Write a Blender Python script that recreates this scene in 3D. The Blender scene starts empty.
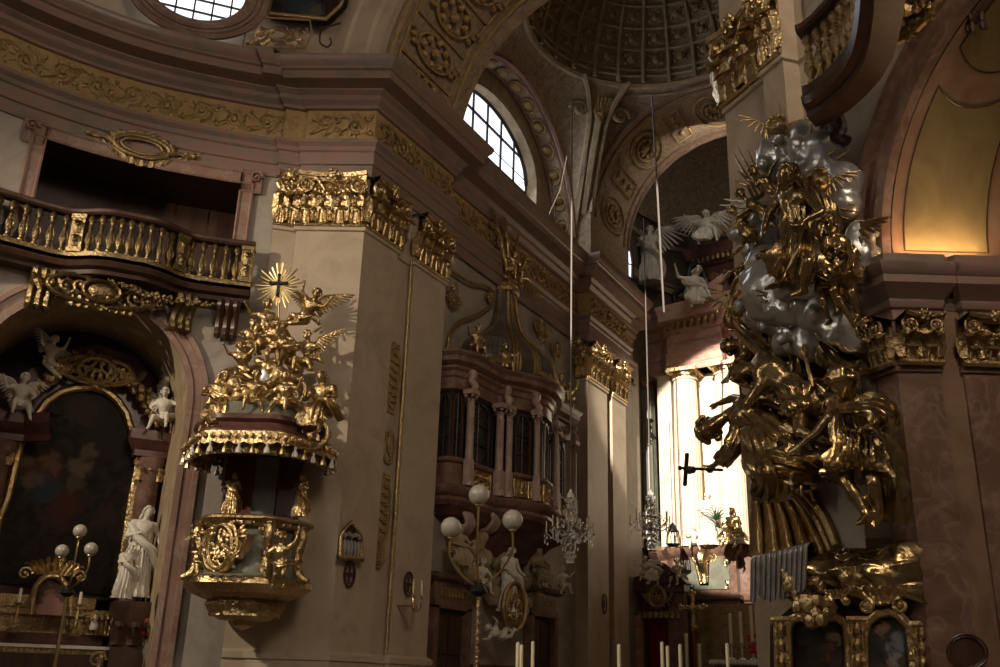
import bpy, bmesh, math, random
from mathutils import Vector as V, Matrix, noise
sin, cos, pi = math.sin, math.cos, math.pi
rnd = random.Random(7)
scn = bpy.context.scene
COL = scn.collection

# ------------------------------------------------------------------ camera
YAW, PIT, ROL, FPX = math.radians(29.2), math.radians(19.87), math.radians(1.74), 960.0
EYE = V((0, 0, 1.6))
R0 = V((cos(YAW), sin(YAW), 0))
FW = V((-sin(YAW)*cos(PIT), cos(YAW)*cos(PIT), sin(PIT)))
U0 = R0.cross(FW)
RT = R0*cos(ROL) + U0*sin(ROL)
UP = U0*cos(ROL) - R0*sin(ROL)

def ray(x, y):
    return RT*((x-500)/FPX) + UP*((333.5-y)/FPX) + FW

class Plane:
    """vertical wall plane: origin (x,y), e = direction to the right as seen; out = toward the viewer"""
    def __init__(s, o, e):
        s.o = V((o[0], o[1], 0)); s.e = V((e[0], e[1], 0)).normalized()
        s.n = V((s.e.y, -s.e.x, 0)); s.rz = math.atan2(s.e.y, s.e.x)
    def at(s, x, y, out=0.0):
        r = ray(x, y); p = s.o + s.n*out
        t = (p-EYE).dot(s.n)/r.dot(s.n)
        return EYE + r*t
    def loc(s, x, y, out=0.0):          # local (along, z)
        p = s.at(x, y, out); return ((p-s.o).dot(s.e), p.z)
    def w(s, a, out, z):
        return s.o + s.e*a + s.n*out + V((0, 0, z))
    def mat(s, a=0, out=0, z=0):
        return Matrix.Translation(s.w(a, out, z)) @ Matrix.Rotation(s.rz, 4, 'Z')

# ------------------------------------------------------------------ materials
def _n(nt, t, **k):
    n = nt.nodes.new(t)
    for a, b in k.items(): setattr(n, a, b)
    return n
def ramp(nt, stops):
    r = _n(nt, 'ShaderNodeValToRGB'); e = r.color_ramp.elements
    while len(e) < len(stops): e.new(.5)
    for i, (p, c) in enumerate(stops):
        e[i].position = p; e[i].color = (*c, 1)
    return r
def base_mat(name):
    m = bpy.data.materials.new(name); m.use_nodes = True
    nt = m.node_tree; return m, nt, nt.nodes['Principled BSDF']
def plain(name, c, rough=.5, metal=0., spec=.5, emit=0., ec=None, trans=0.):
    m, nt, b = base_mat(name)
    b.inputs['Base Color'].default_value = (*c, 1); b.inputs['Roughness'].default_value = rough
    b.inputs['Metallic'].default_value = metal; b.inputs['Specular IOR Level'].default_value = spec
    if emit: b.inputs['Emission Color'].default_value = (*(ec or c), 1); b.inputs['Emission Strength'].default_value = emit
    if trans: b.inputs['Transmission Weight'].default_value = trans
    return m
def noisy(name, stops, scale=1., detail=6, dist=1.2, rough=.45, metal=0., bump=0., bscale=20, spec=.4, rvar=0., stretch=None, vein=None):
    m, nt, b = base_mat(name)
    g = _n(nt, 'ShaderNodeNewGeometry'); src = g.outputs['Position']
    if stretch:
        mp = _n(nt, 'ShaderNodeMapping'); mp.inputs['Scale'].default_value = stretch
        nt.links.new(src, mp.inputs['Vector']); src = mp.outputs['Vector']
    t = _n(nt, 'ShaderNodeTexNoise'); t.inputs['Scale'].default_value = scale; t.inputs['Detail'].default_value = detail
    t.inputs['Distortion'].default_value = dist; t.inputs['Roughness'].default_value = .6
    nt.links.new(src, t.inputs['Vector'])
    r = ramp(nt, stops); nt.links.new(t.outputs['Fac'], r.inputs['Fac'])
    colr = r.outputs['Color']
    if vein:
        t2 = _n(nt, 'ShaderNodeTexNoise'); t2.inputs['Scale'].default_value = scale*1.1; t2.inputs['Detail'].default_value = 4
        t2.inputs['Distortion'].default_value = 1.0; nt.links.new(src, t2.inputs['Vector'])
        r2 = ramp(nt, [(.47, (0, 0, 0)), (.5, (1, 1, 1)), (.53, (0, 0, 0))]); nt.links.new(t2.outputs['Fac'], r2.inputs['Fac'])
        mx = _n(nt, 'ShaderNodeMix', data_type='RGBA'); mx.inputs[7].default_value = (*vein, 1)
        ma = _n(nt, 'ShaderNodeMath', operation='MULTIPLY'); ma.inputs[1].default_value = .22
        nt.links.new(r2.outputs['Color'], ma.inputs[0]); nt.links.new(ma.outputs[0], mx.inputs[0])
        nt.links.new(colr, mx.inputs[6]); colr = mx.outputs[2]
    nt.links.new(colr, b.inputs['Base Color'])
    b.inputs['Roughness'].default_value = rough; b.inputs['Metallic'].default_value = metal; b.inputs['Specular IOR Level'].default_value = spec
    if bump:
        t3 = _n(nt, 'ShaderNodeTexNoise'); t3.inputs['Scale'].default_value = bscale; t3.inputs['Detail'].default_value = 3
        nt.links.new(g.outputs['Position'], t3.inputs['Vector'])
        bp = _n(nt, 'ShaderNodeBump'); bp.inputs['Strength'].default_value = bump; bp.inputs['Distance'].default_value = .05
        nt.links.new(t3.outputs['Fac'], bp.inputs['Height']); nt.links.new(bp.outputs['Normal'], b.inputs['Normal'])
    return m
M = {}
M['grey'] = noisy('grey_stucco_marble', [(.3, (.22, .19, .16)), (.5, (.33, .285, .24)), (.7, (.40, .35, .30))], .7, rough=.5, vein=(.2, .15, .12))
M['beige'] = noisy('beige_marble', [(.3, (.36, .28, .20)), (.5, (.45, .36, .26)), (.7, (.50, .41, .31))], .8, rough=.42, vein=(.55, .42, .36))
M['pink'] = noisy('pink_marble', [(.3, (.18, .105, .08)), (.5, (.245, .145, .11)), (.7, (.30, .21, .165))], 1.1, rough=.35, vein=(.5, .4, .34))
M['corn'] = noisy('cornice_marble', [(.35, (.17, .13, .105)), (.47, (.22, .16, .13)), (.55, (.26, .145, .115)), (.7, (.17, .155, .135))], .9, rough=.35, stretch=(1, 1, 2.2))
M['redm'] = noisy('red_marble', [(.3, (.11, .062, .044)), (.5, (.16, .088, .063)), (.7, (.23, .155, .12))], 1.6, rough=.3, vein=(.45, .3, .25))
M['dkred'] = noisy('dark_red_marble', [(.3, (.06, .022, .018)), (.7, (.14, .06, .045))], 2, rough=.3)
M['gold'] = noisy('gilding', [(.3, (.40, .28, .125)), (.7, (.68, .51, .28))], 6, rough=.33, metal=1, bump=.55, bscale=16)
M['gold2'] = noisy('old_gilding', [(.3, (.28, .19, .09)), (.7, (.50, .36, .18))], 6, rough=.42, metal=.9, bump=.6, bscale=22)
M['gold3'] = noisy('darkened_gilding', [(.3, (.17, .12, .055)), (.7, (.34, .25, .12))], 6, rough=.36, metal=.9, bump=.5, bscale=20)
M['bronze'] = noisy('bronzed_gilding', [(.3, (.24, .165, .075)), (.7, (.46, .335, .17))], 5, rough=.27, metal=.95, bump=.28, bscale=8)
M['silver'] = noisy('silvering', [(.3, (.40, .40, .40)), (.7, (.60, .59, .57))], 3, rough=.33, metal=.72, bump=.3, bscale=5)
M['white'] = noisy('white_stucco', [(.3, (.55, .50, .43)), (.7, (.74, .69, .61))], 5, rough=.5, bump=.2, bscale=20)
M['iron'] = plain('dark_iron', (.02, .02, .02), .5, .6)
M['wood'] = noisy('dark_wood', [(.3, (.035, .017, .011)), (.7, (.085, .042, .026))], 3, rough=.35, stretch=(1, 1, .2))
M['frescog'] = noisy('ochre_fresco', [(.3, (.22, .16, .10)), (.5, (.32, .24, .14)), (.7, (.42, .33, .22))], 1.3, rough=.8, dist=2)
M['frescod'] = noisy('brown_fresco', [(.3, (.18, .13, .085)), (.5, (.30, .22, .145)), (.7, (.42, .32, .22))], 2.2, rough=.85, dist=3)
M['ochre'] = noisy('ochre_paint', [(.3, (.24, .15, .06)), (.7, (.42, .28, .12))], 4, rough=.7)
M['dark'] = plain('dark_recess', (.03, .022, .016), .9)
M['dglass'] = noisy('dark_leaded_glass', [(.3, (.012, .012, .012)), (.7, (.04, .038, .034))], 5, rough=.2, spec=.5)
M['globe'] = plain('opal_glass', (.42, .38, .32), .25)
M['wax'] = plain('ivory_wax', (.80, .72, .50), .45)
M['crystal'] = plain('cut_crystal', (.9, .9, .92), .08, 0, .8, trans=.55)
M['cord'] = plain('pale_rope', (.12, .10, .085), .8)
M['brass'] = plain('brass', (.55, .42, .2), .3, 1)
M['cloth'] = plain('white_altar_cloth', (.75, .72, .66), .8)
M['redcloth'] = plain('crimson_cloth', (.28, .02, .02), .8)
M['green'] = plain('green_painted_leaf', (.02, .10, .05), .5)
M['teal'] = noisy('grey_green_marble', [(.3, (.11, .115, .085)), (.7, (.22, .215, .17))], 2, rough=.35)
M['amber'] = noisy('aged_gold_leaf_paint', [(.35, (.15, .115, .055)), (.65, (.20, .155, .075))], .9, rough=.33, dist=2)
M['flower'] = plain('red_flower', (.45, .03, .03), .7)
M['lead'] = plain('lead_came', (.02, .02, .025), .6)

def window_mat():
    m, nt, b = base_mat('daylit_glass')
    t = _n(nt, 'ShaderNodeTexNoise'); t.inputs['Scale'].default_value = 1.2
    g = _n(nt, 'ShaderNodeNewGeometry'); nt.links.new(g.outputs['Position'], t.inputs['Vector'])
    r = ramp(nt, [(.35, (.72, .80, 1)), (.6, (1, 1, 1))]); nt.links.new(t.outputs['Fac'], r.inputs['Fac'])
    nt.links.new(r.outputs['Color'], b.inputs['Emission Color']); b.inputs['Emission Strength'].default_value = 1.6
    b.inputs['Base Color'].default_value = (.1, .1, .1, 1)
    return m
M['day'] = window_mat()

def painting(name, blobs, ground=((.3, (.008, .006, .005)), (.7, (.035, .022, .014)))):
    """oil painting: dark ground with soft coloured figures; blobs in world space (centre, radius, colour)"""
    m, nt, b = base_mat(name)
    g = _n(nt, 'ShaderNodeNewGeometry')
    t = _n(nt, 'ShaderNodeTexNoise'); t.inputs['Scale'].default_value = 2.2; t.inputs['Detail'].default_value = 6; t.inputs['Distortion'].default_value = 2
    nt.links.new(g.outputs['Position'], t.inputs['Vector'])
    r = ramp(nt, list(ground)); nt.links.new(t.outputs['Fac'], r.inputs['Fac'])
    cur = r.outputs['Color']
    nd = _n(nt, 'ShaderNodeVectorMath', operation='SUBTRACT'); nd.inputs[1].default_value = (.5, .5, .5)
    nt.links.new(t.outputs['Color'], nd.inputs[0])
    ns = _n(nt, 'ShaderNodeVectorMath', operation='SCALE'); ns.inputs['Scale'].default_value = .55; nt.links.new(nd.outputs[0], ns.inputs[0])
    ad = _n(nt, 'ShaderNodeVectorMath', operation='ADD'); nt.links.new(g.outputs['Position'], ad.inputs[0]); nt.links.new(ns.outputs[0], ad.inputs[1])
    for c, rad, colr in blobs:
        d = _n(nt, 'ShaderNodeVectorMath', operation='DISTANCE'); d.inputs[1].default_value = c
        nt.links.new(ad.outputs[0], d.inputs[0])
        mr = _n(nt, 'ShaderNodeMapRange', interpolation_type='SMOOTHSTEP'); mr.inputs[1].default_value = rad; mr.inputs[2].default_value = rad*.45
        mr.inputs[3].default_value = 0; mr.inputs[4].default_value = .85
        nt.links.new(d.outputs['Value'], mr.inputs[0])
        mx = _n(nt, 'ShaderNodeMix', data_type='RGBA'); mx.inputs[7].default_value = (*colr, 1)
        nt.links.new(mr.outputs[0], mx.inputs[0]); nt.links.new(cur, mx.inputs[6]); cur = mx.outputs[2]
    nt.links.new(cur, b.inputs['Base Color']); b.inputs['Roughness'].default_value = .6; b.inputs['Specular IOR Level'].default_value = .15
    return m

# ------------------------------------------------------------------ mesh builder
class MB:
    def __init__(s): s.v = []; s.f = []; s.M = Matrix.Identity(4)
    def add(s, vs, fs):
        o = len(s.v); s.v += [s.M @ V(p) for p in vs]; s.f += [tuple(i+o for i in f) for f in fs]
    def box(s, x0, x1, y0, y1, z0, z1):
        s.add([(x0,y0,z0),(x1,y0,z0),(x1,y1,z0),(x0,y1,z0),(x0,y0,z1),(x1,y0,z1),(x1,y1,z1),(x0,y1,z1)],
              [(0,3,2,1),(4,5,6,7),(0,1,5,4),(1,2,6,5),(2,3,7,6),(3,0,4,7)])
    def grid(s, fn, nu, nv, wrap=False):
        vs = [fn(i/nu, j/nv) for j in range(nv+1) for i in range(nu+(0 if wrap else 1))]
        w = nu if wrap else nu+1
        s.add(vs, [(j*w+i, j*w+(i+1) % w, (j+1)*w+(i+1) % w, (j+1)*w+i) for j in range(nv) for i in range(nu)])
    def tube(s, pts, r, n=6, closed=False, flat=1.0, up=None):
        pts = [V(p) for p in pts]; N = len(pts)
        rr = r if isinstance(r, (list, tuple)) else [r]*N
        vs = []; prev = None
        for i, p in enumerate(pts):
            a = pts[(i-1) % N] if (closed or i > 0) else p
            b = pts[(i+1) % N] if (closed or i < N-1) else p
            t = (b-a).normalized() if (b-a).length > 1e-9 else V((0, 0, 1))
            if up is not None: u = V(up)
            elif prev is not None: u = prev
            else: u = V((0, 0, 1)) if abs(t.z) < .9 else V((1, 0, 0))
            x = t.cross(u)
            if x.length < 1e-6: x = t.orthogonal()
            x.normalize(); y = x.cross(t).normalized(); prev = y
            for k in range(n):
                an = 2*pi*k/n; vs.append(p + x*(cos(an)*rr[i]) + y*(sin(an)*rr[i]*flat))
        fs = []
        for i in range(N if closed else N-1):
            j = (i+1) % N
            for k in range(n): fs.append((i*n+k, i*n+(k+1) % n, j*n+(k+1) % n, j*n+k))
        if not closed: fs += [tuple(range(n))[::-1], tuple((N-1)*n+k for k in range(n))]
        s.add(vs, fs)
    def lathe(s, prof, n=24, c=(0, 0, 0), a0=0, a1=2*pi, sx=1, sy=1, mod=None):
        full = abs(a1-a0-2*pi) < 1e-6; m = n if full else n+1; vs = []
        for (r, z) in prof:
            for k in range(m):
                a = a0+(a1-a0)*k/n; q = r*(mod(a, z) if mod else 1)
                vs.append((c[0]+cos(a)*q*sx, c[1]+sin(a)*q*sy, c[2]+z))
        fs = [(j*m+k, j*m+(k+1) % m, (j+1)*m+(k+1) % m, (j+1)*m+k) for j in range(len(prof)-1) for k in range(n)]
        s.add(vs, fs)
    def ell(s, c, r, n=10, rot=None):
        r = (r, r, r) if not isinstance(r, (tuple, list)) else r
        c = V(c); vs = []; m = max(4, n//2)
        for j in range(m+1):
            p = pi*j/m
            for k in range(n):
                a = 2*pi*k/n; q = V((r[0]*sin(p)*cos(a), r[1]*sin(p)*sin(a), r[2]*cos(p)))
                if rot: q = rot @ q
                vs.append(c+q)
        s.add(vs, [(j*n+k, (j+1)*n+k, (j+1)*n+(k+1) % n, j*n+(k+1) % n) for j in range(m) for k in range(n)])
    def caps(s, a, b, ra, rb, n=10):
        a, b = V(a), V(b); d = b-a
        if d.length < 1e-6: return s.ell(a, ra, n)
        t = d.normalized(); P = []; R = []
        for q in (-1, -.7, -.3): P.append(a+t*ra*q); R.append(ra*math.sqrt(max(.02, 1-q*q)))
        for q in (0, .5, 1): P.append(a+d*q); R.append(ra+(rb-ra)*q)
        for q in (.3, .7, 1): P.append(b+t*rb*q); R.append(rb*math.sqrt(max(.02, 1-q*q)))
        s.tube(P, R, n)
    def prism(s, poly, y0, y1):      # poly in (x,z)
        n = len(poly)
        s.add([(x, y0, z) for x, z in poly]+[(x, y1, z) for x, z in poly],
              [tuple(range(n)), tuple(range(2*n-1, n-1, -1))]+[(i, i+n, (i+1) % n+n, (i+1) % n) for i in range(n)])
    def sweep(s, path, prof, closed=False):
        """path of (x,y); out = right-hand side of travel (toward the viewer when walking left to right); prof of (out,z)"""
        N = len(path); P = [V((p[0], p[1])) for p in path]; vs = []
        for i in range(N):
            ds = []
            if i > 0 or closed: ds.append((P[i]-P[i-1]).normalized())
            if i < N-1 or closed: ds.append((P[(i+1) % N]-P[i]).normalized())
            ns = [V((d.y, -d.x)) for d in ds]
            m = ns[0] if len(ns) == 1 else (ns[0]+ns[1])
            if m.length < 1e-4: m = ns[0].copy()
            m.normalize(); k = 1/max(.35, m.dot(ns[0]))
            for (o, z) in prof: vs.append((P[i].x+m.x*o*k, P[i].y+m.y*o*k, z))
        q = len(prof)
        s.add(vs, [(i*q+j, ((i+1) % N)*q+j, ((i+1) % N)*q+j+1, i*q+j+1) for i in range(N if closed else N-1) for j in range(q-1)])
    def spiral(s, c, r, turns, a0, tr=.12, dirn=1, n=5, steps=26, y=0, grow=0):
        """spiral tube in the local xz plane, from outside in"""
        P = []; R = []
        if len(c) == 3: c = (c[0], c[2])
        for i in range(steps+1):
            t = i/steps; rr = r*(1-t)**.8*1.0+r*.08; a = a0+dirn*turns*2*pi*t
            P.append((c[0]+cos(a)*rr, y-grow*t, c[1]+sin(a)*rr)); R.append(tr*(1-.45*t))
        s.tube(P, R, n); s.ell(P[-1], tr*1.5, 6)
    def leaf(s, base, h, w, curl=.35, lean=0., lob=5, th=.0, nu=6, nv=8, spread=0):
        """acanthus leaf standing in the xz plane at base, curling toward -y"""
        bx, by, bz = base
        def fn(u, v):
            x = (u-.5)*2; ww = w*.5*(.45+.75*sin(pi*min(1, v*.85+.12)))*(1-.12*abs(sin(v*lob*pi)))
            cr = max(0, v-.55)/.45
            yy = -curl*h*(v**2*.35+cr*cr*.75) - h*.05*(1-abs(x))*1.5 + h*.06*abs(x)*abs(sin(v*lob*pi))
            zz = h*(v if v < .75 else .75+(v-.75)*(1-1.6*(v-.75)/.25))
            return (bx+x*ww+lean*v*h+spread*x*v*w, by+yy, bz+zz)
        s.grid(fn, nu, nv)
    def map(s, fn): s.v = [V(fn(p)) for p in s.v]; return s
    def build(s, name, m, parent=None, angle=40, local=None, solid=0):
        me = bpy.data.meshes.new(name)
        vs = s.v
        if local is not None: vs = [local @ p for p in vs]
        me.from_pydata([tuple(p) for p in vs], [], s.f)
        me.validate()
        me.polygons.foreach_set('use_smooth', [True]*len(me.polygons))
        try: me.set_sharp_from_angle(angle=math.radians(angle))
        except Exception: pass
        me.materials.append(M[m] if isinstance(m, str) else m)
        o = bpy.data.objects.new(name, me); COL.objects.link(o)
        if parent is not None: o.parent = parent
        if solid:
            q = o.modifiers.new('t', 'SOLIDIFY'); q.thickness = solid; q.offset = 0
        return o

def tag(o, label=None, cat=None, group=None, kind=None):
    if label: o['label'] = label
    if cat: o['category'] = cat
    if group: o['group'] = group
    if kind: o['kind'] = kind
    return o
def thing(name, label, cat, m=None, group=None):
    o = bpy.data.objects.new(name, None); COL.objects.link(o); o.empty_display_size = .2
    if m is not None: o.matrix_world = m if isinstance(m, Matrix) else Matrix.Translation(V(m))
    return tag(o, label, cat, group)
def struct(name, mb, m, **k):
    o = mb.build(name, m, **k); o['kind'] = 'structure'; return o
def dup(o, m=None, label=None, group=None, parent=None, mat=None):
    c = o.copy(); COL.objects.link(c)
    if parent is not None: c.parent = parent
    if m is not None: c.matrix_world = m
    if label: c['label'] = label
    if group: c['group'] = group
    if mat and c.type == 'MESH':
        c.data = c.data.copy(); c.data.materials.clear(); c.data.materials.append(M[mat])
    for ch in list(o.children): dup(ch, parent=c, mat=mat)
    return c
def catmull(P, n=6):
    P = [V(p) for p in P]; Q = []
    for i in range(len(P)-1):
        a = P[max(0, i-1)]; b = P[i]; c = P[i+1]; d = P[min(len(P)-1, i+2)]
        for k in range(n):
            t = k/n
            Q.append(.5*((2*b)+(c-a)*t+(2*a-5*b+4*c-d)*t*t+(3*b-a-3*c+d)*t**3))
    return Q+[P[-1]]
def remeshed(mb, voxel, smooth=3, disp=0, dsize=.2, loc=None):
    """fuse overlapping shapes of a builder into one continuous surface; returns a builder"""
    me = bpy.data.meshes.new('t'); me.from_pydata([tuple(p) for p in mb.v], [], mb.f)
    o = bpy.data.objects.new('t', me); COL.objects.link(o)
    q = o.modifiers.new('r', 'REMESH'); q.mode = 'VOXEL'; q.voxel_size = voxel; q.use_smooth_shade = True
    if smooth: q = o.modifiers.new('s', 'SMOOTH'); q.iterations = smooth; q.factor = .5
    if disp:
        tx = bpy.data.textures.new('t', 'CLOUDS'); tx.noise_scale = dsize; tx.noise_depth = 1
        q = o.modifiers.new('d', 'DISPLACE'); q.texture = tx; q.strength = disp; q.mid_level = .5; q.texture_coords = 'GLOBAL'
    dg = bpy.context.evaluated_depsgraph_get(); ev = o.evaluated_get(dg); m2 = ev.to_mesh()
    r = MB(); r.v = [v.co.copy() for v in m2.vertices]; r.f = [tuple(p.vertices) for p in m2.polygons]
    ev.to_mesh_clear(); bpy.data.objects.remove(o); bpy.data.meshes.remove(me)
    return r
# ------------------------------------------------------------------ helpers for things made of several parts
INV = {}
def T_(name, label, cat, loc, group=None):
    loc = V(loc); t = thing(name, label, cat, Matrix.Translation(loc), group); INV[t.name] = Matrix.Translation(-loc); return t
def part(t, name, b, m, parent=None, **k):
    return b.build(name, m, parent=parent or t, local=INV[t.name], **k)
def solo(name, label, cat, b, m, base=None, group=None, **k):
    """a thing that is one mesh; origin at its base"""
    if base is None:
        xs = [p.x for p in b.v]; ys = [p.y for p in b.v]; base = ((min(xs)+max(xs))/2, (min(ys)+max(ys))/2, min(p.z for p in b.v))
    o = b.build(name, m, local=Matrix.Translation(-V(base)), **k); o.location = base; return tag(o, label, cat, group)

def capital(name, label, faces, z, h, m='gold', group=None, nfac=1.):
    """composite pilaster capital: faces = [(start xy, end xy)] in order left to right as seen"""
    t = T_(name, label, 'capital', (faces[0][0][0], faces[0][0][1], z), group)
    ab, bell, lv = MB(), MB(), MB()
    for (p, q) in faces:
        pl = Plane(p, V(q)-V(p)); w = (V(q)-V(p)).length; Mx = pl.mat(0, 0, z)
        ab.M = bell.M = lv.M = Mx
        bell.box(.02, w-.02, -.03, .1, 0, h*.86)
        lv.tube([(-.02, -.05, .03), (w+.02, -.05, .03)], .045, 6)
        n1 = max(2, round(w/(h*.34)*nfac)); p1 = w/n1
        for i in range(n1):
            lv.leaf(((i+.5)*p1, -.05, .04), h*.42, p1*.98, .42)
            for q_ in (-.5, .5): lv.tube([((i+.5+q_*.5)*p1, -.07, .05), ((i+.5+q_*.35)*p1, -.11, h*.3)], h*.022, 4)
        for i in range(n1+1):
            x = min(w-.04, max(.04, i*p1)); lv.leaf((x, -.05, .1), h*.66, p1*.9, .36)
            lv.ell((x, -.2, h*.62), (.06, .05, .05), 6)
        nb = 2 if w > .7 else 1
        for i in range(n1*2):                                        # small florets
            x = rnd.uniform(.08, w-.08); lv.ell((x, -.12, h*rnd.uniform(.55, .8)), h*.045, 6)
        # abacus with concave face
        N = 12
        for (z0, z1, o) in ((.86, .93, .13), (.93, 1.0, .2)):
            P = [(w*i/N, -o-(.12*(abs(i/N-.5)*2)**2)) for i in range(N+1)]
            vs = [(x, y, h*z0) for x, y in P]+[(x, y-.02, h*z1) for x, y in P]+[(x, .1, h*z1) for x, y in P]+[(x, .1, h*z0) for x, y in P]
            fs = []
            for i in range(N):
                for a, b_ in ((0, 1), (1, 2), (3, 0)): fs.append((a*(N+1)+i, a*(N+1)+i+1, b_*(N+1)+i+1, b_*(N+1)+i))
            ab.add(vs, fs)
        ab.ell((w/2, -.26, h*.95), (h*.1, .07, h*.09), 8)
        for k in range(6): ab.ell((w/2+cos(k*pi/3)*h*.1, -.27, h*.95+sin(k*pi/3)*h*.1), h*.04, 6)
        vr = h*.155
        for x, d in ((vr*.9, 1), (w-vr*.9, -1)):
            vb = MB(); vb.M = Mx
            vb.spiral((x, -.2, h*.76), vr, 2.1, pi/2, h*.034, -d if False else d, 6, 34, y=-.2, grow=.05)
            vb.tube([(x, -.19, h*.76+vr*1.02), (x+d*w*.14, -.17, h*.8+vr*.7), (x+d*w*.27, -.12, h*.68)], [h*.034, h*.04, h*.02], 6)
            vb.ell((x, -.16, h*.76), (vr*.9, .05, vr*.9), 10)
            part(t, 'volute', vb, m)
        for i in range(1, n1):
            cb = lv; cb.spiral((i*p1+p1*.2, -.15, h*.72), h*.07, 1.2, pi/2, h*.02, 1, 4, 12, y=-.15); cb.spiral((i*p1-p1*.2, -.15, h*.72), h*.07, 1.2, pi/2, h*.02, -1, 4, 12, y=-.15)
        # hanging festoon between volutes
        for k in range(11):
            u = k/10; lv.ell((w*(.2+.6*u), -.22, h*(.7-.12*sin(pi*u))), h*.04, 5)
    part(t, 'abacus', ab, m); part(t, 'bell', bell, m); part(t, 'acanthus_leaves', lv, m)
    return t

def rocaille(b, w, h, n=3, y=0., tr=.03, crown=True, seed=1):
    """gilded shellwork ornament, mirrored about x=0, centred on z=0, in the local xz plane"""
    R = random.Random(seed)
    for d in (-1, 1):
        for i in range(n):
            f = (i+.6)/n; cx = d*w*.5*f*.85; cz = h*(.28-.55*f*R.random()) if i % 2 else h*(-.2+.3*R.random()*f)
            b.spiral((cx, y-.02, cz), h*(.3-.1*f), 1.3, pi/2+(0 if i % 2 else pi), tr, d*(1 if i % 2 else -1), 5, 18, y=y-.03, grow=.04)
            for q in range(4):
                a = R.random()*6.3; rr = h*.24
                b.ell((cx+cos(a)*rr, y-.03, cz+sin(a)*rr*.8), (h*.035, .035, h*.09), 6, rot=Matrix.Rotation(-a+pi/2, 3, 'Y'))
        P = [(d*w*.06, y-.03, -h*.4), (d*w*.3, y-.05, -h*.3), (d*w*.42, y-.05, 0), (d*w*.3, y-.04, h*.3), (d*w*.1, y-.04, h*.36)]
        b.tube([tuple(p) for p in catmull(P, 5)], tr*1.2, 6)
        b.leaf((d*w*.46, y, -h*.2), h*.5, h*.2, .3, lean=d*.5)
    if crown:
        for q in range(5): b.leaf(((q-2)*w*.05, y-.02, h*.25), h*(.34-.04*abs(q-2)), w*.07, .35, lean=(q-2)*.16)
def oval_frame(b, w, h, y=-.06, tr=.04, n=28): b.tube([(cos(i*2*pi/n)*w/2, y, sin(i*2*pi/n)*h/2) for i in range(n)], tr, 6, closed=True)
def garland(b, p, q, sag, r, n=16, seed=2):
    R = random.Random(seed); p, q = V(p), V(q)
    for i in range(n+1):
        t = i/n; c = p.lerp(q, t)-V((0, 0, sag*4*t*(1-t))); k = r*(.6+.6*sin(pi*t))
        for j in range(3):
            b.ell(c+V((R.uniform(-1, 1), R.uniform(-1, 1), R.uniform(-1, 1)))*k*.7, k*R.uniform(.45, .75), 6)

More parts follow.
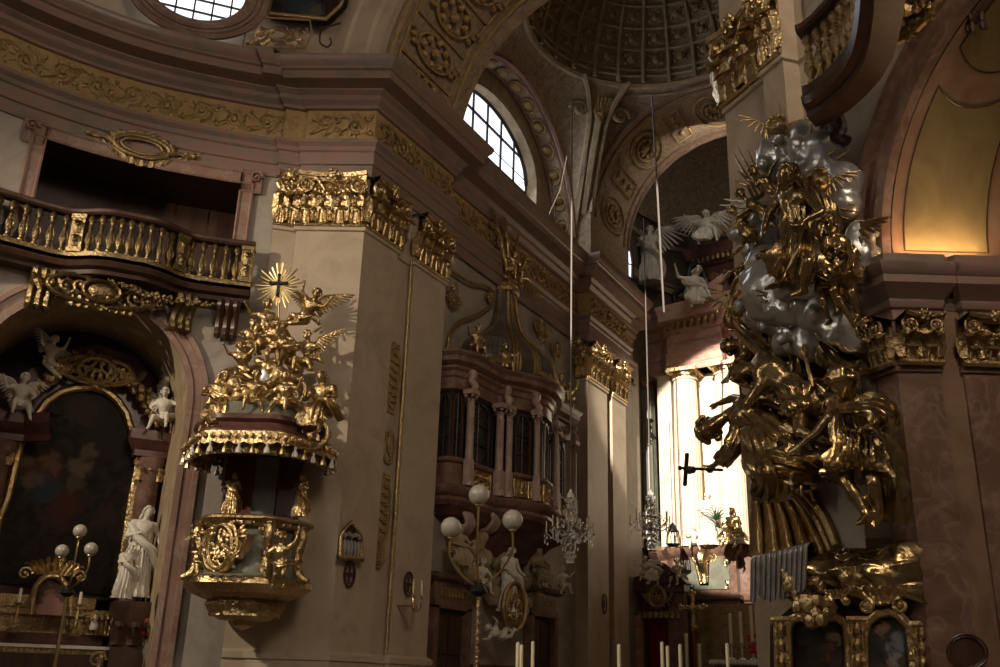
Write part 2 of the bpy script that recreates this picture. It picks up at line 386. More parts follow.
# ---- figures
def nrm(v): v = V(v); return v.normalized() if v.length > 1e-6 else V((0, 0, 1))
def body(b, J, k=1., hk=1., fingers=False, fwd=None):
    g = lambda n: V(J[n])
    side = nrm(g('shR')-g('shL')); upv = nrm(g('chest')-g('pelvis')); f = nrm(side.cross(upv)) if fwd is None else nrm(fwd)
    hup = nrm(g('head')-g('neck')); hf = nrm(J.get('face', f)); hf = nrm(hf-hup*hf.dot(hup)); hs = hf.cross(hup)
    mid = (g('chest')+g('pelvis'))/2
    b.caps(g('chest')+upv*.06*k-side*.07*k, g('chest')+upv*.06*k+side*.07*k, .125*k, .125*k, 12)
    b.caps(g('chest')+f*.02*k, mid, .14*k, .115*k, 12); b.caps(mid, g('pelvis'), .115*k, .14*k, 12)
    b.caps(g('pelvis')-side*.06*k, g('pelvis')+side*.06*k, .12*k, .12*k, 12)
    b.caps(g('neck')-hup*.06*k, g('head')-hup*.03*k, .058*k, .055*k, 10)
    h = g('head'); R = Matrix((hs, -hf, hup)).transposed()
    b.ell(h+hup*.025*k*hk, (.078*k*hk, .096*k*hk, .098*k*hk), 14, rot=R)
    b.ell(h+hf*.02*k*hk-hup*.045*k*hk, (.058*k*hk, .075*k*hk, .085*k*hk), 12, rot=R)
    b.caps(h+hf*.09*k*hk+hup*.02*k*hk, h+hf*.112*k*hk-hup*.022*k*hk, .011*k*hk, .019*k*hk, 7)
    for s_ in (-1, 1): b.ell(h+hs*s_*.078*k*hk-hup*.005*k*hk, (.014*k*hk, .022*k*hk, .032*k*hk), 7, rot=R); b.ell(h+hf*.075*k*hk+hs*s_*.03*k*hk+hup*.045*k*hk, (.026*k*hk, .02*k*hk, .012*k*hk), 7, rot=R)
    b.ell(h+hf*.087*k*hk-hup*.052*k*hk, (.024*k*hk, .016*k*hk, .013*k*hk), 7, rot=R)
    for S in 'LR':
        sg = -1 if S == 'L' else 1
        sh, el, ha = g('sh'+S), g('el'+S), g('ha'+S)
        b.caps(g('chest')+upv*.09*k+side*sg*.05*k, sh, .09*k, .072*k); b.caps(sh, el, .062*k, .047*k); 
        wr = el+(ha-el)*.78; b.caps(el, wr, .047*k, .031*k)
        d = nrm(ha-el); pn = nrm(d.cross(f)) if abs(d.dot(f)) < .95 else side
        pc = wr+d*.05*k; b.ell(pc, (.042*k, .024*k, .05*k), 8, rot=Matrix((pn, nrm(d.cross(pn)), d)).transposed())
        if fingers:
            c = J.get('curl'+S, .35); dn = nrm(d.cross(pn))
            for i, (o, L) in enumerate(((-.03, .085), (-.01, .095), (.01, .09), (.03, .07))):
                a = pc+d*.035*k+pn*o*k; m_ = a+(d*(1-c*.4)-dn*c*.6)*L*.5*k; e = m_+(d*(1-c)-dn*c)*L*.55*k
                b.caps(a, m_, .0125*k, .0115*k, 6); b.caps(m_, e, .0115*k, .009*k, 6)
            a = pc-d*.02*k-pn*.03*k; m_ = a-pn*.035*k+d*.03*k; b.caps(a, m_, .015*k, .013*k, 6); b.caps(m_, m_+d*.04*k-dn*c*.02*k, .013*k, .01*k, 6)
        else:
            b.caps(pc+d*.03*k, pc+d*.1*k, .028*k, .016*k, 7); b.caps(pc-pn*.03*k, pc-pn*.05*k+d*.05*k, .014*k, .01*k, 6)
        hp = J.get('hp'+S, g('pelvis')+side*sg*.085*k-upv*.03*k); kn, ft = g('kn'+S), g('ft'+S)
        b.caps(hp, kn, .095*k, .062*k, 12); b.caps(kn, kn.lerp(ft, .4), .06*k, .06*k, 10); b.caps(kn.lerp(ft, .35), ft, .06*k, .036*k, 10)
        toe = V(J['to'+S]) if 'to'+S in J else ft+nrm(f+V((0, 0, -.25)))*.17*k
        b.caps(ft-nrm(toe-ft)*.03*k, ft.lerp(toe, .6), .042*k, .036*k, 8); b.caps(ft.lerp(toe, .55), toe, .036*k, .022*k, 8)
def hair_mb(J, k, hk=1., long=0., seed=1, fwd=None):
    R = random.Random(seed); b = MB(); h = V(J['head']); hup = nrm(h-V(J['neck'])); side = nrm(V(J['shR'])-V(J['shL']))
    hf = nrm(J.get('face', fwd if fwd is not None else side.cross(hup))); hf = nrm(hf-hup*hf.dot(hup)); hs = hf.cross(hup)
    for i in range(46):
        a = R.uniform(0, 2*pi); e = R.uniform(-.35, 1.5)
        d = hs*cos(a)*cos(e)+hf*sin(a)*cos(e)+hup*sin(e)
        if d.dot(hf) > .45 and d.dot(hup) < .62: continue
        b.ell(h+hup*.025*k*hk+V((d.x, d.y, d.z))*.098*k*hk, R.uniform(.02, .034)*k*hk, 6)
    if long:
        for i in range(7):
            d = nrm(hs*R.uniform(-1, 1)-hf*R.uniform(.2, 1)); p = h+d*.085*k; b.tube([p, p-hup*long*.5*k+d*.03*k, p-hup*long*k+d*.02*k*R.uniform(-2, 2)], [.03*k, .028*k, .01*k], 6)
    return b
def drape(b, P, rad, nf=9, amp=.13, seed=0, side=(1, 0, 0), n=54, tw=0., sub=5, cap=True):
    """folded cloth around a path: rad = [(rx,ry)] per path point"""
    P0 = [V((p[0], p[1], p[2])) for p in P]; Q = catmull(P0, sub); N = len(Q); R = random.Random(seed)
    ph = [R.uniform(0, 6.28) for _ in range(4)]; vs = []; prev = V(side)
    for i, p in enumerate(Q):
        u = i/(N-1)*(len(P)-1); j = min(len(P)-2, int(u)); f = u-j
        rx = rad[j][0]*(1-f)+rad[j+1][0]*f; ry = rad[j][1]*(1-f)+rad[j+1][1]*f; t = nrm(Q[min(N-1, i+1)]-Q[max(0, i-1)])
        x = nrm(prev-t*prev.dot(t)); prev = x; y = t.cross(x); v = i/(N-1)
        for k in range(n):
            a = 2*pi*k/n
            w = sin(nf*a+ph[0]+tw*v+1.2*sin(2*a+ph[1]+v*3)); w = 1-2*abs(w)**.75 if k >= 0 else w
            q = 1+amp*(.35+.65*v)*w+amp*.6*sin((nf*2+1)*a+ph[2]+v*6)*v+amp*.5*sin(v*14+ph[3]+a*2)
            d_ = x*cos(a)*rx*q+y*sin(a)*ry*q; w_ = p+d_; q2 = noise.noise(w_*5.5)*.12+noise.noise(w_*13)*.035; vs.append(w_+d_*q2)
    fs = [(i*n+k, i*n+(k+1) % n, (i+1)*n+(k+1) % n, (i+1)*n+k) for i in range(N-1) for k in range(n)]
    if cap: fs += [tuple(range(n))[::-1], tuple((N-1)*n+k for k in range(n))]
    b.add(vs, fs)
def wing_mb(b, root, tip, down, k=1., n=11, thick=.02):
    """feathered wing: leading edge root->tip, feathers hanging toward down"""
    root, tip, down = V(root), V(tip), V(down); L = (tip-root).length; ax = nrm(tip-root); nn = nrm(ax.cross(down))
    mid = root.lerp(tip, .5)-nrm(down)*L*.16
    E = catmull([root, mid, tip], n)
    b.tube(E, [L*.06*(1-.5*i/len(E)) for i in range(len(E))], 7)
    for row, (ln, off, wd) in enumerate(((1., 0, .085), (.62, .02, .075), (.34, .04, .07))):
        for i in range(n+1):
            u = i/n; p = E[min(len(E)-1, int(u*(len(E)-1)))]
            d = nrm(nrm(down)*(1-.55*u)+ax*(.15+.85*u*u)); fl = down.length*ln*(.75+.35*u)
            c = p+d*fl*.5+nn*off*L*.6
            b.ell(c, (L*wd*.75, thick*k, fl*.5), 8, rot=Matrix((nrm(d.cross(nn)), nn, d)).transposed())
def figure(name, label, cat, J, k, m, group=None, hk=1., fingers=False, voxel=None, robes=(), hair=True, long=0., wings=(), base=None, bodydisp=0, fwd=None, extra=()):
    base = base or min((V(J['ftL']), V(J['ftR']), V(J['pelvis'])), key=lambda p: p.z)
    t = T_(name, label, cat, base, group)
    b = MB(); body(b, J, k, hk, fingers, fwd); r = remeshed(b, voxel or .021*k, 3)
    part(t, 'body', r, m, angle=180)
    if hair: part(t, 'hair', remeshed(hair_mb(J, k, hk, long, fwd=fwd, seed=hash(len(label)) % 99), .014*k*hk+.004, 1), m, angle=180)
    for i, rb in enumerate(robes):
        b = MB(); nm = 'robe'
        if isinstance(rb, dict): rb = dict(rb); nm = rb.pop('name', 'robe'); mm = rb.pop('m', m); drape(b, seed=i*7+3, **rb)
        part(t, nm, b, mm, angle=75)
    for w_ in wings:
        b = MB(); wing_mb(b, *w_, k=k); part(t, 'wing', b, m, angle=60)
    for nm, b, mm in extra: part(t, nm, b, mm)
    return t
def wpose(kind='stand', k=1., seed=0, mir=1):
    """local joints, facing -y, unit height about 1.75*k"""
    R = random.Random(seed); d = {}
    if kind == 'stand':
        d = dict(pelvis=(0, 0, .95), chest=(.02, -.02, 1.3), neck=(.02, -.02, 1.48), head=(.04, -.06, 1.62), shL=(-.19, -.02, 1.42), shR=(.21, -.02, 1.4),
                 elL=(-.3, -.08, 1.15), haL=(-.12, -.3, 1.2), elR=(.33, -.02, 1.12), haR=(.3, -.28, 1.02), knL=(-.12, -.1, .5), ftL=(-.13, .02, .06), knR=(.12, -.02, .5), ftR=(.14, .06, .06))
    if kind == 'sit':
        d = dict(pelvis=(0, 0, .5), chest=(.03, -.08, .85), neck=(.03, -.1, 1.02), head=(.05, -.15, 1.16), shL=(-.18, -.08, .96), shR=(.22, -.08, .95),
                 elL=(-.32, -.2, .75), haL=(-.2, -.42, .7), elR=(.36, -.14, .74), haR=(.28, -.4, .8), knL=(-.14, -.42, .48), ftL=(-.16, -.45, .05), knR=(.18, -.4, .42), ftR=(.2, -.3, .03))
    if kind == 'putto_sit':
        d = dict(pelvis=(0, 0, .22), chest=(.02, -.03, .46), neck=(.02, -.03, .6), head=(.03, -.07, .74), shL=(-.12, -.03, .55), shR=(.15, -.03, .55),
                 elL=(-.26, -.08, .5), haL=(-.36, -.2, .66), elR=(.28, -.05, .42), haR=(.22, -.22, .34), knL=(-.1, -.28, .24), ftL=(-.12, -.3, -.02), knR=(.16, -.24, .18), ftR=(.24, -.18, -.06))
    if kind == 'putto_fly':
        d = dict(pelvis=(0, 0, .3), chest=(-.14, -.08, .5), neck=(-.2, -.1, .6), head=(-.25, -.15, .72), shL=(-.28, -.06, .53), shR=(-.06, -.1, .6),
                 elL=(-.42, -.12, .5), haL=(-.56, -.2, .62), elR=(.02, -.2, .72), haR=(-.04, -.3, .88), knL=(.16, -.12, .16), ftL=(.4, -.02, .2), knR=(.2, -.06, .34), ftR=(.36, .1, .16))
    if kind == 'putto_stand':
        d = dict(pelvis=(0, 0, .42), chest=(.02, -.02, .64), neck=(.02, -.03, .78), head=(.02, -.07, .92), shL=(-.12, -.02, .73), shR=(.15, -.03, .74),
                 elL=(-.26, -.06, .84), haL=(-.3, -.1, 1.06), elR=(.26, -.08, .6), haR=(.18, -.24, .56), knL=(-.1, -.12, .24), ftL=(-.1, .0, .04), knR=(.1, .0, .22), ftR=(.14, .06, .03))
    o = {}
    for n, v in d.items(): o[n] = V(v)*k
    if mir < 0:
        sw = {}
        for n, v in o.items():
            nn = n[:-1]+({'L': 'R', 'R': 'L'}[n[-1]]) if n[-1] in 'LR' else n
            sw[nn] = V((-v.x, v.y, v.z))
        o = sw
    return o
HID = []
def proto(key, J, k, m, **kw):
    t = figure(kw.pop('name', 'putto'), 'x', 'putto', J, k, m, base=(0, 0, 0), **kw); HID.append(t); return t
PROTO = {}
def putto(kind, m, Mx, label, group=None, mir=1, name='putto', wings=True):
    key = (kind, m, mir, wings, name)
    if key not in PROTO:
        J = wpose(kind, 1., mir=mir); bk = V(J['chest'])+V((0, .06, .06))
        w = [(bk+V((-.04, 0, 0)), bk+V((-.34, .14, .26)), V((-.12, .1, -.3))), (bk+V((.04, 0, 0)), bk+V((.34, .14, .26)), V((.12, .1, -.3)))] if wings else []
        p = V(J['pelvis'])
        PROTO[key] = figure(name, 'x', 'putto', J, .84, m, hk=1.02, voxel=.022, base=(0, 0, 0), wings=w,
            robes=[dict(name='loincloth', P=[p+V((-.16, .02, .04)), p+V((0, -.1, -.01)), p+V((.18, .0, .05)), p+V((.3, .1, -.08))], rad=[(.03, .05), (.07, .07), (.06, .06), (.02, .05)], nf=5, amp=.25, n=24, side=(0, 0, 1))])
        o = PROTO[key]
    else: o = dup(PROTO[key])
    o.matrix_world = Mx; o['label'] = label; o['category'] = 'statue'
    if group: o['group'] = group
    elif 'group' in o: del o['group']
    return o
def X(loc, rz=0., s=1., tilt=0., roll=0.):
    return Matrix.Translation(V(loc)) @ Matrix.Rotation(rz, 4, 'Z') @ Matrix.Rotation(roll, 4, 'Y') @ Matrix.Rotation(tilt, 4, 'X') @ Matrix.Scale(s, 4)
CAMRZ = YAW
def orb(b, c, r, n=14): b.ell(c, r, n)
# ------------------------------------------------------------------ plan of the church
NAVE = [(-17.9, 5.0), (-17.75, 7.5), (-17.4, 9.5), (-16.95, 10.77), (-16.3, 11.98), (-15.5, 13.0), (-14.6, 13.95), (-14.0, 14.5)]
NC = [p.to_2d() for p in catmull([(x, y, 0) for x, y in NAVE], 6)]
def resample(P):
    L = [0]
    for i in range(1, len(P)): L.append(L[-1]+(P[i]-P[i-1]).length)
    return L
NL = resample(NC)
def nave_at(sv):
    sv = max(0, min(NL[-1]-1e-4, sv))
    for i in range(len(NL)-1):
        if NL[i+1] >= sv:
            t = (sv-NL[i])/(NL[i+1]-NL[i]); p = NC[i].lerp(NC[i+1], t); d = (NC[i+1]-NC[i]).normalized(); return p, d
def nave_s(x, y):
    q = V((x, y)); best = (1e9, 0)
    for i in range(len(NC)-1):
        d = NC[i+1]-NC[i]; t = max(0, min(1, (q-NC[i]).dot(d)/d.length_squared)); e = (NC[i]+d*t-q).length
        if e < best[0]: best = (e, NL[i]+d.length*t)
    return best[1]
def nave_map(p):                 # (s, out(-y), z) -> world
    q, d = nave_at(p[0]); n = V((d.y, -d.x)); o = -p[1]
    over = p[0]-max(0, min(NL[-1], p[0]))
    return (q.x+n.x*o+d.x*over, q.y+n.y*o+d.y*over, p[2])
def nave_px(x, y, out=0.):       # pixel -> (s,z) on the curved wall
    r = ray(x, y); lo, hi = 8., 30.; best = None
    for k in range(400):
        p = EYE+r*(8+k*.04); q, s_ = None, None
        s_ = nave_s(p.x, p.y); q, d = nave_at(s_); n = V((d.y, -d.x)); g = (V((p.x, p.y))-q).dot(n)-out
        if best is None or abs(g) < abs(best[0]): best = (g, s_, p.z)
        if g < 0: break
    return best[1], best[2]

ENTP = [tuple(p) for p in NC] + [(-13.93, 14.42), (-13.55, 14.78), (-13.5, 14.70), (-12.1, 15.40), (-12.1, 18.8), (-12.5, 18.8), (-12.5, 27.6), (-12.08, 27.6), (-12.08, 31.1), (-12.6, 31.1), (-12.6, 33)]
ENT2 = ENTP
def entab(z0):
    return dict(
        arch=[(.0, z0-.95), (.05, z0-.95), (.05, z0-.66), (.09, z0-.64), (.09, z0-.34), (.13, z0-.31), (.13, z0-.2), (.2, z0-.12), (.2, z0-.04), (.03, z0)],
        fr=[(.03, z0), (.03, z0+.8)],
        corn=[(.03, z0+.8), (.1, z0+.82), (.1, z0+.9), (.2, z0+1.0), (.2, z0+1.12), (.3, z0+1.2), (.3, z0+1.24), (.62, z0+1.3), (.62, z0+1.5), (.68, z0+1.53), (.68, z0+1.58), (.76, z0+1.68), (.8, z0+1.78), (.8, z0+1.84), (-.3, z0+1.86)])
T = entab(13.2)
b = MB(); b.sweep(ENTP, T['arch']); b.sweep(ENTP, T['corn'])
ent = struct('trim_1', b, 'corn', angle=30)
tag(ent, 'red and grey marble entablature with projecting cornice running round nave and choir wall', 'cornice')
b = MB(); b.sweep(ENTP, T['fr']); b.build('frieze', 'ochre', ent)

def rinceau(b, x0, x1, zc, h, y=-.02, tr=.03):
    """running scroll relief with leaves, along x"""
    n = max(2, round((x1-x0)/(h*1.05))); p = (x1-x0)/n
    b.tube([(x0+(x1-x0)*i/(n*8), y-.01, zc+h*.34*sin(pi*i/8+pi/2)*(-1)) for i in range(n*8+1)], tr*.9, 5)
    for k in range(n):
        cx = x0+(k+.5)*p; sg = 1 if k % 2 == 0 else -1
        b.spiral((cx, zc+sg*h*.04), h*.36, 1.55, -sg*pi/2, tr, sg, 5, 20, y=y, grow=.03)
        b.ell((cx, y-.05, zc+sg*h*.04), (h*.1, .05, h*.1), 7)
        for q in range(7):
            a = q*2*pi/7+rnd.random(); rr = h*(.34+.1*rnd.random())
            ax = Matrix.Rotation(-a+pi/2, 3, 'Y')
            b.ell((cx+cos(a)*rr, y-.015, zc+sin(a)*rr), (h*.045, .03, h*.12), 6, rot=ax)
        for q in (-1, 1):
            b.ell((cx+p*.5, y-.03, zc+q*h*.33), (h*.07, .035, h*.1), 6)
            b.ell((cx+p*.42, y-.02, zc+q*h*.2), (h*.11, .03, h*.05), 6, rot=Matrix.Rotation(q*.7, 3, 'Y'))
# frieze scrolls on curved nave wall
b = MB(); rinceau(b, 1.0, NL[-1]-.05, 13.6, .68, tr=.045); b.map(nave_map)
b.map(lambda p: p)
fo = b.build('frieze_scrollwork', 'gold2', ent)
def seg_scroll(a, c):
    a, c = V(a), V(c); L = (c-a).length; pl = Plane(a, c-a); b = MB(); b.M = pl.mat(0, .03, 0)
    rinceau(b, .08, L-.08, 13.6, .68, tr=.035); b.build('frieze_scrollwork', 'gold2', ent)
for i in range(len(NC), len(ENTP)-2):
    if (V(ENTP[i+1])-V(ENTP[i])).length > .8: seg_scroll(ENTP[i], ENTP[i+1])

# nave wall with chapel arch, balcony opening
AC, AR, AZ = nave_s(-16.2, 12.2)-.12, 2.0, 6.75        # arch centre along wall, radius, spring height
S_ARC0, S_ARC1 = AC-AR, AC+AR
S_OP0, S_OP1, OPZ0, OPZ1 = nave_px(36, 180)[0], nave_px(238, 210)[0], 9.75, 11.98
b = MB(); ss = sorted(set([i*NL[-1]/60 for i in range(61)]+[S_ARC0, S_ARC1, S_OP0, S_OP1]+[AC-AR*cos(pi*i/24) for i in range(25)]))
def arch_top(sv): return AZ+math.sqrt(max(0, AR*AR-(sv-AC)**2))
for s0, s1 in zip(ss, ss[1:]):
    if s1-s0 < 1e-5: continue
    mid = (s0+s1)/2; iv = []
    bot = lambda q: arch_top(q) if S_ARC0 < mid < S_ARC1 else 0
    if S_OP0 < mid < S_OP1: iv = [(bot(s0), bot(s1), OPZ0, OPZ0), (OPZ1, OPZ1, 13.3, 13.3)]
    else: iv = [(bot(s0), bot(s1), 13.3, 13.3)]
    for a0, a1, c0, c1 in iv:
        b.add([nave_map((s0, 0, a0)), nave_map((s1, 0, a1)), nave_map((s1, 0, c1)), nave_map((s0, 0, c0))], [(0, 1, 2, 3)])
nave_wall = struct('wall_left', b, 'grey'); tag(nave_wall, 'curved grey marble nave wall above and around the side chapel', 'wall')
# reveals of the opening + dark room behind
b = MB()
def band(pts, d0, d1): b.grid(lambda u, v: nave_map((pts(u)[0], d0+(d1-d0)*v, pts(u)[1])), 24, 2)
band(lambda u: (S_OP0, OPZ0+(OPZ1-OPZ0)*u), 0, 1.6); band(lambda u: (S_OP1, OPZ0+(OPZ1-OPZ0)*u), 0, 1.6)
band(lambda u: (S_OP0+(S_OP1-S_OP0)*u, OPZ1), 0, 1.6); band(lambda u: (S_OP0+(S_OP1-S_OP0)*u, OPZ0), 0, 1.6)
struct('trim_2', b, 'wood')
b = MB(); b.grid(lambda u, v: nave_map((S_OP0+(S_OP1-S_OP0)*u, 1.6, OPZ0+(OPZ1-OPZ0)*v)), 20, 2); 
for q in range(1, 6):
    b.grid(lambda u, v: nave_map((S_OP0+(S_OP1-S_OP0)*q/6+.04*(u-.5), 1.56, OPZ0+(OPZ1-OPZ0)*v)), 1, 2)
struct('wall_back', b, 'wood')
# pink frame round the opening with ears
b = MB(); fw = .26
def fr_rect(s0, s1, z0, z1, o): b.grid(lambda u, v: nave_map((s0+(s1-s0)*u, -o, z0+(z1-z0)*v)), 20, 1)
for (s0, s1, z0, z1) in ((S_OP0-fw, S_OP0, 9.6, OPZ1+fw), (S_OP1, S_OP1+fw, 9.6, OPZ1+fw), (S_OP0-fw, S_OP1+fw, OPZ1, OPZ1+fw), (S_OP0-fw-.18, S_OP0, OPZ1-.2, OPZ1+fw+.06), (S_OP1, S_OP1+fw+.18, OPZ1-.2, OPZ1+fw+.06)):
    fr_rect(s0, s1, z0, z1, .07)
    for zz in (z0, z1): b.tube([nave_map((s0+(s1-s0)*k/14, -.07, zz)) for k in range(15)], .035, 5)
    for sv in (s0, s1): b.tube([nave_map((sv, -.07, z0+(z1-z0)*k/3)) for k in range(4)], .035, 5)
for sv in (S_OP0-fw-.05, S_OP1+fw+.05):
    bb = MB(); bb.spiral((sv, OPZ1+fw-.1), .13, 1.5, 0, .03, 1, 5, 16, y=-.12); b.add([nave_map(p) for p in bb.v], bb.f)
o = struct('trim_3', b, 'pink'); tag(o, 'pink marble eared frame round the dark gallery opening', 'frame')

# chapel: archivolt, intrados, back wall
b = MB()
def arc_band(r0, r1, o0, o1, n=36, a0=0., a1=pi, legs=True):
    def fn(u, v):
        r = r0+(r1-r0)*v; o = o0+(o1-o0)*v
        if legs:
            t = u*1.5-.25
            if t < 0: return nave_map((AC-r, -o, AZ*(1+4*t)))
            if t > 1: return nave_map((AC+r, -o, AZ*(1-4*(t-1))))
        else: t = u
        a = pi*(1-t); return nave_map((AC+cos(a)*r, -o, AZ+sin(a)*r))
    b.grid(fn, n, 1)
for r0, r1, o0, o1 in ((AR, AR, -.0, .1), (AR, AR+.12, .1, .1), (AR+.12, AR+.14, .1, .06), (AR+.14, AR+.3, .06, .06), (AR+.3, AR+.32, .06, .12), (AR+.32, AR+.42, .12, .12), (AR+.42, AR+.45, .12, 0)):
    arc_band(r0, r1, o0, o1)
o = struct('trim_4', b, 'pink'); tag(o, 'pink marble arch band framing the side chapel', 'arch')
CD = 2.3     # chapel depth
p0 = V(nave_map((AC, 0, 0))).to_2d(); dd = nave_at(AC)[1]
CH = Plane(p0, dd)     # chapel frame: local along, out negative inside
b = MB()
def intr(u, v):
    t = u*1.5-.25
    r = AR-.0
    if t < 0: s_, z = AC-r, AZ*(1+4*t)
    elif t > 1: s_, z = AC+r, AZ*(1-4*(t-1))
    else: s_, z = AC+cos(pi*(1-t))*r, AZ+sin(pi*(1-t))*r
    p = V(nave_map((s_, 0, z))); q = CH.w(s_-AC, -CD, z)
    return p.lerp(q, v)
b.grid(intr, 48, 6); o = struct('wall_chapel', b, 'frescog'); tag(o, 'ochre painted vault and side walls of the left chapel', 'wall')
b = MB(); b.grid(lambda u, v: CH.w((u-.5)*2*AR*1.05, -CD, (AZ+AR)*v*1.02), 4, 4); o = struct('wall_chapel_end', b, 'dark'); tag(o, 'dark end wall of the chapel behind the altarpiece', 'wall')

# floor
b = MB(); b.add([(-24, -6, 0), (12, -6, 0), (12, 42, 0), (-24, 42, 0)], [(0, 1, 2, 3)])
o = struct('floor', b, noisy('stone_floor', [(.3, (.16, .13, .11)), (.7, (.3, .25, .22))], 1, rough=.3)); tag(o, 'stone floor of the church', 'floor')

# left pier and choir wall below the entablature
b = MB()
b.sweep([(-13.93, 14.42), (-13.55, 14.78), (-13.5, 14.70), (-12.15, 15.40), (-12.15, 16.72), (-12.3, 16.72), (-12.3, 17.42), (-12.15, 17.42), (-12.15, 18.86), (-12.55, 18.86), (-12.55, 19.0)],
        [(0, 0), (.06, 0), (.06, 1.85), (.1, 1.87), (.1, 1.98), (0, 2.04), (0, 10.9), (.05, 10.92), (.05, 11.0), (.02, 11.02), (.0, 12.3)])
o = struct('wall_pier_left', b, 'beige', angle=25); tag(o, 'pale marble pilasters of the pier at the left of the choir', 'pier')
b = MB(); b.sweep([(-12.55, 18.8), (-12.55, 33.5)], [(0, 0), (0, 13.3)])
o = struct('wall_choir_left', b, 'grey'); tag(o, 'marble side wall of the choir behind the glazed oratory', 'wall')
b = MB()
b.sweep([(-12.56, 27.65), (-12.12, 27.65), (-12.12, 29.3), (-12.4, 29.3), (-12.4, 29.75), (-12.12, 29.75), (-12.12, 31.0), (-12.6, 31.0)],
        [(0, 0), (.06, 0), (.06, 1.85), (.1, 1.87), (.1, 1.98), (0, 2.04), (0, 10.9), (.05, 10.92), (.05, 11.0), (.02, 11.02), (.0, 12.3)])
o = struct('wall_pier_back', b, 'beige', angle=25); tag(o, 'sunlit pale marble pilasters between oratory and high altar', 'pier')
# slim gilt strip in the recess of left pier
b = MB(); b.tube([(-12.19, 17.37, 2.1), (-12.19, 17.37, 11.0)], .04, 8); b.build('gilt_rod', 'gold'); o = bpy.data.objects['gilt_rod']; tag(o, 'slim gilded vertical rod in the recess between two pilasters', 'rod')

# right pier
RP = Plane((-3.67, 14.31), (.79, -.61))
J = RP.at(887, 262).to_2d()
JP = Plane(J, (.873, .488))
jl = (J-RP.o.to_2d()).dot(RP.e.to_2d())
def rp(a, o): p = RP.w(a, o, 0); return (p.x, p.y)
def jp(a, o): p = JP.w(a, o, 0); return (p.x, p.y)
aP = RP.loc(788, 51)[0]; a1 = RP.loc(767, 67)[0]
b = MB()
sh = [(0, 0), (0, 10.9), (.05, 10.92), (.05, 11.0), (.0, 11.02), (0, 12.4), (0, 15)]
b.sweep([(-3.3, 22), (-3.55, 18.8), rp(0, 0), rp(a1, 0), rp(a1+.02, .12), rp(aP, .12), rp(aP+.04, -.16), rp(aP+.3, -.16)], sh)
o = struct('wall_pier_right', b, 'beige', angle=25); tag(o, 'tall pale marble pier behind the gilded sculpture group', 'pier')
# wall of right pier, arch cut
RAC, RAR, RAZ = jl+3.0, 3.0, 6.95
b = MB(); xs = [aP+.2+i*.05 for i in range(int((jl-aP-.2)/.05))]+[RAC-RAR*cos(pi*i/40) for i in range(41)]+[RAC+RAR, RAC+RAR+2]
xs = sorted(set(xs))
for s0, s1 in zip(xs, xs[1:]):
    mid = (s0+s1)/2; f = (lambda q: RAZ+math.sqrt(max(0, RAR*RAR-(q-RAC)**2))) if RAC-RAR < mid < RAC+RAR else (lambda q: 0)
    b.add([RP.w(s0, -.16, f(s0)), RP.w(s1, -.16, f(s1)), RP.w(s1, -.16, 15), RP.w(s0, -.16, 15)], [(0, 1, 2, 3)])
o = struct('wall_right', b, 'grey'); tag(o, 'grey marble nave wall between the pier and the right arch', 'wall')
b = MB()
def rarc(r0, r1, o0, o1):
    b.grid(lambda u, v: RP.w(RAC-cos(pi*u)*(r0+(r1-r0)*v), o0+(o1-o0)*v, RAZ+sin(pi*u)*(r0+(r1-r0)*v)), 48, 1)
for r0, r1, o0, o1 in ((RAR, RAR+.05, -.1, 0), (RAR+.05, RAR+.2, 0, 0), (RAR+.2, RAR+.23, 0, -.06), (RAR+.23, RAR+.36, -.06, -.06), (RAR+.36, RAR+.39, -.06, -.1), (RAR+.39, RAR+.5, -.1, -.1), (RAR+.5, RAR+.53, -.1, .0), (RAR+.53, RAR+.62, .0, .0), (RAR+.62, RAR+.66, 0, -.16)):
    rarc(r0, r1, o0, o1)
o = struct('trim_5', b, 'redm'); tag(o, 'moulded red marble band edging the right arch', 'arch')
# intrados of right arch
b = MB(); RD = 2.6
def rin(u, v, off=0.):
    r = RAR-off; p = RP.w(RAC-cos(pi*u)*r, -.12, RAZ+sin(pi*u)*r); return p+JP.e*(RD*v)
b.grid(rin, 48, 6)
b.add([J.to_3d(), J.to_3d()+JP.e*RD, J.to_3d()+JP.e*RD+V((0, 0, RAZ)), J.to_3d()+V((0, 0, RAZ))], [(0, 1, 2, 3)])
o = struct('wall_arch_right', b, noisy('rose_marble', [(.3, (.15, .09, .055)), (.5, (.21, .125, .08)), (.7, (.25, .165, .11))], 1.5, rough=.35)); tag(o, 'rose marble inner face of the right arch', 'arch')
arch_r = o
b = MB(); q_ = J.to_3d()+JP.e*RD; b.add([q_, q_+RP.e*6.2, q_+RP.e*6.2+V((0, 0, 10.5)), q_+V((0, 0, 10.5))], [(0, 1, 2, 3)])
o = struct('wall_chapel_right', b, 'frescog'); tag(o, 'end wall of the chapel behind the right arch', 'wall')
# two inlaid panels on intrados
def uz(u): return rin(u, 0)
for (u0, u1, top, bot) in ((.012, .25, 'cave', 'flat'), (.27, .5, 'flat', 'round')):
    b = MB()
    def pf(u, v):
        q = .06+.42*u; e = 4*(u-.5)**2
        lo = u0+(0 if bot == 'flat' else .035*e); hi = u1-(0.03*(1-e) if top == 'cave' else 0)
        return rin(lo+(hi-lo)*v, q, .012)
    b.grid(pf, 12, 16); b.build('inlaid_panel', 'amber', arch_r)
    E = [pf(k/12, 0) for k in range(13)]+[pf(1, k/16) for k in range(1, 17)]+[pf(1-k/12, 1) for k in range(1, 13)]+[pf(0, 1-k/16) for k in range(1, 16)]
    b = MB(); b.tube(E, .012, 4, closed=True); b.build('inlay_line', 'wood', arch_r)
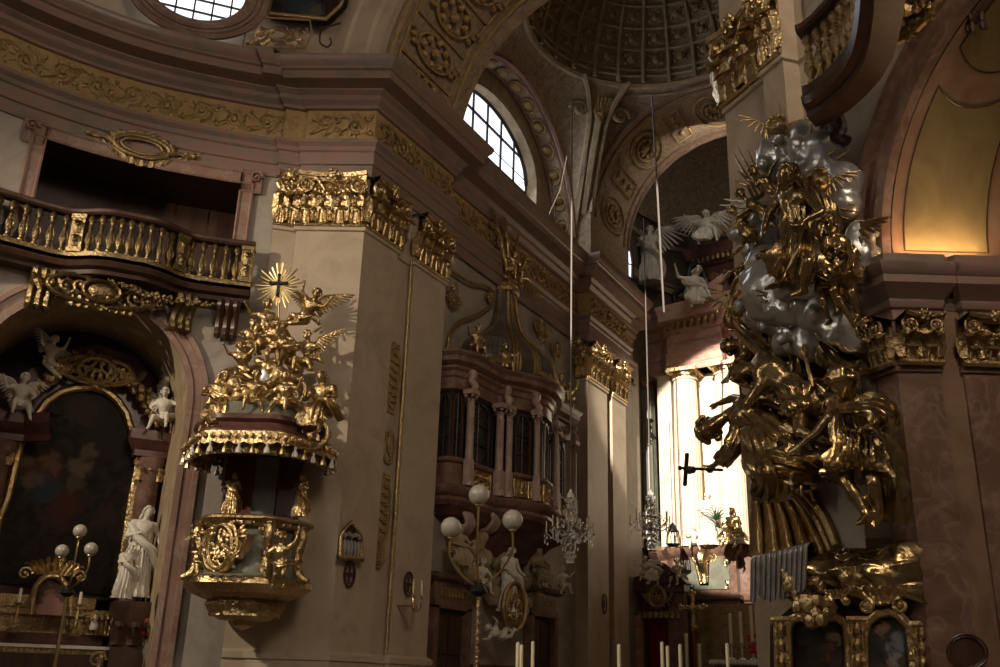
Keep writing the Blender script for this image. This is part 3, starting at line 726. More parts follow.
# impost of the right arch
IMP = [rp(jl-1.9, -.1), rp(jl-.5, -.1), rp(jl-.42, .0), rp(jl+.0, .0), jp(.55, 0), jp(.6, -.08), jp(.85, -.08), jp(.9, 0), jp(2.4, 0)]
b = MB(); zi = 6.05
b.sweep(IMP, [(0, zi), (.05, zi), (.05, zi+.14), (.09, zi+.16), (.12, zi+.22), (.12, zi+.26), (.16, zi+.3), (.3, zi+.42), (.3, zi+.52), (.34, zi+.56), (.38, zi+.64), (.38, zi+.68), (.2, zi+.72), (.2, zi+.86), (-.1, zi+.88)])
o = struct('trim_6', b, 'corn', angle=30); tag(o, 'dark moulded impost cornice at the foot of the right arch', 'cornice')
b = MB()
b.sweep([rp(jl-.42, -.1), rp(jl-.38, .04), rp(jl+.0, .04), jp(.49, .04), jp(.5, -.08)], [(0, 0), (0, 5.36), (.03, 5.37), (.03, 5.43), (0, 5.44), (0, 6.1)])
b.sweep([jp(.5, -.06), jp(.78, -.06)], [(0, 0), (0, 6.1)])
o = struct('wall_jamb_right', b, 'redm', angle=25); tag(o, 'red veined marble pilaster carrying the right arch', 'pilaster')
b = MB(); b.sweep([jp(.76, -.08), jp(.78, .04), jp(1.9, .04), jp(1.92, -.08)], [(0, 0), (0, 5.36), (.03, 5.37), (.03, 5.43), (0, 5.44), (0, 6.1)])
o = struct('trim_7', b, 'redm', angle=25); tag(o, 'second red veined marble pilaster at the right edge of the picture', 'pilaster')

# ------------------------------------------------------------------ above the cornice
b = MB()
UPW = [(p.x-.0, p.y) for p in NC]+[(-13.6, 14.75), (-12.7, 15.2), (-12.1, 15.45)]
b.sweep(UPW, [(-.25, 15), (-.25, 15.6), (-.1, 17.5), (.2, 20), (.8, 22.5)])
o = struct('wall_drum', b, 'beige'); tag(o, 'pale curved wall above the nave cornice', 'wall')
drum = o
C0 = V((-7.9, 23.2, 0))
# arch 1 band (nave face) and soffit
AX1, AXR = -7.9, 4.2
b = MB()
def a1f(r0, r1, y0, y1): b.grid(lambda u, v: (AX1-cos(pi*u)*(r0+(r1-r0)*v), y0+(y1-y0)*v, 15+sin(pi*u)*(r0+(r1-r0)*v)), 48, 1)
for r0, r1, y0, y1 in ((4.2, 4.2, 15.55, 15.3), (4.2, 4.55, 15.3, 15.3), (4.55, 4.6, 15.3, 15.2), (4.6, 5.1, 15.2, 15.15), (5.1, 5.15, 15.15, 15.05), (5.15, 5.5, 15.05, 15.05), (5.5, 5.6, 15.05, 15.2), (5.6, 9, 15.2, 14.6)): a1f(r0, r1, y0, y1)
o = struct('trim_8', b, 'beige'); tag(o, 'moulded pale arch band between nave and choir', 'arch')
b = MB(); b.grid(lambda u, v: (AX1-cos(pi*u)*4.2, 15.5+3.6*v, 15+sin(pi*u)*4.2), 48, 4)
o = struct('ceiling_arch_front', b, 'frescod'); tag(o, 'coffered brown painted arch soffit at the mouth of the choir', 'vault')
b = MB()
for i in range(1, 14):
    u = (i-.5)/13*1.0
    for yy in (15.62, 18.6):
        pass
for yy, r in ((15.65, .05), (15.95, .035), (18.5, .05), (18.2, .035)):
    b.tube([(AX1-cos(pi*k/48)*4.16, yy, 15+sin(pi*k/48)*4.16) for k in range(49)], r, 5)
for i in range(12):
    u = i/12
    b.tube([(AX1-cos(pi*u)*4.16, 15.95+2.25*k/4, 15+sin(pi*u)*4.16) for k in range(5)], .045, 5)
b.build('soffit_ribs', 'ochre', o)
b = MB()
for i in range(12):
    u = (i+.5)/12; c = V((AX1-cos(pi*u)*4.1, 17.08, 15+sin(pi*u)*4.1)); t = V((sin(pi*u), 0, cos(pi*u)))
    for q in range(8):
        a = q*pi/4; p = c+t*cos(a)*.3+V((0, 1, 0))*sin(a)*.5; b.ell(p, .1, 6)
    b.tube([c+t*cos(q*pi/10)*.38+V((0, 1, 0))*sin(q*pi/10)*.75 for q in range(20)], .04, 5, closed=True)
    b.ell(c, .14, 7)
    for sy in (-1, 1):
        for q in range(3): b.ell(c+V((0, sy*(.85+.1*q), 0))+t*(.15*(q-1)), (.07, .12, .07), 6)
b.build('soffit_rosettes', 'ochre', o)
# arch 2
b = MB()
A2 = lambda r, u, y: (AX1-cos(pi*u)*r, y, 16.9+sin(pi*u)*r)
b.grid(lambda u, v: A2(4.0, u, 27.5+3.5*v), 48, 4)
for r0, r1, y in ((4.0, 4.25, 27.45), (4.25, 4.5, 27.4)):
    b.grid(lambda u, v: A2(r0+(r1-r0)*v, u, y), 48, 1)
for sx in (-1, 1):
    b.add([(AX1+sx*4.0, 27.45, 14.9), (AX1+sx*4.0, 31, 14.9), (AX1+sx*4.0, 31, 16.9), (AX1+sx*4.0, 27.45, 16.9), (AX1+sx*4.6, 27.45, 14.9), (AX1+sx*4.6, 27.45, 16.9)], [(0, 1, 2, 3), (0, 3, 5, 4)])
o = struct('ceiling_arch_back', b, 'frescod'); tag(o, 'painted arch with rosettes in front of the high altar', 'vault')
b = MB()
for yy, r in ((27.45, .07), (27.8, .04), (30.9, .07), (30.5, .04)): b.tube([A2(3.97, k/48, yy) for k in range(49)], r, 5)
b.build('arch_moulding', M['pink'], o)
b = MB()
for i in range(9):
    u = (i+.5)/9; c = V(A2(3.92, u, 29.2)); t = V((sin(pi*u), 0, cos(pi*u)))
    big = i % 2 == 0
    rx, ry = (.62, 1.0) if big else (.3, .9)
    if big:
        for k in (1, .62): b.tube([c+t*cos(q*pi/12)*rx*k+V((0, 1, 0))*sin(q*pi/12)*ry*k for q in range(24)], .045, 5, closed=True)
        for q in range(8): b.ell(c+t*cos(q*pi/4)*.22+V((0, 1, 0))*sin(q*pi/4)*.35, .1, 6)
    else:
        P = [c+t*x*rx+V((0, 1, 0))*y*ry for x, y in ((-1, -1), (1, -1), (1, 1), (-1, 1))]; b.tube(P, .04, 4, closed=True)
        for q in range(3): b.ell(c+V((0, (q-1)*.5, 0)), (.1, .16, .1), 6)
b.build('arch_rosettes', 'ochre', o)
# formeret on the left wall, deep window bay
FY, FR, FZ = 23.2, 4.1, 15.95
def form(r, u, x): return (x, FY-cos(pi*u)*r, FZ+sin(pi*u)*r)
b = MB()
b.grid(lambda u, v: form(FR, u, -12.5+(-.75)*v), 48, 2)
for s_ in (-1, 1):
    y = FY+s_*FR; b.add([(-12.5, y, 15), (-13.25, y, 15), (-13.25, y, FZ), (-12.5, y, FZ)], [(0, 1, 2, 3)])
    y2 = FY+s_*4.5; b.add([(-12.5, y, 15), (-12.5, y2, 15), (-12.5, y2, FZ+.3), (-12.5, y, FZ)], [(0, 1, 2, 3)])
o = struct('wall_bay_left', b, 'frescod'); tag(o, 'painted wall arch around the choir window', 'arch')
b = MB()
for x, r in ((-12.47, .08), (-12.62, .04), (-13.15, .05)):
    b.tube([form(FR-.03, k/48, x) for k in range(49)], r, 5)
b.build('arch_moulding', 'pink', o)
# window wall X=-13.25 with window opening hw 2.7
WHW, WZ, WTOP = 2.75, 17.6, 19.3
def wtop(y):
    t = max(-1, min(1, (y-FY)/WHW)); return WZ+(WTOP-WZ)*math.sqrt(max(0, 1-t*t))
b = MB(); N = 60; ys = sorted(set([FY-FR+2*FR*i/N for i in range(N+1)]+[FY-WHW, FY+WHW]))
for y0, y1 in zip(ys, ys[1:]):
    m_ = (y0+y1)/2; ft = lambda y: FZ+math.sqrt(max(0, FR*FR-(y-FY)**2))
    if abs(m_-FY) < WHW:
        b.add([(-13.25, y0, wtop(y0)), (-13.25, y1, wtop(y1)), (-13.25, y1, ft(y1)), (-13.25, y0, ft(y0))], [(0, 1, 2, 3)])
        b.add([(-13.25, y0, wtop(y0)), (-13.25, y1, wtop(y1)), (-13.8, y1, wtop(y1)), (-13.8, y0, wtop(y0))], [(0, 1, 2, 3)])
    else:
        b.add([(-13.25, y0, 14.5), (-13.25, y1, 14.5), (-13.25, y1, ft(y1)), (-13.25, y0, ft(y0))], [(0, 1, 2, 3)])
for s_ in (-1, 1):
    y = FY+s_*WHW; b.add([(-13.25, y, 14.5), (-13.8, y, 14.5), (-13.8, y, WZ), (-13.25, y, WZ)], [(0, 1, 2, 3)])
o = struct('wall_window_left', b, 'frescog'); tag(o, 'painted wall around the tall arched choir window', 'wall')
b = MB()
for k in range(14):
    u = .04+.92*k/13; c = V(form(FR-.08, u, -12.88)); b.ell(c, (.18, .28, .1), 8)
    b.tube([c+V((.22*cos(q), .0, 0))+V((0, sin(pi*u), cos(pi*u)))*(.3*sin(q)) for q in [i*pi/6 for i in range(12)]], .03, 5, closed=True)
b.build('arch_stucco', 'ochre', o)
# window glass and bars
wn = MB()
ysg = [FY-WHW+2*WHW*i/40 for i in range(41)]
for y0, y1 in zip(ysg, ysg[1:]): wn.add([(-13.7, y0, 14.9), (-13.7, y1, 14.9), (-13.7, y1, wtop(y1)), (-13.7, y0, wtop(y0))], [(0, 1, 2, 3)])
w1 = struct('window_1', wn, 'day'); tag(w1, 'bright arched choir window with dark leading above the cornice', 'window')
wb = MB()
for k in range(7):
    y = FY-WHW+2*WHW*k/6; wb.box(-13.69, -13.64, y-.035, y+.035, 14.9, wtop(y)+.02)
for z in (15.9, 17.3, 18.5): 
    hw = WHW if z <= WZ else WHW*math.sqrt(max(0, 1-((z-WZ)/(WTOP-WZ))**2)); wb.box(-13.69, -13.64, FY-hw, FY+hw, z-.04, z+.04)
for z in (15.2, 16.35, 16.8, 17.8): wb.box(-13.69, -13.67, FY-WHW, FY+WHW, z-.01, z+.01)
wb.tube([(-13.66, y, wtop(y)) for y in ysg], .07, 5)
wb.build('glazing_bars', 'lead', w1)
# vault of the choir bay
RZ, RR = 21.0, 3.95
def bottom(th):
    c, s_ = cos(th), sin(th); k = min(4.6/abs(c) if abs(c) > 1e-6 else 99, 4.4/abs(s_) if abs(s_) > 1e-6 else 99)
    x, y = C0.x+c*k, C0.y+s_*k
    if abs(abs(c*k)-4.6) < 1e-3: z = 15.95+math.sqrt(max(0, 4.1**2-(y-FY)**2)) if abs(y-FY) < 4.1 else 15.95
    elif s_ > 0: z = 16.9+math.sqrt(max(0, 16-(x-AX1)**2)) if abs(x-AX1) < 4 else 16.9
    else: z = 15+math.sqrt(max(0, 17.64-(x-AX1)**2)) if abs(x-AX1) < 4.2 else 15
    return V((x, y, z))
def pend(u, v):
    th = 2*pi*u+pi/4; a = bottom(th); c = V((C0.x+cos(th)*RR, C0.y+sin(th)*RR, RZ)); p = a.lerp(c, v); p.z += .35*sin(pi*v)*min(1, (RZ-a.z)/3)
    return p
b = MB(); b.grid(pend, 160, 10)
o = struct('ceiling_vault', b, 'frescod', angle=60); tag(o, 'brown painted pendentives of the choir vault', 'vault'); vault = o
b = MB()
for r, z, t in ((RR+.05, RZ-.05, .12), (RR+.35, RZ-.22, .06), (RR-.08, RZ+.25, .06)):
    b.tube([(C0.x+cos(q*pi/48)*r, C0.y+sin(q*pi/48)*r, z) for q in range(96)], t, 6, closed=True)
b.build('vault_ring', 'frescog', vault)
b = MB()
DH = 4.2
def dome(th, ph, k=1.): return V((C0.x+cos(th)*cos(ph)*RR*k, C0.y+sin(th)*cos(ph)*RR*k, RZ+sin(ph)*DH*k))
b.grid(lambda u, v: dome(2*pi*u, v*pi/2*.98), 96, 20)
o = struct('ceiling_dome', b, 'frescod', angle=60); tag(o, 'painted coffered dome over the choir bay', 'dome')
b = MB(); NM = 28
for i in range(NM):
    b.tube([dome(2*pi*i/NM, q/14*pi/2*.95, .985) for q in range(15)], [.1*(1-.75*q/14) for q in range(15)], 5)
for ph in (.12, .3, .48, .66, .84, 1.0, 1.15): b.tube([dome(2*pi*q/84, ph, .985) for q in range(84)], .055, 5, closed=True)
b.build('dome_ribs', 'frescog', o)
b = MB()
for i in range(NM):
    for ph in (.21, .39, .57, .75, .92):
        th = 2*pi*(i+.5)/NM; c = dome(th, ph, .975); b.ell(c, .13*cos(ph)+.02, 6)
        for q in range(4): b.ell(dome(th+.05*(1 if q % 2 else -1), ph+.035*(1 if q > 1 else -1), .975), .055, 5)
b.build('dome_rosettes', 'ochre', o)
# shell corbels in the pendentive corners
def corbel(th, lab):
    k = thing('vault_corbel', lab, 'vault ornament')
    b = MB(); P = []
    for q in range(11):
        v = q/10; P.append(pend((th-pi/4)/(2*pi), v)-V((cos(th), sin(th), 0))*.15)
    side = V((-sin(th), cos(th), 0))
    for s_ in (-1, 1):
        b.tube([p+side*s_*(.28+.55*max(0, (i-5)/5)**2) for i, p in enumerate(P)], [.1]*11, 6)
        c = P[7]+side*s_*.75
        b.tube([c+side*s_*cos(a)*.35*(1-t)+V((0, 0, 1))*sin(a)*.35*(1-t) for a, t in [(q*.5, q/20) for q in range(20)]], .07, 6)
    b.tube(P[:8], [.16]*8, 6)
    b.build('bracket', 'frescog', k)
    b = MB(); c = P[7]
    for q in range(7):
        a = (q-3)*.28; b.tube([c+V((0, 0, -.35)), c+side*sin(a)*.35+V((0, 0, .1)), c+side*sin(a)*.55+V((0, 0, .5))-V((cos(th), sin(th), 0))*.2], [.05, .09, .07], 6)
    b.build('shell', 'ochre', k)
    return k
corbel(pi*3/4, 'painted bracket with gilded shell below the choir dome')
# right side bay wall (unseen side kept plain), far apse
b = MB()
b.add([(-3.3, 18.8, 0), (-3.3, 31, 0), (-3.3, 31, 17), (-3.3, 18.8, 17)], [(3, 2, 1, 0)])
b.grid(lambda u, v: (-3.3, FY-cos(pi*u)*FR*v, 15.9+sin(pi*u)*FR*v), 24, 6)
o = struct('wall_choir_right', b, 'frescog'); tag(o, 'right side wall of the choir', 'wall')
# apse
b = MB()
AP = V((-7.9, 34.5)); ar = 5.2
apse = [(-12.6, 31.0)]+[(AP.x-cos(q*pi/16)*ar, AP.y-.5+sin(q*pi/16)*ar*1.05) for q in range(17)]+[(-3.2, 31.0)]
b.sweep(apse, [(0, 0), (0, 15), (0, 23)])
o = struct('wall_apse', b, noisy('apse_brown', [(.3, (.09, .065, .045)), (.7, (.16, .12, .085))], 1.5, rough=.8)); tag(o, 'dark rounded apse wall behind the high altar', 'wall')
b = MB(); b.grid(lambda u, v: (AP.x-cos(pi*u)*ar*cos(v*1.5), AP.y-1.5+sin(pi*u)*ar*1.2*cos(v*1.5), 20.5+sin(v*1.5)*3.2), 40, 10)
b.add([(-13.5, 31, 20.9), (-2.3, 31, 20.9), (-2.3, 33.3, 24), (-13.5, 33.3, 24)], [(0, 1, 2, 3)])
struct('ceiling_apse', b, 'frescod')
b = MB()
for z, r in ((17.5, .12), (17.8, .07), (19.6, .1)): b.sweep([(x, y) for x, y in apse], [(0, z-r), (r*1.5, z-r), (r*1.5, z+r), (0, z+r)])
struct('trim_9', b, 'frescog')
# ------------------------------------------------------------------ capitals of the great order
zc, hc = 11.02, 1.25
capital('pilaster_capital', 'gilded capital on the pale pilaster corner right above the pulpit', [((-13.93, 14.42), (-13.55, 14.78)), ((-13.5, 14.70), (-12.15, 15.40)), ((-12.15, 15.42), (-12.15, 16.82))], zc, hc)
capital('pilaster_capital', 'gilded capital on the narrower pilaster just right of the big corner capital', [((-12.15, 17.42), (-12.15, 18.86))], zc, hc)
capital('pilaster_capital', 'gilded capital on the sunlit pilaster beside the oratory roof', [((-12.56, 27.65), (-12.12, 27.65)), ((-12.12, 27.65), (-12.12, 29.3))], zc, hc)
capital('pilaster_capital', 'gilded capital on the last choir pilaster next to the high altar columns', [((-12.12, 29.75), (-12.12, 31.0))], zc, hc)
capital('pilaster_capital', 'huge dark gilded capital high on the pier above the silver clouds', [(rp(.0, .02), rp(a1, .02)), (rp(a1+.02, .12), rp(aP, .12))], zc, hc+.1)
capital('pilaster_capital', 'gilded capital of the red marble pilaster under the right impost cornice', [(rp(jl-.38, .05), rp(jl, .05)), (jp(.0, .05), jp(.5, .05))], 5.44, .62, 'gold2')
capital('pilaster_capital', 'gilded capital cut by the right edge of the picture', [(jp(.78, .05), jp(1.5, .05))], 5.44, .62, 'gold2')

# ------------------------------------------------------------------ balcony over the left chapel
def balcony_path(s0, s1, o):
    P = []
    for i in range(49):
        u = i/48; s_ = s0+(s1-s0)*u; q = .5*math.exp(-((u-.715)/.105)**4)
        P.append((s_, o+q))
    return P
S0b, S1b = 1.2, S_OP1+.5
BP = balcony_path(S0b, S1b, .38); zb = 9.28
def bal_pt(u, z, do=0.):
    i = u*48; j = min(47, int(i)); f = i-j; s_ = BP[j][0]*(1-f)+BP[j+1][0]*f; o = BP[j][1]*(1-f)+BP[j+1][1]*f
    return V(nave_map((s_, -(o+do), z)))
bal = T_('balcony', 'dark curved balcony with gilded balusters above the left chapel arch', 'balcony', nave_map((AC, 0, zb)))
def rail(prof):
    b = MB(); b.sweep([tuple(bal_pt(i/64, 0).to_2d()) for i in range(65)], prof); return b
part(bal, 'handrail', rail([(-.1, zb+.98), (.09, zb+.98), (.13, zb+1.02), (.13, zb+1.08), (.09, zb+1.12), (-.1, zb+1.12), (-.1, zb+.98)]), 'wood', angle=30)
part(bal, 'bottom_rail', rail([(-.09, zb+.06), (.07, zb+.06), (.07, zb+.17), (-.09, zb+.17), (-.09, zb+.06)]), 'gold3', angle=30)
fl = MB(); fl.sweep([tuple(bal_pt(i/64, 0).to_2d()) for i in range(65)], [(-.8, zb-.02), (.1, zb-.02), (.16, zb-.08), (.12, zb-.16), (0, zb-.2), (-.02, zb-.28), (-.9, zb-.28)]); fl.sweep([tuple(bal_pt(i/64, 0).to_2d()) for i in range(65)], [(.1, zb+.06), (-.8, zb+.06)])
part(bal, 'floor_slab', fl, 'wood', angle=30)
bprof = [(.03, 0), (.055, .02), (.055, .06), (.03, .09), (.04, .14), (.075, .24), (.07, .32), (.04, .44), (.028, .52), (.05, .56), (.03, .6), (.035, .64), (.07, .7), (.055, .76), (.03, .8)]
posts = (.1, .4, .6, .83, .985)
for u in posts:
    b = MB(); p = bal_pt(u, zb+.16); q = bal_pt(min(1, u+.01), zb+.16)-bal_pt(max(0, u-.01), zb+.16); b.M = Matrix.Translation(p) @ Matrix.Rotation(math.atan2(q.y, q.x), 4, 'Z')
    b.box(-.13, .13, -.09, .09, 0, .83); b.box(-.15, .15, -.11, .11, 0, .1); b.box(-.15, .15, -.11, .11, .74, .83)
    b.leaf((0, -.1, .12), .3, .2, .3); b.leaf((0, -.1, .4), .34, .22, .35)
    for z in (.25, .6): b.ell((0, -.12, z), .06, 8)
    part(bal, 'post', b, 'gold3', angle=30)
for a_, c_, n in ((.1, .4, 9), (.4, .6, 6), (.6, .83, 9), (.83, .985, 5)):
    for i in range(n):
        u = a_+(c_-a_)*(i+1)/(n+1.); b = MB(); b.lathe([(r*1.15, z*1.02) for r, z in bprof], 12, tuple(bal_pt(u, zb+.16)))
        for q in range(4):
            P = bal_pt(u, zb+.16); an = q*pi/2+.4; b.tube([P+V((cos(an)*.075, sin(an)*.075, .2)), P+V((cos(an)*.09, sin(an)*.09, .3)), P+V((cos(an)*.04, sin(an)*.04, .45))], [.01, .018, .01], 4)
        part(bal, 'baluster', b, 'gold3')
# underside cartouche, garlands and consoles
b = MB(); b.M = CH.mat(0, .5, zb-.55); rocaille(b, 2.4, .75, 4, tr=.045, crown=False, seed=5); oval_frame(b, .7, .45, -.1, .05); b.ell((0, -.05, 0), (.3, .1, .18), 12)
for i in range(9): b.leaf(((i-4)*.14, -.05, -.15), -.32, .13, .2)
part(bal, 'underside_cartouche', b, 'gold3', angle=60)
b = MB(); garland(b, bal_pt(.68, zb-.35, -.1), bal_pt(.95, zb-.35, -.1), .14, .07, 26); part(bal, 'garland', b, 'gold3'); b = MB(); garland(b, bal_pt(.02, zb-.35, -.1), bal_pt(.25, zb-.35, -.1), .14, .07, 26); part(bal, 'garland', b, 'gold3')
for u in (.955, .55, .85):
    b = MB(); p = bal_pt(u, zb-.28, -.28); q = bal_pt(u, 0)-bal_pt(u-.02, 0); b.M = Matrix.Translation(p) @ Matrix.Rotation(math.atan2(q.y, q.x), 4, 'Z')
    for x in (-.16, 0, .16): b.tube(catmull([(x, -.28, -.02), (x, -.3, -.14), (x, -.12, -.3), (x, -.05, -.55), (x, -.1, -.68), (x, 0, -.7)], 4), .085, 6)
    b.box(-.24, .24, -.3, .12, -.1, 0)
    part(bal, 'console', b, 'wood' if u > .9 else 'gold3')

# cartouche above the opening
sc_, zz_ = nave_px(142, 147, .1)
pc = V(nave_map((sc_, -.1, zz_))); cp = Plane(pc.to_2d(), nave_at(sc_)[1])
t = T_('cartouche', 'gilded scrollwork cartouche above the dark gallery opening', 'ornament', pc)
b = MB(); b.M = cp.mat(0, 0, pc.z); oval_frame(b, 1.15, .5, -.05, .05); oval_frame(b, .85, .34, -.05, .03)
for i in range(16):
    a = i*2*pi/16; b.leaf((cos(a)*.58, -.03, sin(a)*.26-.05), .2*(1 if sin(a) > -.2 else -1), .16, .3, lean=cos(a)*.6)
for d in (-1, 1):
    b.spiral((d*.2, -.06, .3), .12, 1.3, pi/2, .035, d, 5, 14); b.spiral((d*.55, -.06, -.1), .12, 1.3, -pi/2, .035, d, 5, 14)
part(t, 'shell_frame', b, 'gold2')
for d in (-1, 1):
    b = MB(); b.M = cp.mat(0, 0, pc.z)
    b.tube(catmull([(d*.6, -.03, -.05), (d*.8, -.05, .02), (d*.95, -.05, -.02), (d*1.12, -.05, .05)], 4), .03, 5)
    for q in range(6): b.leaf((d*(.82+.07*q), -.03, -.03+.02*q), .13*(1 if q % 2 else -1), .09, .3, lean=d*.6)
    b.ell((d*1.1, -.07, .03), .07, 8)
    part(t, 'leaf_spray', b, 'gold2')

# round window in the drum, picture and gilt relief
RW = Plane((-15.35, 12.95), nave_at(nave_s(-15.35, 12.95))[1])
def drum_px(x, y, o=-.05): return RW.loc(x, y, o)
cxw, _ = drum_px(196, 0); czw = drum_px(196, 27)[1]; rw = (drum_px(247, 0)[0]-drum_px(146, 0)[0])/2*1.02
b = MB(); b.M = RW.mat(cxw, .12, czw+rw*.85)
b.grid(lambda u, v: (cos(2*pi*u)*rw*v, 0, sin(2*pi*u)*rw*.85*v), 40, 3)
w2 = struct('window_2', b, 'day'); tag(w2, 'bright round window in the drum at the top of the picture', 'window')
b = MB(); b.M = RW.mat(cxw, .14, czw+rw*.85)
for i in range(-3, 4): b.box(i*rw*.36-.02, i*rw*.36+.02, -.02, .02, -rw*.84*math.sqrt(max(0.02, 1-(i*.36)**2)) if abs(i*.36) < 1 else 0, rw*.84*math.sqrt(max(.02, 1-(i*.36)**2)) if abs(i*.36) < 1 else 0)
for i in range(-3, 4):
    if abs(i*.36) < 1: q = rw*math.sqrt(1-(i*.36)**2); b.box(-q, q, -.02, .02, i*rw*.3-.02, i*rw*.3+.02)
b.build('glazing_bars', 'lead', w2)
b = MB(); b.M = RW.mat(cxw, .12, czw+rw*.85)
for k_, r_ in ((1.02, .06), (1.12, .1), (1.26, .05), (1.4, .08)): b.tube([(cos(i*pi/30)*rw*k_, -.05, sin(i*pi/30)*rw*.85*k_) for i in range(60)], r_, 6, closed=True)
b.grid(lambda u, v: (cos(2*pi*u)*rw*(1.0+.42*v), -.02, sin(2*pi*u)*rw*.85*(1.0+.42*v)), 60, 1)
b.build('window_frame', 'pink', w2)
DP = Plane((-13.6, 14.75), (.89, .45))
def drum_prism(px, o0, o1, name, m, parent=None):
    P = [DP.loc(x, y, o1) for x, y in px]; b = MB(); b.M = DP.mat(0, 0, 0); b.prism(P, -o1, -o0); return b
t = T_('ceiling_painting', 'dark painting in the drum above the corner of the cornice', 'painting', DP.at(310, 15, .2))
pm = painting('dark_fresco_picture', [(tuple(DP.at(312, 12, .3)), .35, (.10, .09, .07)), (tuple(DP.at(300, 2, .3)), .5, (.03, .04, .05))])
part(t, 'canvas', drum_prism([(268, 13), (326, 19), (345, 0), (350, -25), (275, -25)], .05, .32, '', ''), pm)
b = MB(); b.tube([DP.at(x, y, .36) for x, y in [(268, 13), (326, 19), (340, 6), (346, -8), (350, -25)]], .05, 6); b.tube([DP.at(x, y, .36) for x, y in [(268, 13), (276, -25)]], .05, 6); part(t, 'gilt_frame', b, 'gold2')
t = T_('scroll_relief', 'gilded acanthus scroll relief on the drum under the dark painting', 'ornament', DP.at(278, 46, .2))
b = MB(); l0, z0_ = DP.loc(247, 38, .3); l1, z1_ = DP.loc(306, 40, .3); b.M = DP.mat(0, .3, 0)
rinceau(b, l0, l1, (z0_+z1_)/2+.05, .62, tr=.05); part(t, 'scrolls', b, 'gold')
b = MB(); b.tube([DP.at(x, y, .32) for x, y in [(243, 47), (305, 48), (312, 34), (310, 20), (255, 17), (246, 26)]], .03, 5, closed=True); part(t, 'border', b, 'ochre')
b = MB(); b.tube(catmull([DP.at(x, y, .34) for x, y in [(341, 23), (334, 25), (322, 30), (320, 42), (327, 47), (331, 43), (330, 38)]], 4), .025, 5); part(t, 'hook_moulding', b, 'wood')

# ------------------------------------------------------------------ wall relief panels and small things on the left pier
SP = Plane((-12.15, 15.42), (0, 1)); SP2 = Plane((-12.3, 16.72), (0, 1))
def relief_oval(px, py, hpx, kind, lab):
    c = SP2.at(px, py, .02); t = T_('wall_relief', lab, 'relief', c); h = hpx/960*(c-EYE).length/2
    b = MB(); b.M = SP2.mat(SP2.loc(px, py, .02)[0], .02, c.z); w = .25
    oval_frame(b, w*2, h*2, -.03, .025); 
    if kind == 'medal':
        oval_frame(b, w*1.6, h*1.6, -.03, .015); b.ell((0, -.03, .05), (.08, .05, .2), 8); b.ell((0, -.04, .28), .06, 8); b.ell((.07, -.03, -.1), (.05, .04, .12), 7)
    else:
        for i in range(7):
            z = -h*.8+i*h*.27; b.leaf((0, -.02, z), h*.3, w*1.3, .25)
            for d in (-1, 1): b.spiral((d*w*.5, -.03, z+.06), w*.32, 1.2, -pi/2, .018, d, 4, 12)
        for d in (-1, 1): b.leaf((d*.05, -.02, h), h*.22, w*.6, .2, lean=d*.3); b.leaf((d*.05, -.02, -h), -h*.22, w*.6, .2, lean=-d*.3)
    part(t, 'relief_work', b, 'ochre')
relief_oval(393, 378, 62, 'lozenge', 'leaf lozenge relief, highest of the reliefs between the pilasters')
relief_oval(388, 447, 32, 'medal', 'oval medallion relief with a figure between the pilasters')
relief_oval(383, 512, 64, 'lozenge', 'scroll relief below the oval medallion between the pilasters')
relief_oval(377, 553, 26, 'lozenge', 'small antler-like scroll relief, lowest between the pilasters')
# station picture
t = T_('station_relief', 'small pointed gilt frame with silvery figure relief on the shaded pilaster', 'relief', SP.at(350, 558, .1))
def spx(pts, o): return [(SP.loc(x, y, o)[0], SP.loc(x, y, o)[1]) for x, y in pts]
b = MB(); b.M = SP.mat(); b.prism(spx([(340, 556), (361, 559), (362, 537), (357, 530), (352, 522), (345, 528), (341, 536)], .05), -.08, -.0); part(t, 'back_panel', b, 'wood')
b = MB(); P = [SP.at(x, y, .12) for x, y in [(340, 556), (341, 536), (345, 528), (351.5, 522), (357, 530), (361.5, 537), (361, 559)]]; b.tube(P, .04, 6); b.tube([P[0], P[-1]], .05, 6); b.tube([SP.at(338, 557, .14), SP.at(363, 560, .14)], .05, 6); part(t, 'gilt_frame', b, 'gold')
b = MB()
for i in range(5):
    p = SP.at(344+i*3.4, 548+i*.6, .12); b.ell(p, (.05, .05, .2), 7); b.ell(p+V((0, 0, .25+.04*(i % 2))), .055, 7)
part(t, 'figures', b, 'silver')
for px, py, lab in ((349, 574, 'dark ringed consecration cross below the pointed gilt relief'), (408, 584, 'dark ringed cross on the pilaster above the candle sconce')):
    PL = SP if px < 380 else Plane((-12.15, 17.42), (0, 1))
    a, z = PL.loc(px, py, .02); b = MB(); b.M = PL.mat(a, .02, z); oval_frame(b, .34, .5, -.02, .022, 24); oval_frame(b, .24, .38, -.02, .01, 24)
    b.prism([(-.012, -.16), (.012, -.16), (.03, 0), (.012, .16), (-.012, .16), (-.03, 0)], -.03, 0); b.prism([(-.11, -.02), (.11, -.02), (.11, .02), (-.11, .02)], -.03, 0)
    solo('consecration_cross', lab, 'cross', b, 'wood', PL.w(a, 0, z-.25))
a, z = Plane((-12.15, 17.42), (0, 1)).loc(603, 0, 0)
PZ2 = Plane((-12.12, 27.65), (0, 1)); a, z = PZ2.loc(604, 604, .02); b = MB(); b.M = PZ2.mat(a, .02, z); oval_frame(b, .3, .6, -.02, .022, 24); b.box(-.02, .02, -.03, 0, -.12, .12); b.box(-.08, .08, -.03, 0, -.02, .02)
solo('consecration_cross', 'small dark ringed cross on the sunlit pilaster by the red curtain portal', 'cross', b, 'wood', PZ2.w(a, 0, z-.3))
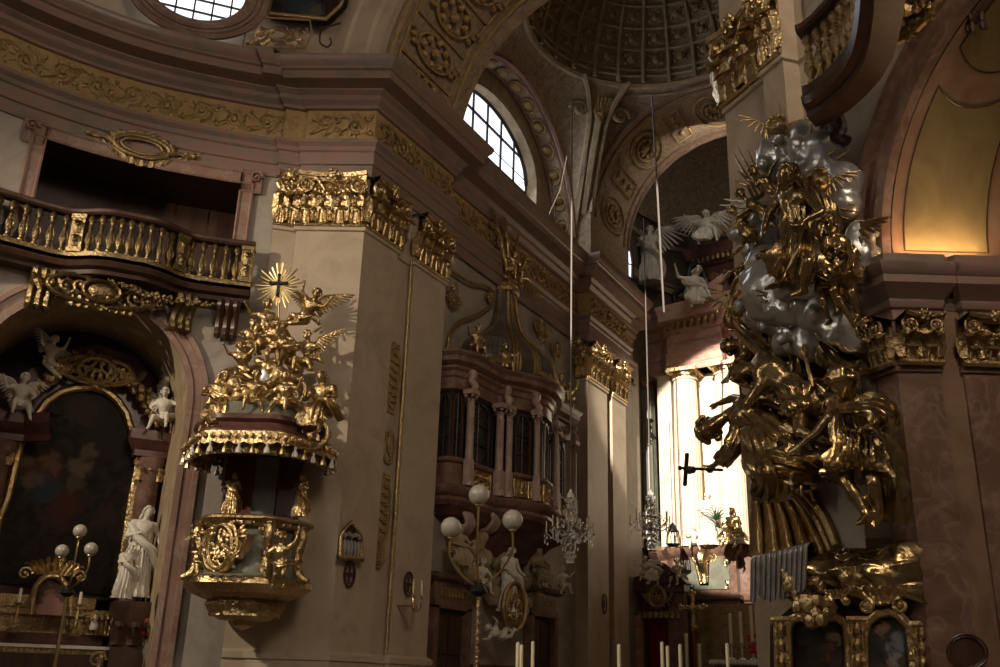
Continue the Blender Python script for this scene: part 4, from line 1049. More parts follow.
# candle sconce
SQ = Plane((-12.15, 17.42), (0, 1))
def sconce(px, py, lab, k=1., out=.45, nb=4, PL=SQ):
    c = PL.at(px, py, out); t = T_('candle_sconce', lab, 'sconce', c); e = PL.e; n = PL.n
    b = MB(); b.ell(c, .07*k, 8); b.tube([c, c-n*out], .03, 6); b.lathe([(0, -.2*k), (.06*k, -.12*k), (.03*k, -.05*k), (.07*k, 0)], 8, c)
    part(t, 'stem', b, 'brass')
    for i in range(nb):
        d = e*(-.3+.6*i/(nb-1))*k+n*(.1-.12*(i % 2)); q = c+d+V((0, 0, .18*k+.1*(i % 2)))
        b = MB(); b.tube(catmull([c, c+d*.6-V((0, 0, .12*k)), c+d*1.05, q], 4), .02*k, 5); b.lathe([(.0, 0), (.07*k, .02), (.03*k, .04), (.03*k, .08)], 8, q); arm = part(t, 'arm', b, 'brass')
        b = MB(); b.lathe([(.017, .06), (.017, .06+.3*k), (0, .06+.32*k)], 8, q); part(t, 'candle', b, 'wax', parent=arm)
        b = MB()
        for s_ in range(3): b.ell(q-V((rnd.uniform(-.03, .03), 0, .06+.06*s_)), (.015, .015, .03), 5)
        part(t, 'crystal_drop', b, 'crystal', parent=arm)
sconce(415, 606, 'gilded four-armed candle sconce on the left pilaster beside the oratory doors', .8)
# ------------------------------------------------------------------ pulpit
PU = Plane((-13.5, 14.7), (.89, .46)); PO = 1.0
def pu(x, y, out=PO): return PU.at(x, y, out)
PC = pu(260, 455); zB = PC.z
def lob(a, z): return 1+.05*cos((a-PU.rz)*6)
def lring(prof, n=72, c=None): b = MB(); c = c or PC; b.lathe(prof, n, (c.x, c.y, 0), mod=lob); return b
can = T_('pulpit_canopy', 'broad gilded pulpit canopy with tasselled valance on the left pier', 'canopy', (PC.x, PC.y, zB))
part(can, 'cornice', lring([(1.22, zB+.12), (1.36, zB+.14), (1.36, zB+.2), (1.25, zB+.26), (1.2, zB+.36), (1.28, zB+.42), (1.28, zB+.5), (1.16, zB+.54)]), 'dkred', angle=30)
part(can, 'upper_slab', lring([(1.16, zB+.54), (1.1, zB+.6), (1.02, zB+.8), (.9, zB+.84), (0, zB+.86)]), 'teal', angle=30)
part(can, 'soffit', lring([(0, zB+.2), (.5, zB+.12), (1.2, zB+.1), (1.3, zB+.14)]), 'dkred', angle=30)
vb = MB(); N = 220
vb.grid(lambda u, v: (PC.x+cos(2*pi*u)*(1.37+.03*v)*lob(2*pi*u, 0), PC.y+sin(2*pi*u)*(1.37+.03*v)*lob(2*pi*u, 0), zB+.16-v*(.2+.05*abs(sin(2*pi*u*15)))), N, 3)
for i in range(60):
    a = 2*pi*i/60; r = 1.41*lob(a, 0); vb.ell((PC.x+cos(a)*r, PC.y+sin(a)*r, zB+.06), (.05, .05, .06), 6)
part(can, 'valance', vb, 'gold')
for i in range(34):
    a = 2*pi*i/34; c = V((PC.x+cos(a)*1.4*lob(a, 0), PC.y+sin(a)*1.4*lob(a, 0), zB-.06))
    if (c-PU.o).dot(PU.n) < .1: continue
    b = MB(); b.lathe([(0, 0), (.025, -.01), (.03, -.05), (.022, -.07), (.05, -.13), (.058, -.2), (.0, -.2)], 8, c); part(can, 'tassel', b, 'brass' if i % 2 else 'white')
b = MB()
for i in range(26):                                   # scroll fringe hanging inside and at left
    a = PU.rz-pi/2+(i-13)*.15; c = V((PC.x+cos(a)*1.22, PC.y+sin(a)*1.22, zB-.12)); b.M = Matrix.Translation(c) @ Matrix.Rotation(a+pi/2, 4, 'Z'); b.leaf((0, 0, .1), -.3, .2, -.3)
part(can, 'inner_leaves', b, 'gold2')
# rocaille cresting that carries the figures
b = MB(); R_ = random.Random(4)
for i in range(46):
    t = i/46; a = R_.uniform(0, 2*pi); rr = (1-t)**.8*.8+.12; b.ell((PC.x+cos(a)*rr, PC.y+sin(a)*rr, zB+.75+t*1.9), R_.uniform(.12, .26)*(1-.3*t), 8)
part(can, 'gilded_clouds', remeshed(b, .05, 2, .1, .15), 'gold', angle=180)
for (x, y, d) in ((232, 385, 1), (290, 392, -1), (250, 415, -1), (276, 412, 1), (216, 432, 1), (312, 436, -1)):
    b = MB(); b.M = Matrix.Translation(pu(x, y, 1.6)) @ Matrix.Rotation(PU.rz, 4, 'Z'); b.spiral((0, 0), .3, 1.5, pi/2, .06, d, 6, 26, y=0, grow=.12)
    for q in range(3): b.leaf((d*(-.1+.12*q), -.02, -.1), .3, .16, .35, lean=d*.4)
    part(can, 'scroll', b, 'gold')
b = MB(); c = pu(266, 376, 1.7); b.M = Matrix.Translation(c) @ Matrix.Rotation(PU.rz, 4, 'Z'); b.ell((0, 0, 0), (.16, .06, .22), 12); part(can, 'oval_shield', b, 'silver')
PZ = PU.rz
G = 'gilded cherubs on the pulpit canopy'
for i_, (kind, x, y, o, s_, rz, roll, mir, lab) in enumerate((
    ('putto_sit', 262, 338, 1.1, .95, .2, 0, 1, 'gilded cherub directly left of the sunburst pole on the pulpit canopy'),
    ('putto_fly', 300, 330, 1.2, 1.0, -.2, .1, -1, 'gilded cherub with outstretched arm right of the sunburst pole, highest of all'),
    ('putto_sit', 246, 352, 1.4, .8, .5, .1, -1, 'gilded cherub on the left flank of the canopy cluster below the top one'),
    ('putto_stand', 272, 362, 1.5, .8, 0, 0, 1, 'gilded cherub in the middle of the canopy cluster above the oval shield'),
    ('putto_fly', 284, 352, 1.6, .8, 0, -.2, 1, 'gilded cherub leaning across the middle of the canopy cluster'),
    ('putto_sit', 308, 368, 1.3, .9, -.5, -.1, 1, 'gilded cherub at the right edge of the canopy cluster above the right angel'),
    ('putto_fly', 240, 380, 1.5, .85, .4, .2, 1, 'gilded cherub above the left angel of the canopy'),
    ('putto_sit', 252, 408, 1.9, .85, .1, 0, 1, 'gilded cherub seated on the canopy slab left of the oval shield'),
    ('putto_sit', 284, 410, 1.9, .85, -.1, 0, -1, 'gilded cherub seated on the canopy slab right of the oval shield'))):
    putto(kind, 'gold', X(pu(x, y+4, o), PZ+rz, s_*1.12, 0, roll), lab, G, mir, wings=(i_ in (1, 5)))
def angel(x, y, out, k, kind, m, label, rz=0, mir=1, long=.2, name='angel_statue', wings=True, PL=None, cat='statue', robe_m=None, hem=None, group=None, raise_=None):
    """draped winged figure standing or seated with its foot at a pixel of a wall plane"""
    base = (PL or PU).at(x, y, out); Mx = Matrix.Translation(base) @ Matrix.Rotation(rz, 4, 'Z')
    J = wpose(kind, k, mir=mir)
    if raise_: 
        for n, v in raise_.items(): J[n] = V(v)*k
    J = {n: Mx @ v for n, v in J.items()}
    L = lambda v: Mx @ (V(v)*k); p = V((0, 0, .95)) if kind == 'stand' else V((0, 0, .5))
    if kind == 'stand':
        rb = [dict(P=[L((0, 0, 1.28)), L((0, 0, 1.0)), L((.0, -.02, .55)), L((0, .0, .06))], rad=[(.2*k, .15*k), (.19*k, .16*k), (.24*k, .2*k), (.33*k, .27*k)], nf=9, amp=.16, side=Mx.to_3x3() @ V((1, 0, 0)), n=60),
              dict(name='mantle', P=[L((-.26, .0, 1.36)), L((-.1, -.2, 1.12)), L((.2, -.2, .86)), L((.36, .05, .5)), L((.34, .1, .2))], rad=[(.09*k, .06*k), (.12*k, .08*k), (.12*k, .08*k), (.1*k, .07*k), (.04*k, .06*k)], nf=6, amp=.3, side=Mx.to_3x3() @ V((0, 1, 0)), n=36)]
    else:
        rb = [dict(P=[L((0, -.02, .8)), L((0, -.06, .52)), L((0, -.38, .47)), L((0, -.47, .3)), L((0, -.46, .14))], rad=[(.2*k, .14*k), (.24*k, .17*k), (.25*k, .13*k), (.26*k, .13*k), (.23*k, .14*k)], nf=8, amp=.26, side=Mx.to_3x3() @ V((1, 0, 0)), n=60),
              dict(name='mantle', P=[L((-.26, .0, .9)), L((-.05, -.2, .75)), L((.25, -.25, .6)), L((.36, .0, .35))], rad=[(.08*k, .06*k), (.11*k, .08*k), (.11*k, .08*k), (.05*k, .07*k)], nf=6, amp=.3, side=Mx.to_3x3() @ V((0, 1, 0)), n=36)]
    ch = .1 if kind == 'stand' else -.35
    w = []
    if wings: w = [(L((s_*.06, .1, 1.35+ch)), L((s_*.5, .3, 1.75+ch)), Mx.to_3x3() @ V((s_*.2*k, .1*k, -.75*k))) for s_ in (-1, 1)]
    return figure(name, label, cat, J, k, m, robes=rb, wings=w, long=long, base=base, voxel=.024*k+.004, group=group)
angel(214, 437, 1.6, 1.0, 'sit', 'gold', 'large gilded figure seated at the left end of the pulpit canopy', PZ+.4, wings=False)
angel(322, 440, 1.4, 1.05, 'sit', 'gold', 'large gilded figure seated at the right end of the pulpit canopy', PZ-.3, mir=-1, wings=False)
# sunburst
c = pu(279, 286, 1.1); t = T_('sunburst', 'gilded sunburst with a dark cross on a pole above the pulpit canopy', 'sunburst', pu(279, 375, 1.1))
SB = Matrix.Translation(c) @ Matrix.Rotation(PZ, 4, 'Z')
for i in range(28):
    a = 2*pi*i/28+.05; L_ = (.5, .36, .43)[i % 3]; b = MB(); b.M = SB
    b.M = SB @ Matrix.Rotation(a, 4, 'Y'); b.add([(-.012, -.01, .1), (.012, -.01, .1), (.024, -.01, L_), (0, -.02, L_+.03), (-.024, -.01, L_), (-.012, .01, .1), (.012, .01, .1), (.024, .01, L_), (0, .01, L_+.03), (-.024, .01, L_)], [(0, 1, 2, 3, 4), (9, 8, 7, 6, 5), (0, 5, 6, 1), (1, 6, 7, 2), (2, 7, 8, 3), (3, 8, 9, 4), (4, 9, 5, 0)])
    part(t, 'ray', b, 'brass')
b = MB(); b.M = SB; b.lathe([(0, 0)]*2, 4); b.M = SB @ Matrix.Rotation(pi/2, 4, 'X'); b.lathe([(0, .03), (.13, .02), (.14, -.02), (0, -.02)], 24); part(t, 'disc', b, 'brass')
b = MB(); b.M = SB; b.box(-.022, .022, -.08, -.03, -.2, .2); b.box(-.15, .15, -.08, -.03, .02, .07)
for x, z in ((-.17, .045), (.17, .045), (0, .22), (0, -.22)): b.ell((x, -.055, z), .04, 7)
part(t, 'cross', b, 'iron')
b = MB(); b.tube([c-V((0, 0, .1)), pu(279, 380, 1.1)], .022, 6); part(t, 'pole', b, 'brass')
# pulpit body
pb = pu(255, 522, 1.0); zt = pb.z; zl = pu(250, 588, 1.0).z; zbot = pu(240, 626, .9).z
BC = V((pb.x-.02, pb.y+.02, 0))
pul = T_('pulpit', 'round gilded and grey pulpit body hanging on the left pier', 'pulpit', (BC.x, BC.y, zbot))
def lr(prof, n=72): b = MB(); b.lathe([(r*.94, z) for r, z in prof], n, (BC.x, BC.y, 0), mod=lob); return b
H = zt-zl
part(pul, 'rim', lr([(.85, zt-.02), (1.08, zt), (1.14, zt-.03), (1.14, zt-.07), (1.05, zt-.12), (1.0, zt-.2)]), 'gold2', angle=30)
part(pul, 'body', lr([(.95, zt-.05), (.93, zt-.25), (.9, zt-H*.5), (.98, zl+.2), (1.12, zl+.1)]), 'teal')
part(pul, 'base_moulding', lr([(1.1, zl+.14), (1.2, zl+.1), (1.22, zl), (1.12, zl-.06), (1.08, zl-.1), (1.0, zl-.14)]), 'gold', angle=40)
part(pul, 'bowl', lr([(1.02, zl-.12), (.9, zl-.18), (.72, zl-.24), (.76, zl-.3), (.7, zl-.42), (.52, zl-.55), (.46, zl-.58), (.4, zbot+.14), (.22, zbot+.08), (.2, zbot), (.0, zbot-.08)]), 'gold2', angle=40)
b = MB(); b.lathe([(1.0, zt-.1), (0, zt-.3)], 24, (BC.x, BC.y, 0)); part(pul, 'inner_floor', b, 'dark')
for k_, a0_ in enumerate((-1.25, -.35, .55, 1.35)):
    a = PU.rz-pi/2+a0_; Mx = Matrix.Translation((BC.x+cos(a)*.93, BC.y+sin(a)*.93, zt-H*.5)) @ Matrix.Rotation(a+pi/2, 4, 'Z')
    if k_ in (1,):
        b = MB(); b.M = Matrix.Translation((BC.x+cos(a)*.9, BC.y+sin(a)*.9, zt-H*.48)) @ Matrix.Rotation(a+pi/2, 4, 'Z'); rocaille(b, .85, H*.9, 3, tr=.035, seed=8); oval_frame(b, .5, H*.62, -.06, .045)
        for q in range(9): b.ell((rnd.uniform(-.16, .16), -.04, rnd.uniform(-.25, .25)), (.06, .05, .1), 7)
        part(pul, 'relief_cartouche', b, 'gold')
    else:
        b = MB(); b.M = Mx
        b.tube(catmull([(0, -.02, H*.4), (0, -.1, H*.25), (0, -.02, 0), (0, -.08, -H*.3), (0, -.28, -H*.4)], 4), [.1, .12]+[.09]*12+[.07, .06, .05], 8)
        for q in range(5): b.leaf((0, -.08, H*(.3-.16*q)), .16, .2, .4)
        for d in (-1, 1): b.spiral((d*.12, -.1, H*.3), .09, 1.3, pi/2, .025, d, 5, 12)
        part(pul, 'volute_pilaster', b, 'gold')
b = MB()
for i in range(40):
    a = 2*pi*i/40; b.M = Matrix.Translation((BC.x+cos(a)*1.13, BC.y+sin(a)*1.13, zl+.02)) @ Matrix.Rotation(a+pi/2, 4, 'Z'); b.leaf((0, 0, -.02), .16, .16, .35); b.M = Matrix.Translation((BC.x+cos(a)*.98, BC.y+sin(a)*.98, zt-.1)) @ Matrix.Rotation(a+pi/2, 4, 'Z'); b.leaf((0, 0, .05), -.16, .12, .2)
    if i % 2: b.M = Matrix.Translation((BC.x+cos(a)*.62, BC.y+sin(a)*.62, zl-.52)) @ Matrix.Rotation(a+pi/2, 4, 'Z'); b.leaf((0, 0, 0), .3, .22, .3)
part(pul, 'acanthus_border', b, 'gold')
putto('putto_stand', 'gold', X(pu(199, 586, 1.5), PZ+.6, .95), 'small gilded cherub standing at the left of the pulpit body', None, wings=False)
putto('putto_stand', 'gold', X(pu(279, 588, 2.15), PZ-.1, .95), 'small gilded cherub standing at the right front of the pulpit body', None, -1, wings=False)
# back panel and two figures between body and canopy
b = MB(); b.M = PU.mat(PU.loc(262, 500, .05)[0], 0, 0); b.box(-.75, .75, -.25, .1, zt-.4, zB+.2); solo('sounding_panel', 'dark panel between pulpit body and canopy', 'panel', b, 'dkred', angle=30)
b = MB(); b.M = PU.mat(PU.loc(265, 500, .3)[0], .3, 0); b.box(-.22, .22, -.1, 0, zt-.2, zB+.1); rocaille(b, .5, .5, 2, tr=.02, crown=False) if False else None
solo('marble_strip', 'grey green strip on the dark panel behind the pulpit', 'panel', b, 'teal', angle=30)
angel(229, 517, 1.1, .48, 'stand', 'gold', 'small gilded figure standing at the left under the pulpit canopy', PZ+.2, wings=False, hem=None)
angel(299, 518, 1.0, .48, 'stand', 'gold', 'small gilded figure standing at the right under the pulpit canopy', PZ-.2, wings=False, mir=-1)

# ------------------------------------------------------------------ left chapel altar
def ch(x, y, out): return CH.at(x, y, out)
def chl(pts, out): return [CH.loc(x, y, out) for x, y in pts]
ao = -1.95
PAINT = [(0, 515), (7, 498), (20, 443), (30, 424), (38, 412), (46, 402), (60, 392), (75, 388), (92, 387), (106, 391), (118, 401), (126, 413), (131, 430), (138, 440), (141, 455), (132, 500), (118, 597), (-20, 580)]
alt = T_('altarpiece', 'tall dark arched altar painting in a gilded frame inside the left chapel', 'altarpiece', ch(70, 640, ao))
blobs = [(40, 470, .5, (.16, .06, .04)), (52, 462, .28, (.28, .14, .09)), (80, 468, .3, (.28, .20, .12)), (48, 490, .4, (.05, .09, .12)), (65, 505, .4, (.16, .04, .03)), (28, 462, .2, (.2, .12, .08)), (84, 408, .5, (.09, .07, .05)), (105, 440, .6, (.05, .04, .03)), (88, 452, .25, (.22, .16, .10)), (33, 480, .25, (.2, .15, .1)), (60, 520, .35, (.12, .04, .03)), (105, 515, .3, (.1, .05, .03)), (75, 485, .25, (.18, .12, .08))]
pm = painting('chapel_oil_painting', [(tuple(ch(x, y, ao+.03)), r, tuple(q*.45 for q in c)) for x, y, r, c in blobs])
b = MB(); b.M = CH.mat(); b.prism(chl(PAINT, ao+.03), -(ao+.03), -(ao-.05)); part(alt, 'canvas', b, pm)
b = MB(); fr = [ch(x, y, ao+.08) for x, y in PAINT[:-1]]; b.tube([ch(-12, 560, ao+.08)]+fr[0:], .09, 8); b.tube([p+V((0, 0, .0)) for p in fr], .09, 8); b.tube([ch(x, y, ao+.12) for x, y in PAINT[:-1]], .04, 6); part(alt, 'gilt_frame', b, 'gold')
b = MB(); b.M = CH.mat(); A_, B_ = CH.loc(135, 0, ao)[0], CH.loc(178, 0, ao)[0]
O2 = ao+.35
for s_, (x0, x1, xm) in ((1, (136, 172, 150)), (-1, (-20, 22, 3))):
    l0, z = CH.loc(x0, 450, O2) if s_ > 0 else CH.loc(x0, 440, O2); l1 = CH.loc(x1, 450, O2)[0]; z1 = CH.loc(xm, 432 if s_ > 0 else 412, O2)[1]; zc_ = CH.loc(xm, 458 if s_ > 0 else 440, O2)[1]
    b = MB(); b.sweep([tuple(CH.w(l0, ao, 0).to_2d()), tuple(CH.w(l0+.02, O2, 0).to_2d()), tuple(CH.w(l1, O2, 0).to_2d()), tuple(CH.w(l1+.5, O2+.4, 0).to_2d())], [(0, zc_), (.05, zc_+.02), (.05, zc_+.15), (.1, zc_+.2), (.2, zc_+.36), (.2, z1), (-.3, z1+.02)])
    part(alt, 'entablature_block', b, 'dkred', angle=30)
    b = MB(); lm = (l0+l1)/2; b.M = CH.mat(lm, O2-.15, 0); b.lathe([(.24, .9), (.22, zc_-.3), (.26, zc_-.25), (.3, zc_)], 20); part(alt, 'column', b, 'redm')
    b = MB(); b.M = CH.mat(lm-.3, O2-.1, zc_-.5)
    for q in range(3): b.leaf((.08+q*.2, -.12, 0), .36, .2, .3)
    b.spiral((.05, -.2, .4), .1, 1.4, pi/2, .03, 1, 5, 14); b.spiral((.55, -.2, .4), .1, 1.4, pi/2, .03, -1, 5, 14); part(alt, 'column_capital', b, 'gold2')
b = MB(); l1 = CH.loc(172, 540, -1.2)[0]; b.M = CH.mat(l1, -1.3, 0); b.lathe([(.16, 2.5), (.15, 5.0), (.2, 5.1)], 16); part(alt, 'grey_column', b, 'teal')
# gable ornament
b = MB(); c = ch(97, 371, ao+.25); b.M = Matrix.Translation(c) @ Matrix.Rotation(CH.rz, 4, 'Z'); rocaille(b, 1.8, .75, 5, tr=.045, seed=3); oval_frame(b, .75, .55, -.08, .05); part(alt, 'gable_cartouche', b, 'gold2')
b = MB(); garland(b, ch(70, 366, ao+.25), ch(28, 398, ao+.25), -.1, .13, 20); part(alt, 'garland', b, 'gold2'); b = MB(); garland(b, ch(125, 378, ao+.25), ch(158, 425, ao+.25), -.15, .13, 20, 5); part(alt, 'garland', b, 'gold2')
b = MB(); b.M = CH.mat(); b.prism(chl([(-30, 450), (0, 400), (30, 370), (62, 350), (98, 345), (135, 356), (160, 385), (178, 430), (186, 470), (140, 600), (-30, 600)], ao-.06), -(ao-.06), -(ao-.3)); part(alt, 'backing_wall', b, 'dkred')
b = MB(); b.M = CH.mat(); zz = ch(60, 603, ao+.2).z; la, lb = CH.loc(-20, 600, ao+.2)[0], CH.loc(118, 600, ao+.2)[0]
b.box(la, lb, -(ao+.25), -ao, zz-.25, zz-.1); b.box(la, lb, -(ao+.18), -ao, zz-.6, zz-.25); b.box(CH.loc(35, 590, ao+.3)[0]-.6, CH.loc(98, 590, ao+.3)[0], -(ao+.3), -ao, zz-.1, zz+.12); part(alt, 'predella', b, 'gold2', angle=30)
for kind, x, y, o, s_, rz, roll, mir, lab in (
    ('putto_fly', 40, 372, ao+.4, .95, .3, .5, 1, 'white cherub lying on the left slope of the chapel altar gable'),
    ('putto_sit', 15, 415, ao+.6, 1.05, .2, 0, 1, 'white cherub seated on the left entablature block of the chapel altar'),
    ('putto_fly', 151, 392, ao+.4, .85, -.2, 1.0, 1, 'white cherub hovering at the right slope of the chapel altar gable'),
    ('putto_sit', 162, 428, ao+.6, 1.05, -.3, 0, -1, 'white cherub seated on the right entablature block of the chapel altar')):
    putto(kind, 'white', X(ch(x, y, o), CH.rz+rz, s_, 0, roll), lab, None, mir)
so = -1.05
st = angel(132, 600, so, 1.08, 'stand', 'white', 'white draped saint statue with a child at its feet beside the chapel painting', CH.rz+.1, wings=False, PL=CH, long=.25, name='saint_statue')
angel(121, 600, so+.25, .62, 'stand', 'white', 'small white child figure standing before the white saint in the chapel', CH.rz+.3, wings=False, PL=CH, name='child_statue')
b = MB(); b.M = CH.mat(CH.loc(133, 620, so)[0], so, 0); zz = ch(133, 601, so).z; b.lathe([(.55, 0), (.55, zz-1.0), (.5, zz-.5), (.62, zz-.2), (.62, zz-.03), (0, zz)], 4, a0=pi/4, a1=2*pi+pi/4)
for q in range(3): b.leaf(((q-1)*.3, -.42, zz-.85), .55, .28, .3)
solo('statue_pedestal', 'carved stone pedestal under the white saint statue', 'pedestal', b, 'wood', angle=30)
# altar table, shrine picture, candlesticks, vase
to_ = -.9; zt_ = ch(60, 645, to_).z
t = T_('altar_table', 'dark altar table with a pale front edge in the left chapel', 'altar', (ch(40, 645, to_).x, ch(40, 645, to_).y, 0))
la, lb = CH.loc(-40, 640, to_)[0], CH.loc(111, 646, to_)[0]
b = MB(); b.M = CH.mat(); b.box(la, lb, -to_, -to_+.9, zt_-.06, zt_); part(t, 'marble_top', b, 'white')
b = MB(); b.M = CH.mat(); b.box(la+.06, lb-.05, -to_+.06, -to_+.9, 0, zt_-.06); part(t, 'front', b, 'wood')
b = MB(); b.M = CH.mat(); rx = 0
for i in range(26): b.leaf((la+.1+(lb-la-.2)*i/25, -to_+.04, zt_-.07), -.12, .1, .2)
for z in (zt_-.5,):
    b.tube([(lb-.1, -to_+.03, zt_-.1), (lb-.15, -to_, zt_-.3), (lb-.1, -to_+.03, .1)], .06, 6)
    b.spiral((lb-.3, -to_+.02, zt_-.25), .14, 1.4, 0, .03, 1)
part(t, 'gilt_trim', b, 'gold2')
b = MB(); b.M = CH.mat(); z2 = ch(40, 633, to_-.6).z; b.box(la, CH.loc(104, 630, to_-.5)[0], -to_+.45, -to_+.95, zt_, z2); part(t, 'gradine', b, 'dkred')
t = T_('shrine_picture', 'small gilded arched shrine frame with a rosy doll-like figure on the chapel altar', 'picture', ch(50, 617, -1.2))
SHP = [(31, 614), (33, 596), (36, 586), (42, 579), (50, 575), (59, 577), (66, 585), (70, 596), (71, 616)]
b = MB(); b.M = CH.mat(); b.prism(chl(SHP, -1.2), 1.2, 1.28); part(t, 'picture', b, painting('rosy_shrine_image', [(tuple(ch(51, 605, -1.2)), .30, (.50, .26, .20)), (tuple(ch(51, 612, -1.2)), .4, (.42, .24, .19)), (tuple(ch(52, 588, -1.2)), .13, (.36, .2, .12))], ((.3, (.08, .05, .03)), (.7, (.12, .07, .04)))))
b = MB(); b.tube([ch(x, y, -1.12) for x, y in SHP], .06, 8)
b.M = Matrix.Translation(ch(54, 570, -1.15)) @ Matrix.Rotation(CH.rz, 4, 'Z'); 
for q in range(9): b.leaf(((q-4)*.07, 0, -.1), .5-.055*abs(q-4), .09, .15, lean=(q-4)*.22)
b.spiral((-.5, 0, -.1), .12, 1.3, 0, .03, 1); b.spiral((.5, 0, -.1), .12, 1.3, pi, .03, -1); part(t, 'gilt_frame', b, 'gold')
def candlestick(base, h, hc_, lab, m='gold2', k=1., group=None, name='candlestick', cat='candlestick', rc=.03, lean=0):
    base = V(base); t = T_(name, lab, cat, base, group); b = MB()
    b.lathe([(.11*k, 0), (.12*k, .03*k), (.06*k, .07*k), (.03*k, .12*k), (.05*k, h*.3), (.025*k, h*.38), (.045*k, h*.6), (.022*k, h*.7), (.03*k, h*.9), (.075*k, h*.97), (.08*k, h), (0, h)], 12, base); part(t, 'stand', b, m)
    if hc_: b = MB(); b.lathe([(rc, h), (rc, h+hc_), (rc*.5, h+hc_+.012), (0, h+hc_+.012)], 10, base); b.tube([base+V((0, 0, h+hc_)), base+V((0, 0, h+hc_+.03))], .004, 4); part(t, 'candle', b, 'wax')
    return t
p = ch(13, 632, -1.1); candlestick(p, .55, .25, 'gilt candlestick left of the small shrine picture on the chapel altar', 'gold2')
p = ch(74, 636, -1.1); candlestick(p, .6, .22, 'gilt candlestick right of the small shrine picture on the chapel altar', 'gold2')
b = MB(); b.lathe([(.07, 0), (.09, .08), (.05, .2), (.02, .28), (0, .3)], 12, ch(93, 630, -1.1)); solo('vase', 'small white conical vase on the chapel altar', 'vase', b, 'white')
c = ch(107, 622, -1.15); t = T_('gilt_bouquet', 'gilded leaf bouquet on the right end of the chapel altar', 'ornament', c-V((0, 0, .25))); b = MB(); b.M = Matrix.Translation(c-V((0, 0, .25))) @ Matrix.Rotation(CH.rz, 4, 'Z')
for q in range(11): b.leaf(((q-5)*.06, 0, 0), .5-.03*abs(q-5), .12, .35, lean=(q-5)*.1)
part(t, 'leaves', b, 'gold2')
c = ch(149, 640, -.6); t = T_('flower_vase', 'vase with red flowers at the right side of the left chapel', 'flowers', (c.x, c.y, c.z-.35))
b = MB(); b.lathe([(.06, -.35), (.1, -.2), (.05, -.05), (.07, 0)], 10, c); part(t, 'vase', b, 'teal')
b = MB()
for q in range(16): b.ell(c+V((rnd.uniform(-.12, .12), rnd.uniform(-.1, .1), rnd.uniform(.02, .4))), rnd.uniform(.035, .06), 6)
part(t, 'blossoms', b, 'flower'); b = MB()
for q in range(8): b.tube([c, c+V((rnd.uniform(-.12, .12), rnd.uniform(-.1, .1), rnd.uniform(.15, .4)))], .008, 4)
part(t, 'stems', b, 'green')
# lamp standards with three opal globes
def lamp(px, globes, foot, lab, gr, d, joint=None, k=1., spiral_=False):
    s_ = [EYE+ray(x, y)*d for x, y in globes]; f = EYE+ray(*foot)*d; f = V((f.x, f.y, 0)) if False else f
    j = EYE+ray(*joint)*d; base = V((j.x, j.y, 0)); t = T_('lamp_standard', lab, 'lamp', base)
    b = MB(); b.lathe([(.25*k, 0), (.25*k, .06), (.1*k, .12), (.05*k, .3), (.035*k, .5), (.03*k, j.z)], 14, base)
    if spiral_: b.tube([base+V((cos(q*.9)*.035, sin(q*.9)*.035, 1.2+(j.z-1.2)*q/90)) for q in range(91)], .014, 5)
    part(t, 'pole', b, 'brass' if not spiral_ else 'gold2')
    b = MB(); b.ell(j, .09*k, 10); b.lathe([(.05, -.12), (.14*k, -.06), (.1*k, .0), (.04, .06)], 12, j); part(t, 'hub', b, 'iron')
    for i, g in enumerate(s_):
        mid = j.lerp(g, .5); off = (g-j); off.z = 0
        P = [j, j+off*.55+V((0, 0, (g.z-j.z)*.18)), j+off*1.0+V((0, 0, (g.z-j.z)*.5)), g-V((0, 0, gr))] if off.length > .12 else [j, g-V((0, 0, gr))]
        b = MB(); b.tube(catmull(P, 6), .018*k, 6); a = part(t, 'arm', b, 'brass')
        b = MB(); b.lathe([(.02, -gr-.03), (.06*k, -gr+.0), (.05*k, -gr+.03)], 10, g); part(t, 'gallery', b, 'brass', parent=a)
        b = MB(); b.ell(g, gr, 24); part(t, 'globe', b, 'globe', parent=a, angle=180)
lamp(0, [(80, 531), (62, 551), (91, 549)], (52, 667), 'lamp standard with three small globes in front of the left chapel altar', .12, 17.6, (68, 590))
lamp(0, [(479, 495), (451, 527.5), (512.5, 520)], (478, 667), 'tall lamp standard with three milky globes before the oratory', .155, 14.4, (479, 588), spiral_=True)
# ------------------------------------------------------------------ glazed oratory on the choir wall
OY0, OY1, OYC = 19.15, 25.9, 22.55
OP = [(-12.5, 19.15), (-12.0, 19.25), (-11.85, 19.6), (-11.8, 21.1), (-11.5, 21.45), (-11.25, 22.0), (-11.12, 22.6), (-11.25, 23.2), (-11.5, 23.75), (-11.75, 24.1), (-11.75, 25.5), (-12.0, 25.8), (-12.5, 25.9)]
ora = T_('oratory', 'dark marble glazed oratory box with bulging centre high on the choir wall', 'oratory', (-12.4, OYC, 5.2))
zf, zw0, zw1, zt2 = 5.95, 6.6, 8.25, 9.25
def osw(name, prof, m, path=OP, **k): b = MB(); b.sweep(path, prof); return part(ora, name, b, m, angle=30, **k)
osw('floor_moulding', [(-.6, 5.45), (-.05, 5.5), (.05, 5.6), (.05, 5.68), (.12, 5.72), (.2, 5.82), (.22, 5.9), (.1, 5.96), (-.05, 5.97)], 'redm')
osw('parapet', [(-.05, 5.95), (-.05, 6.5), (.02, 6.52), (.05, 6.56), (.05, 6.62), (-.1, 6.64)], 'redm')
osw('cornice', [(-.12, 8.3), (.0, 8.34), (.0, 8.62), (.05, 8.66), (.05, 8.78), (.12, 8.84), (.12, 8.9), (.28, 8.98), (.28, 9.1), (.36, 9.18), (.36, 9.24), (-.4, 9.3)], 'redm')
osw('glazing', [(-.14, 6.6), (-.14, 8.35)], 'dglass')
b = MB()
for k in range(8):                                          # corbelled underside narrowing to the wall
    pass
PB = [(x, y) for x, y in OP]; cx = -12.5
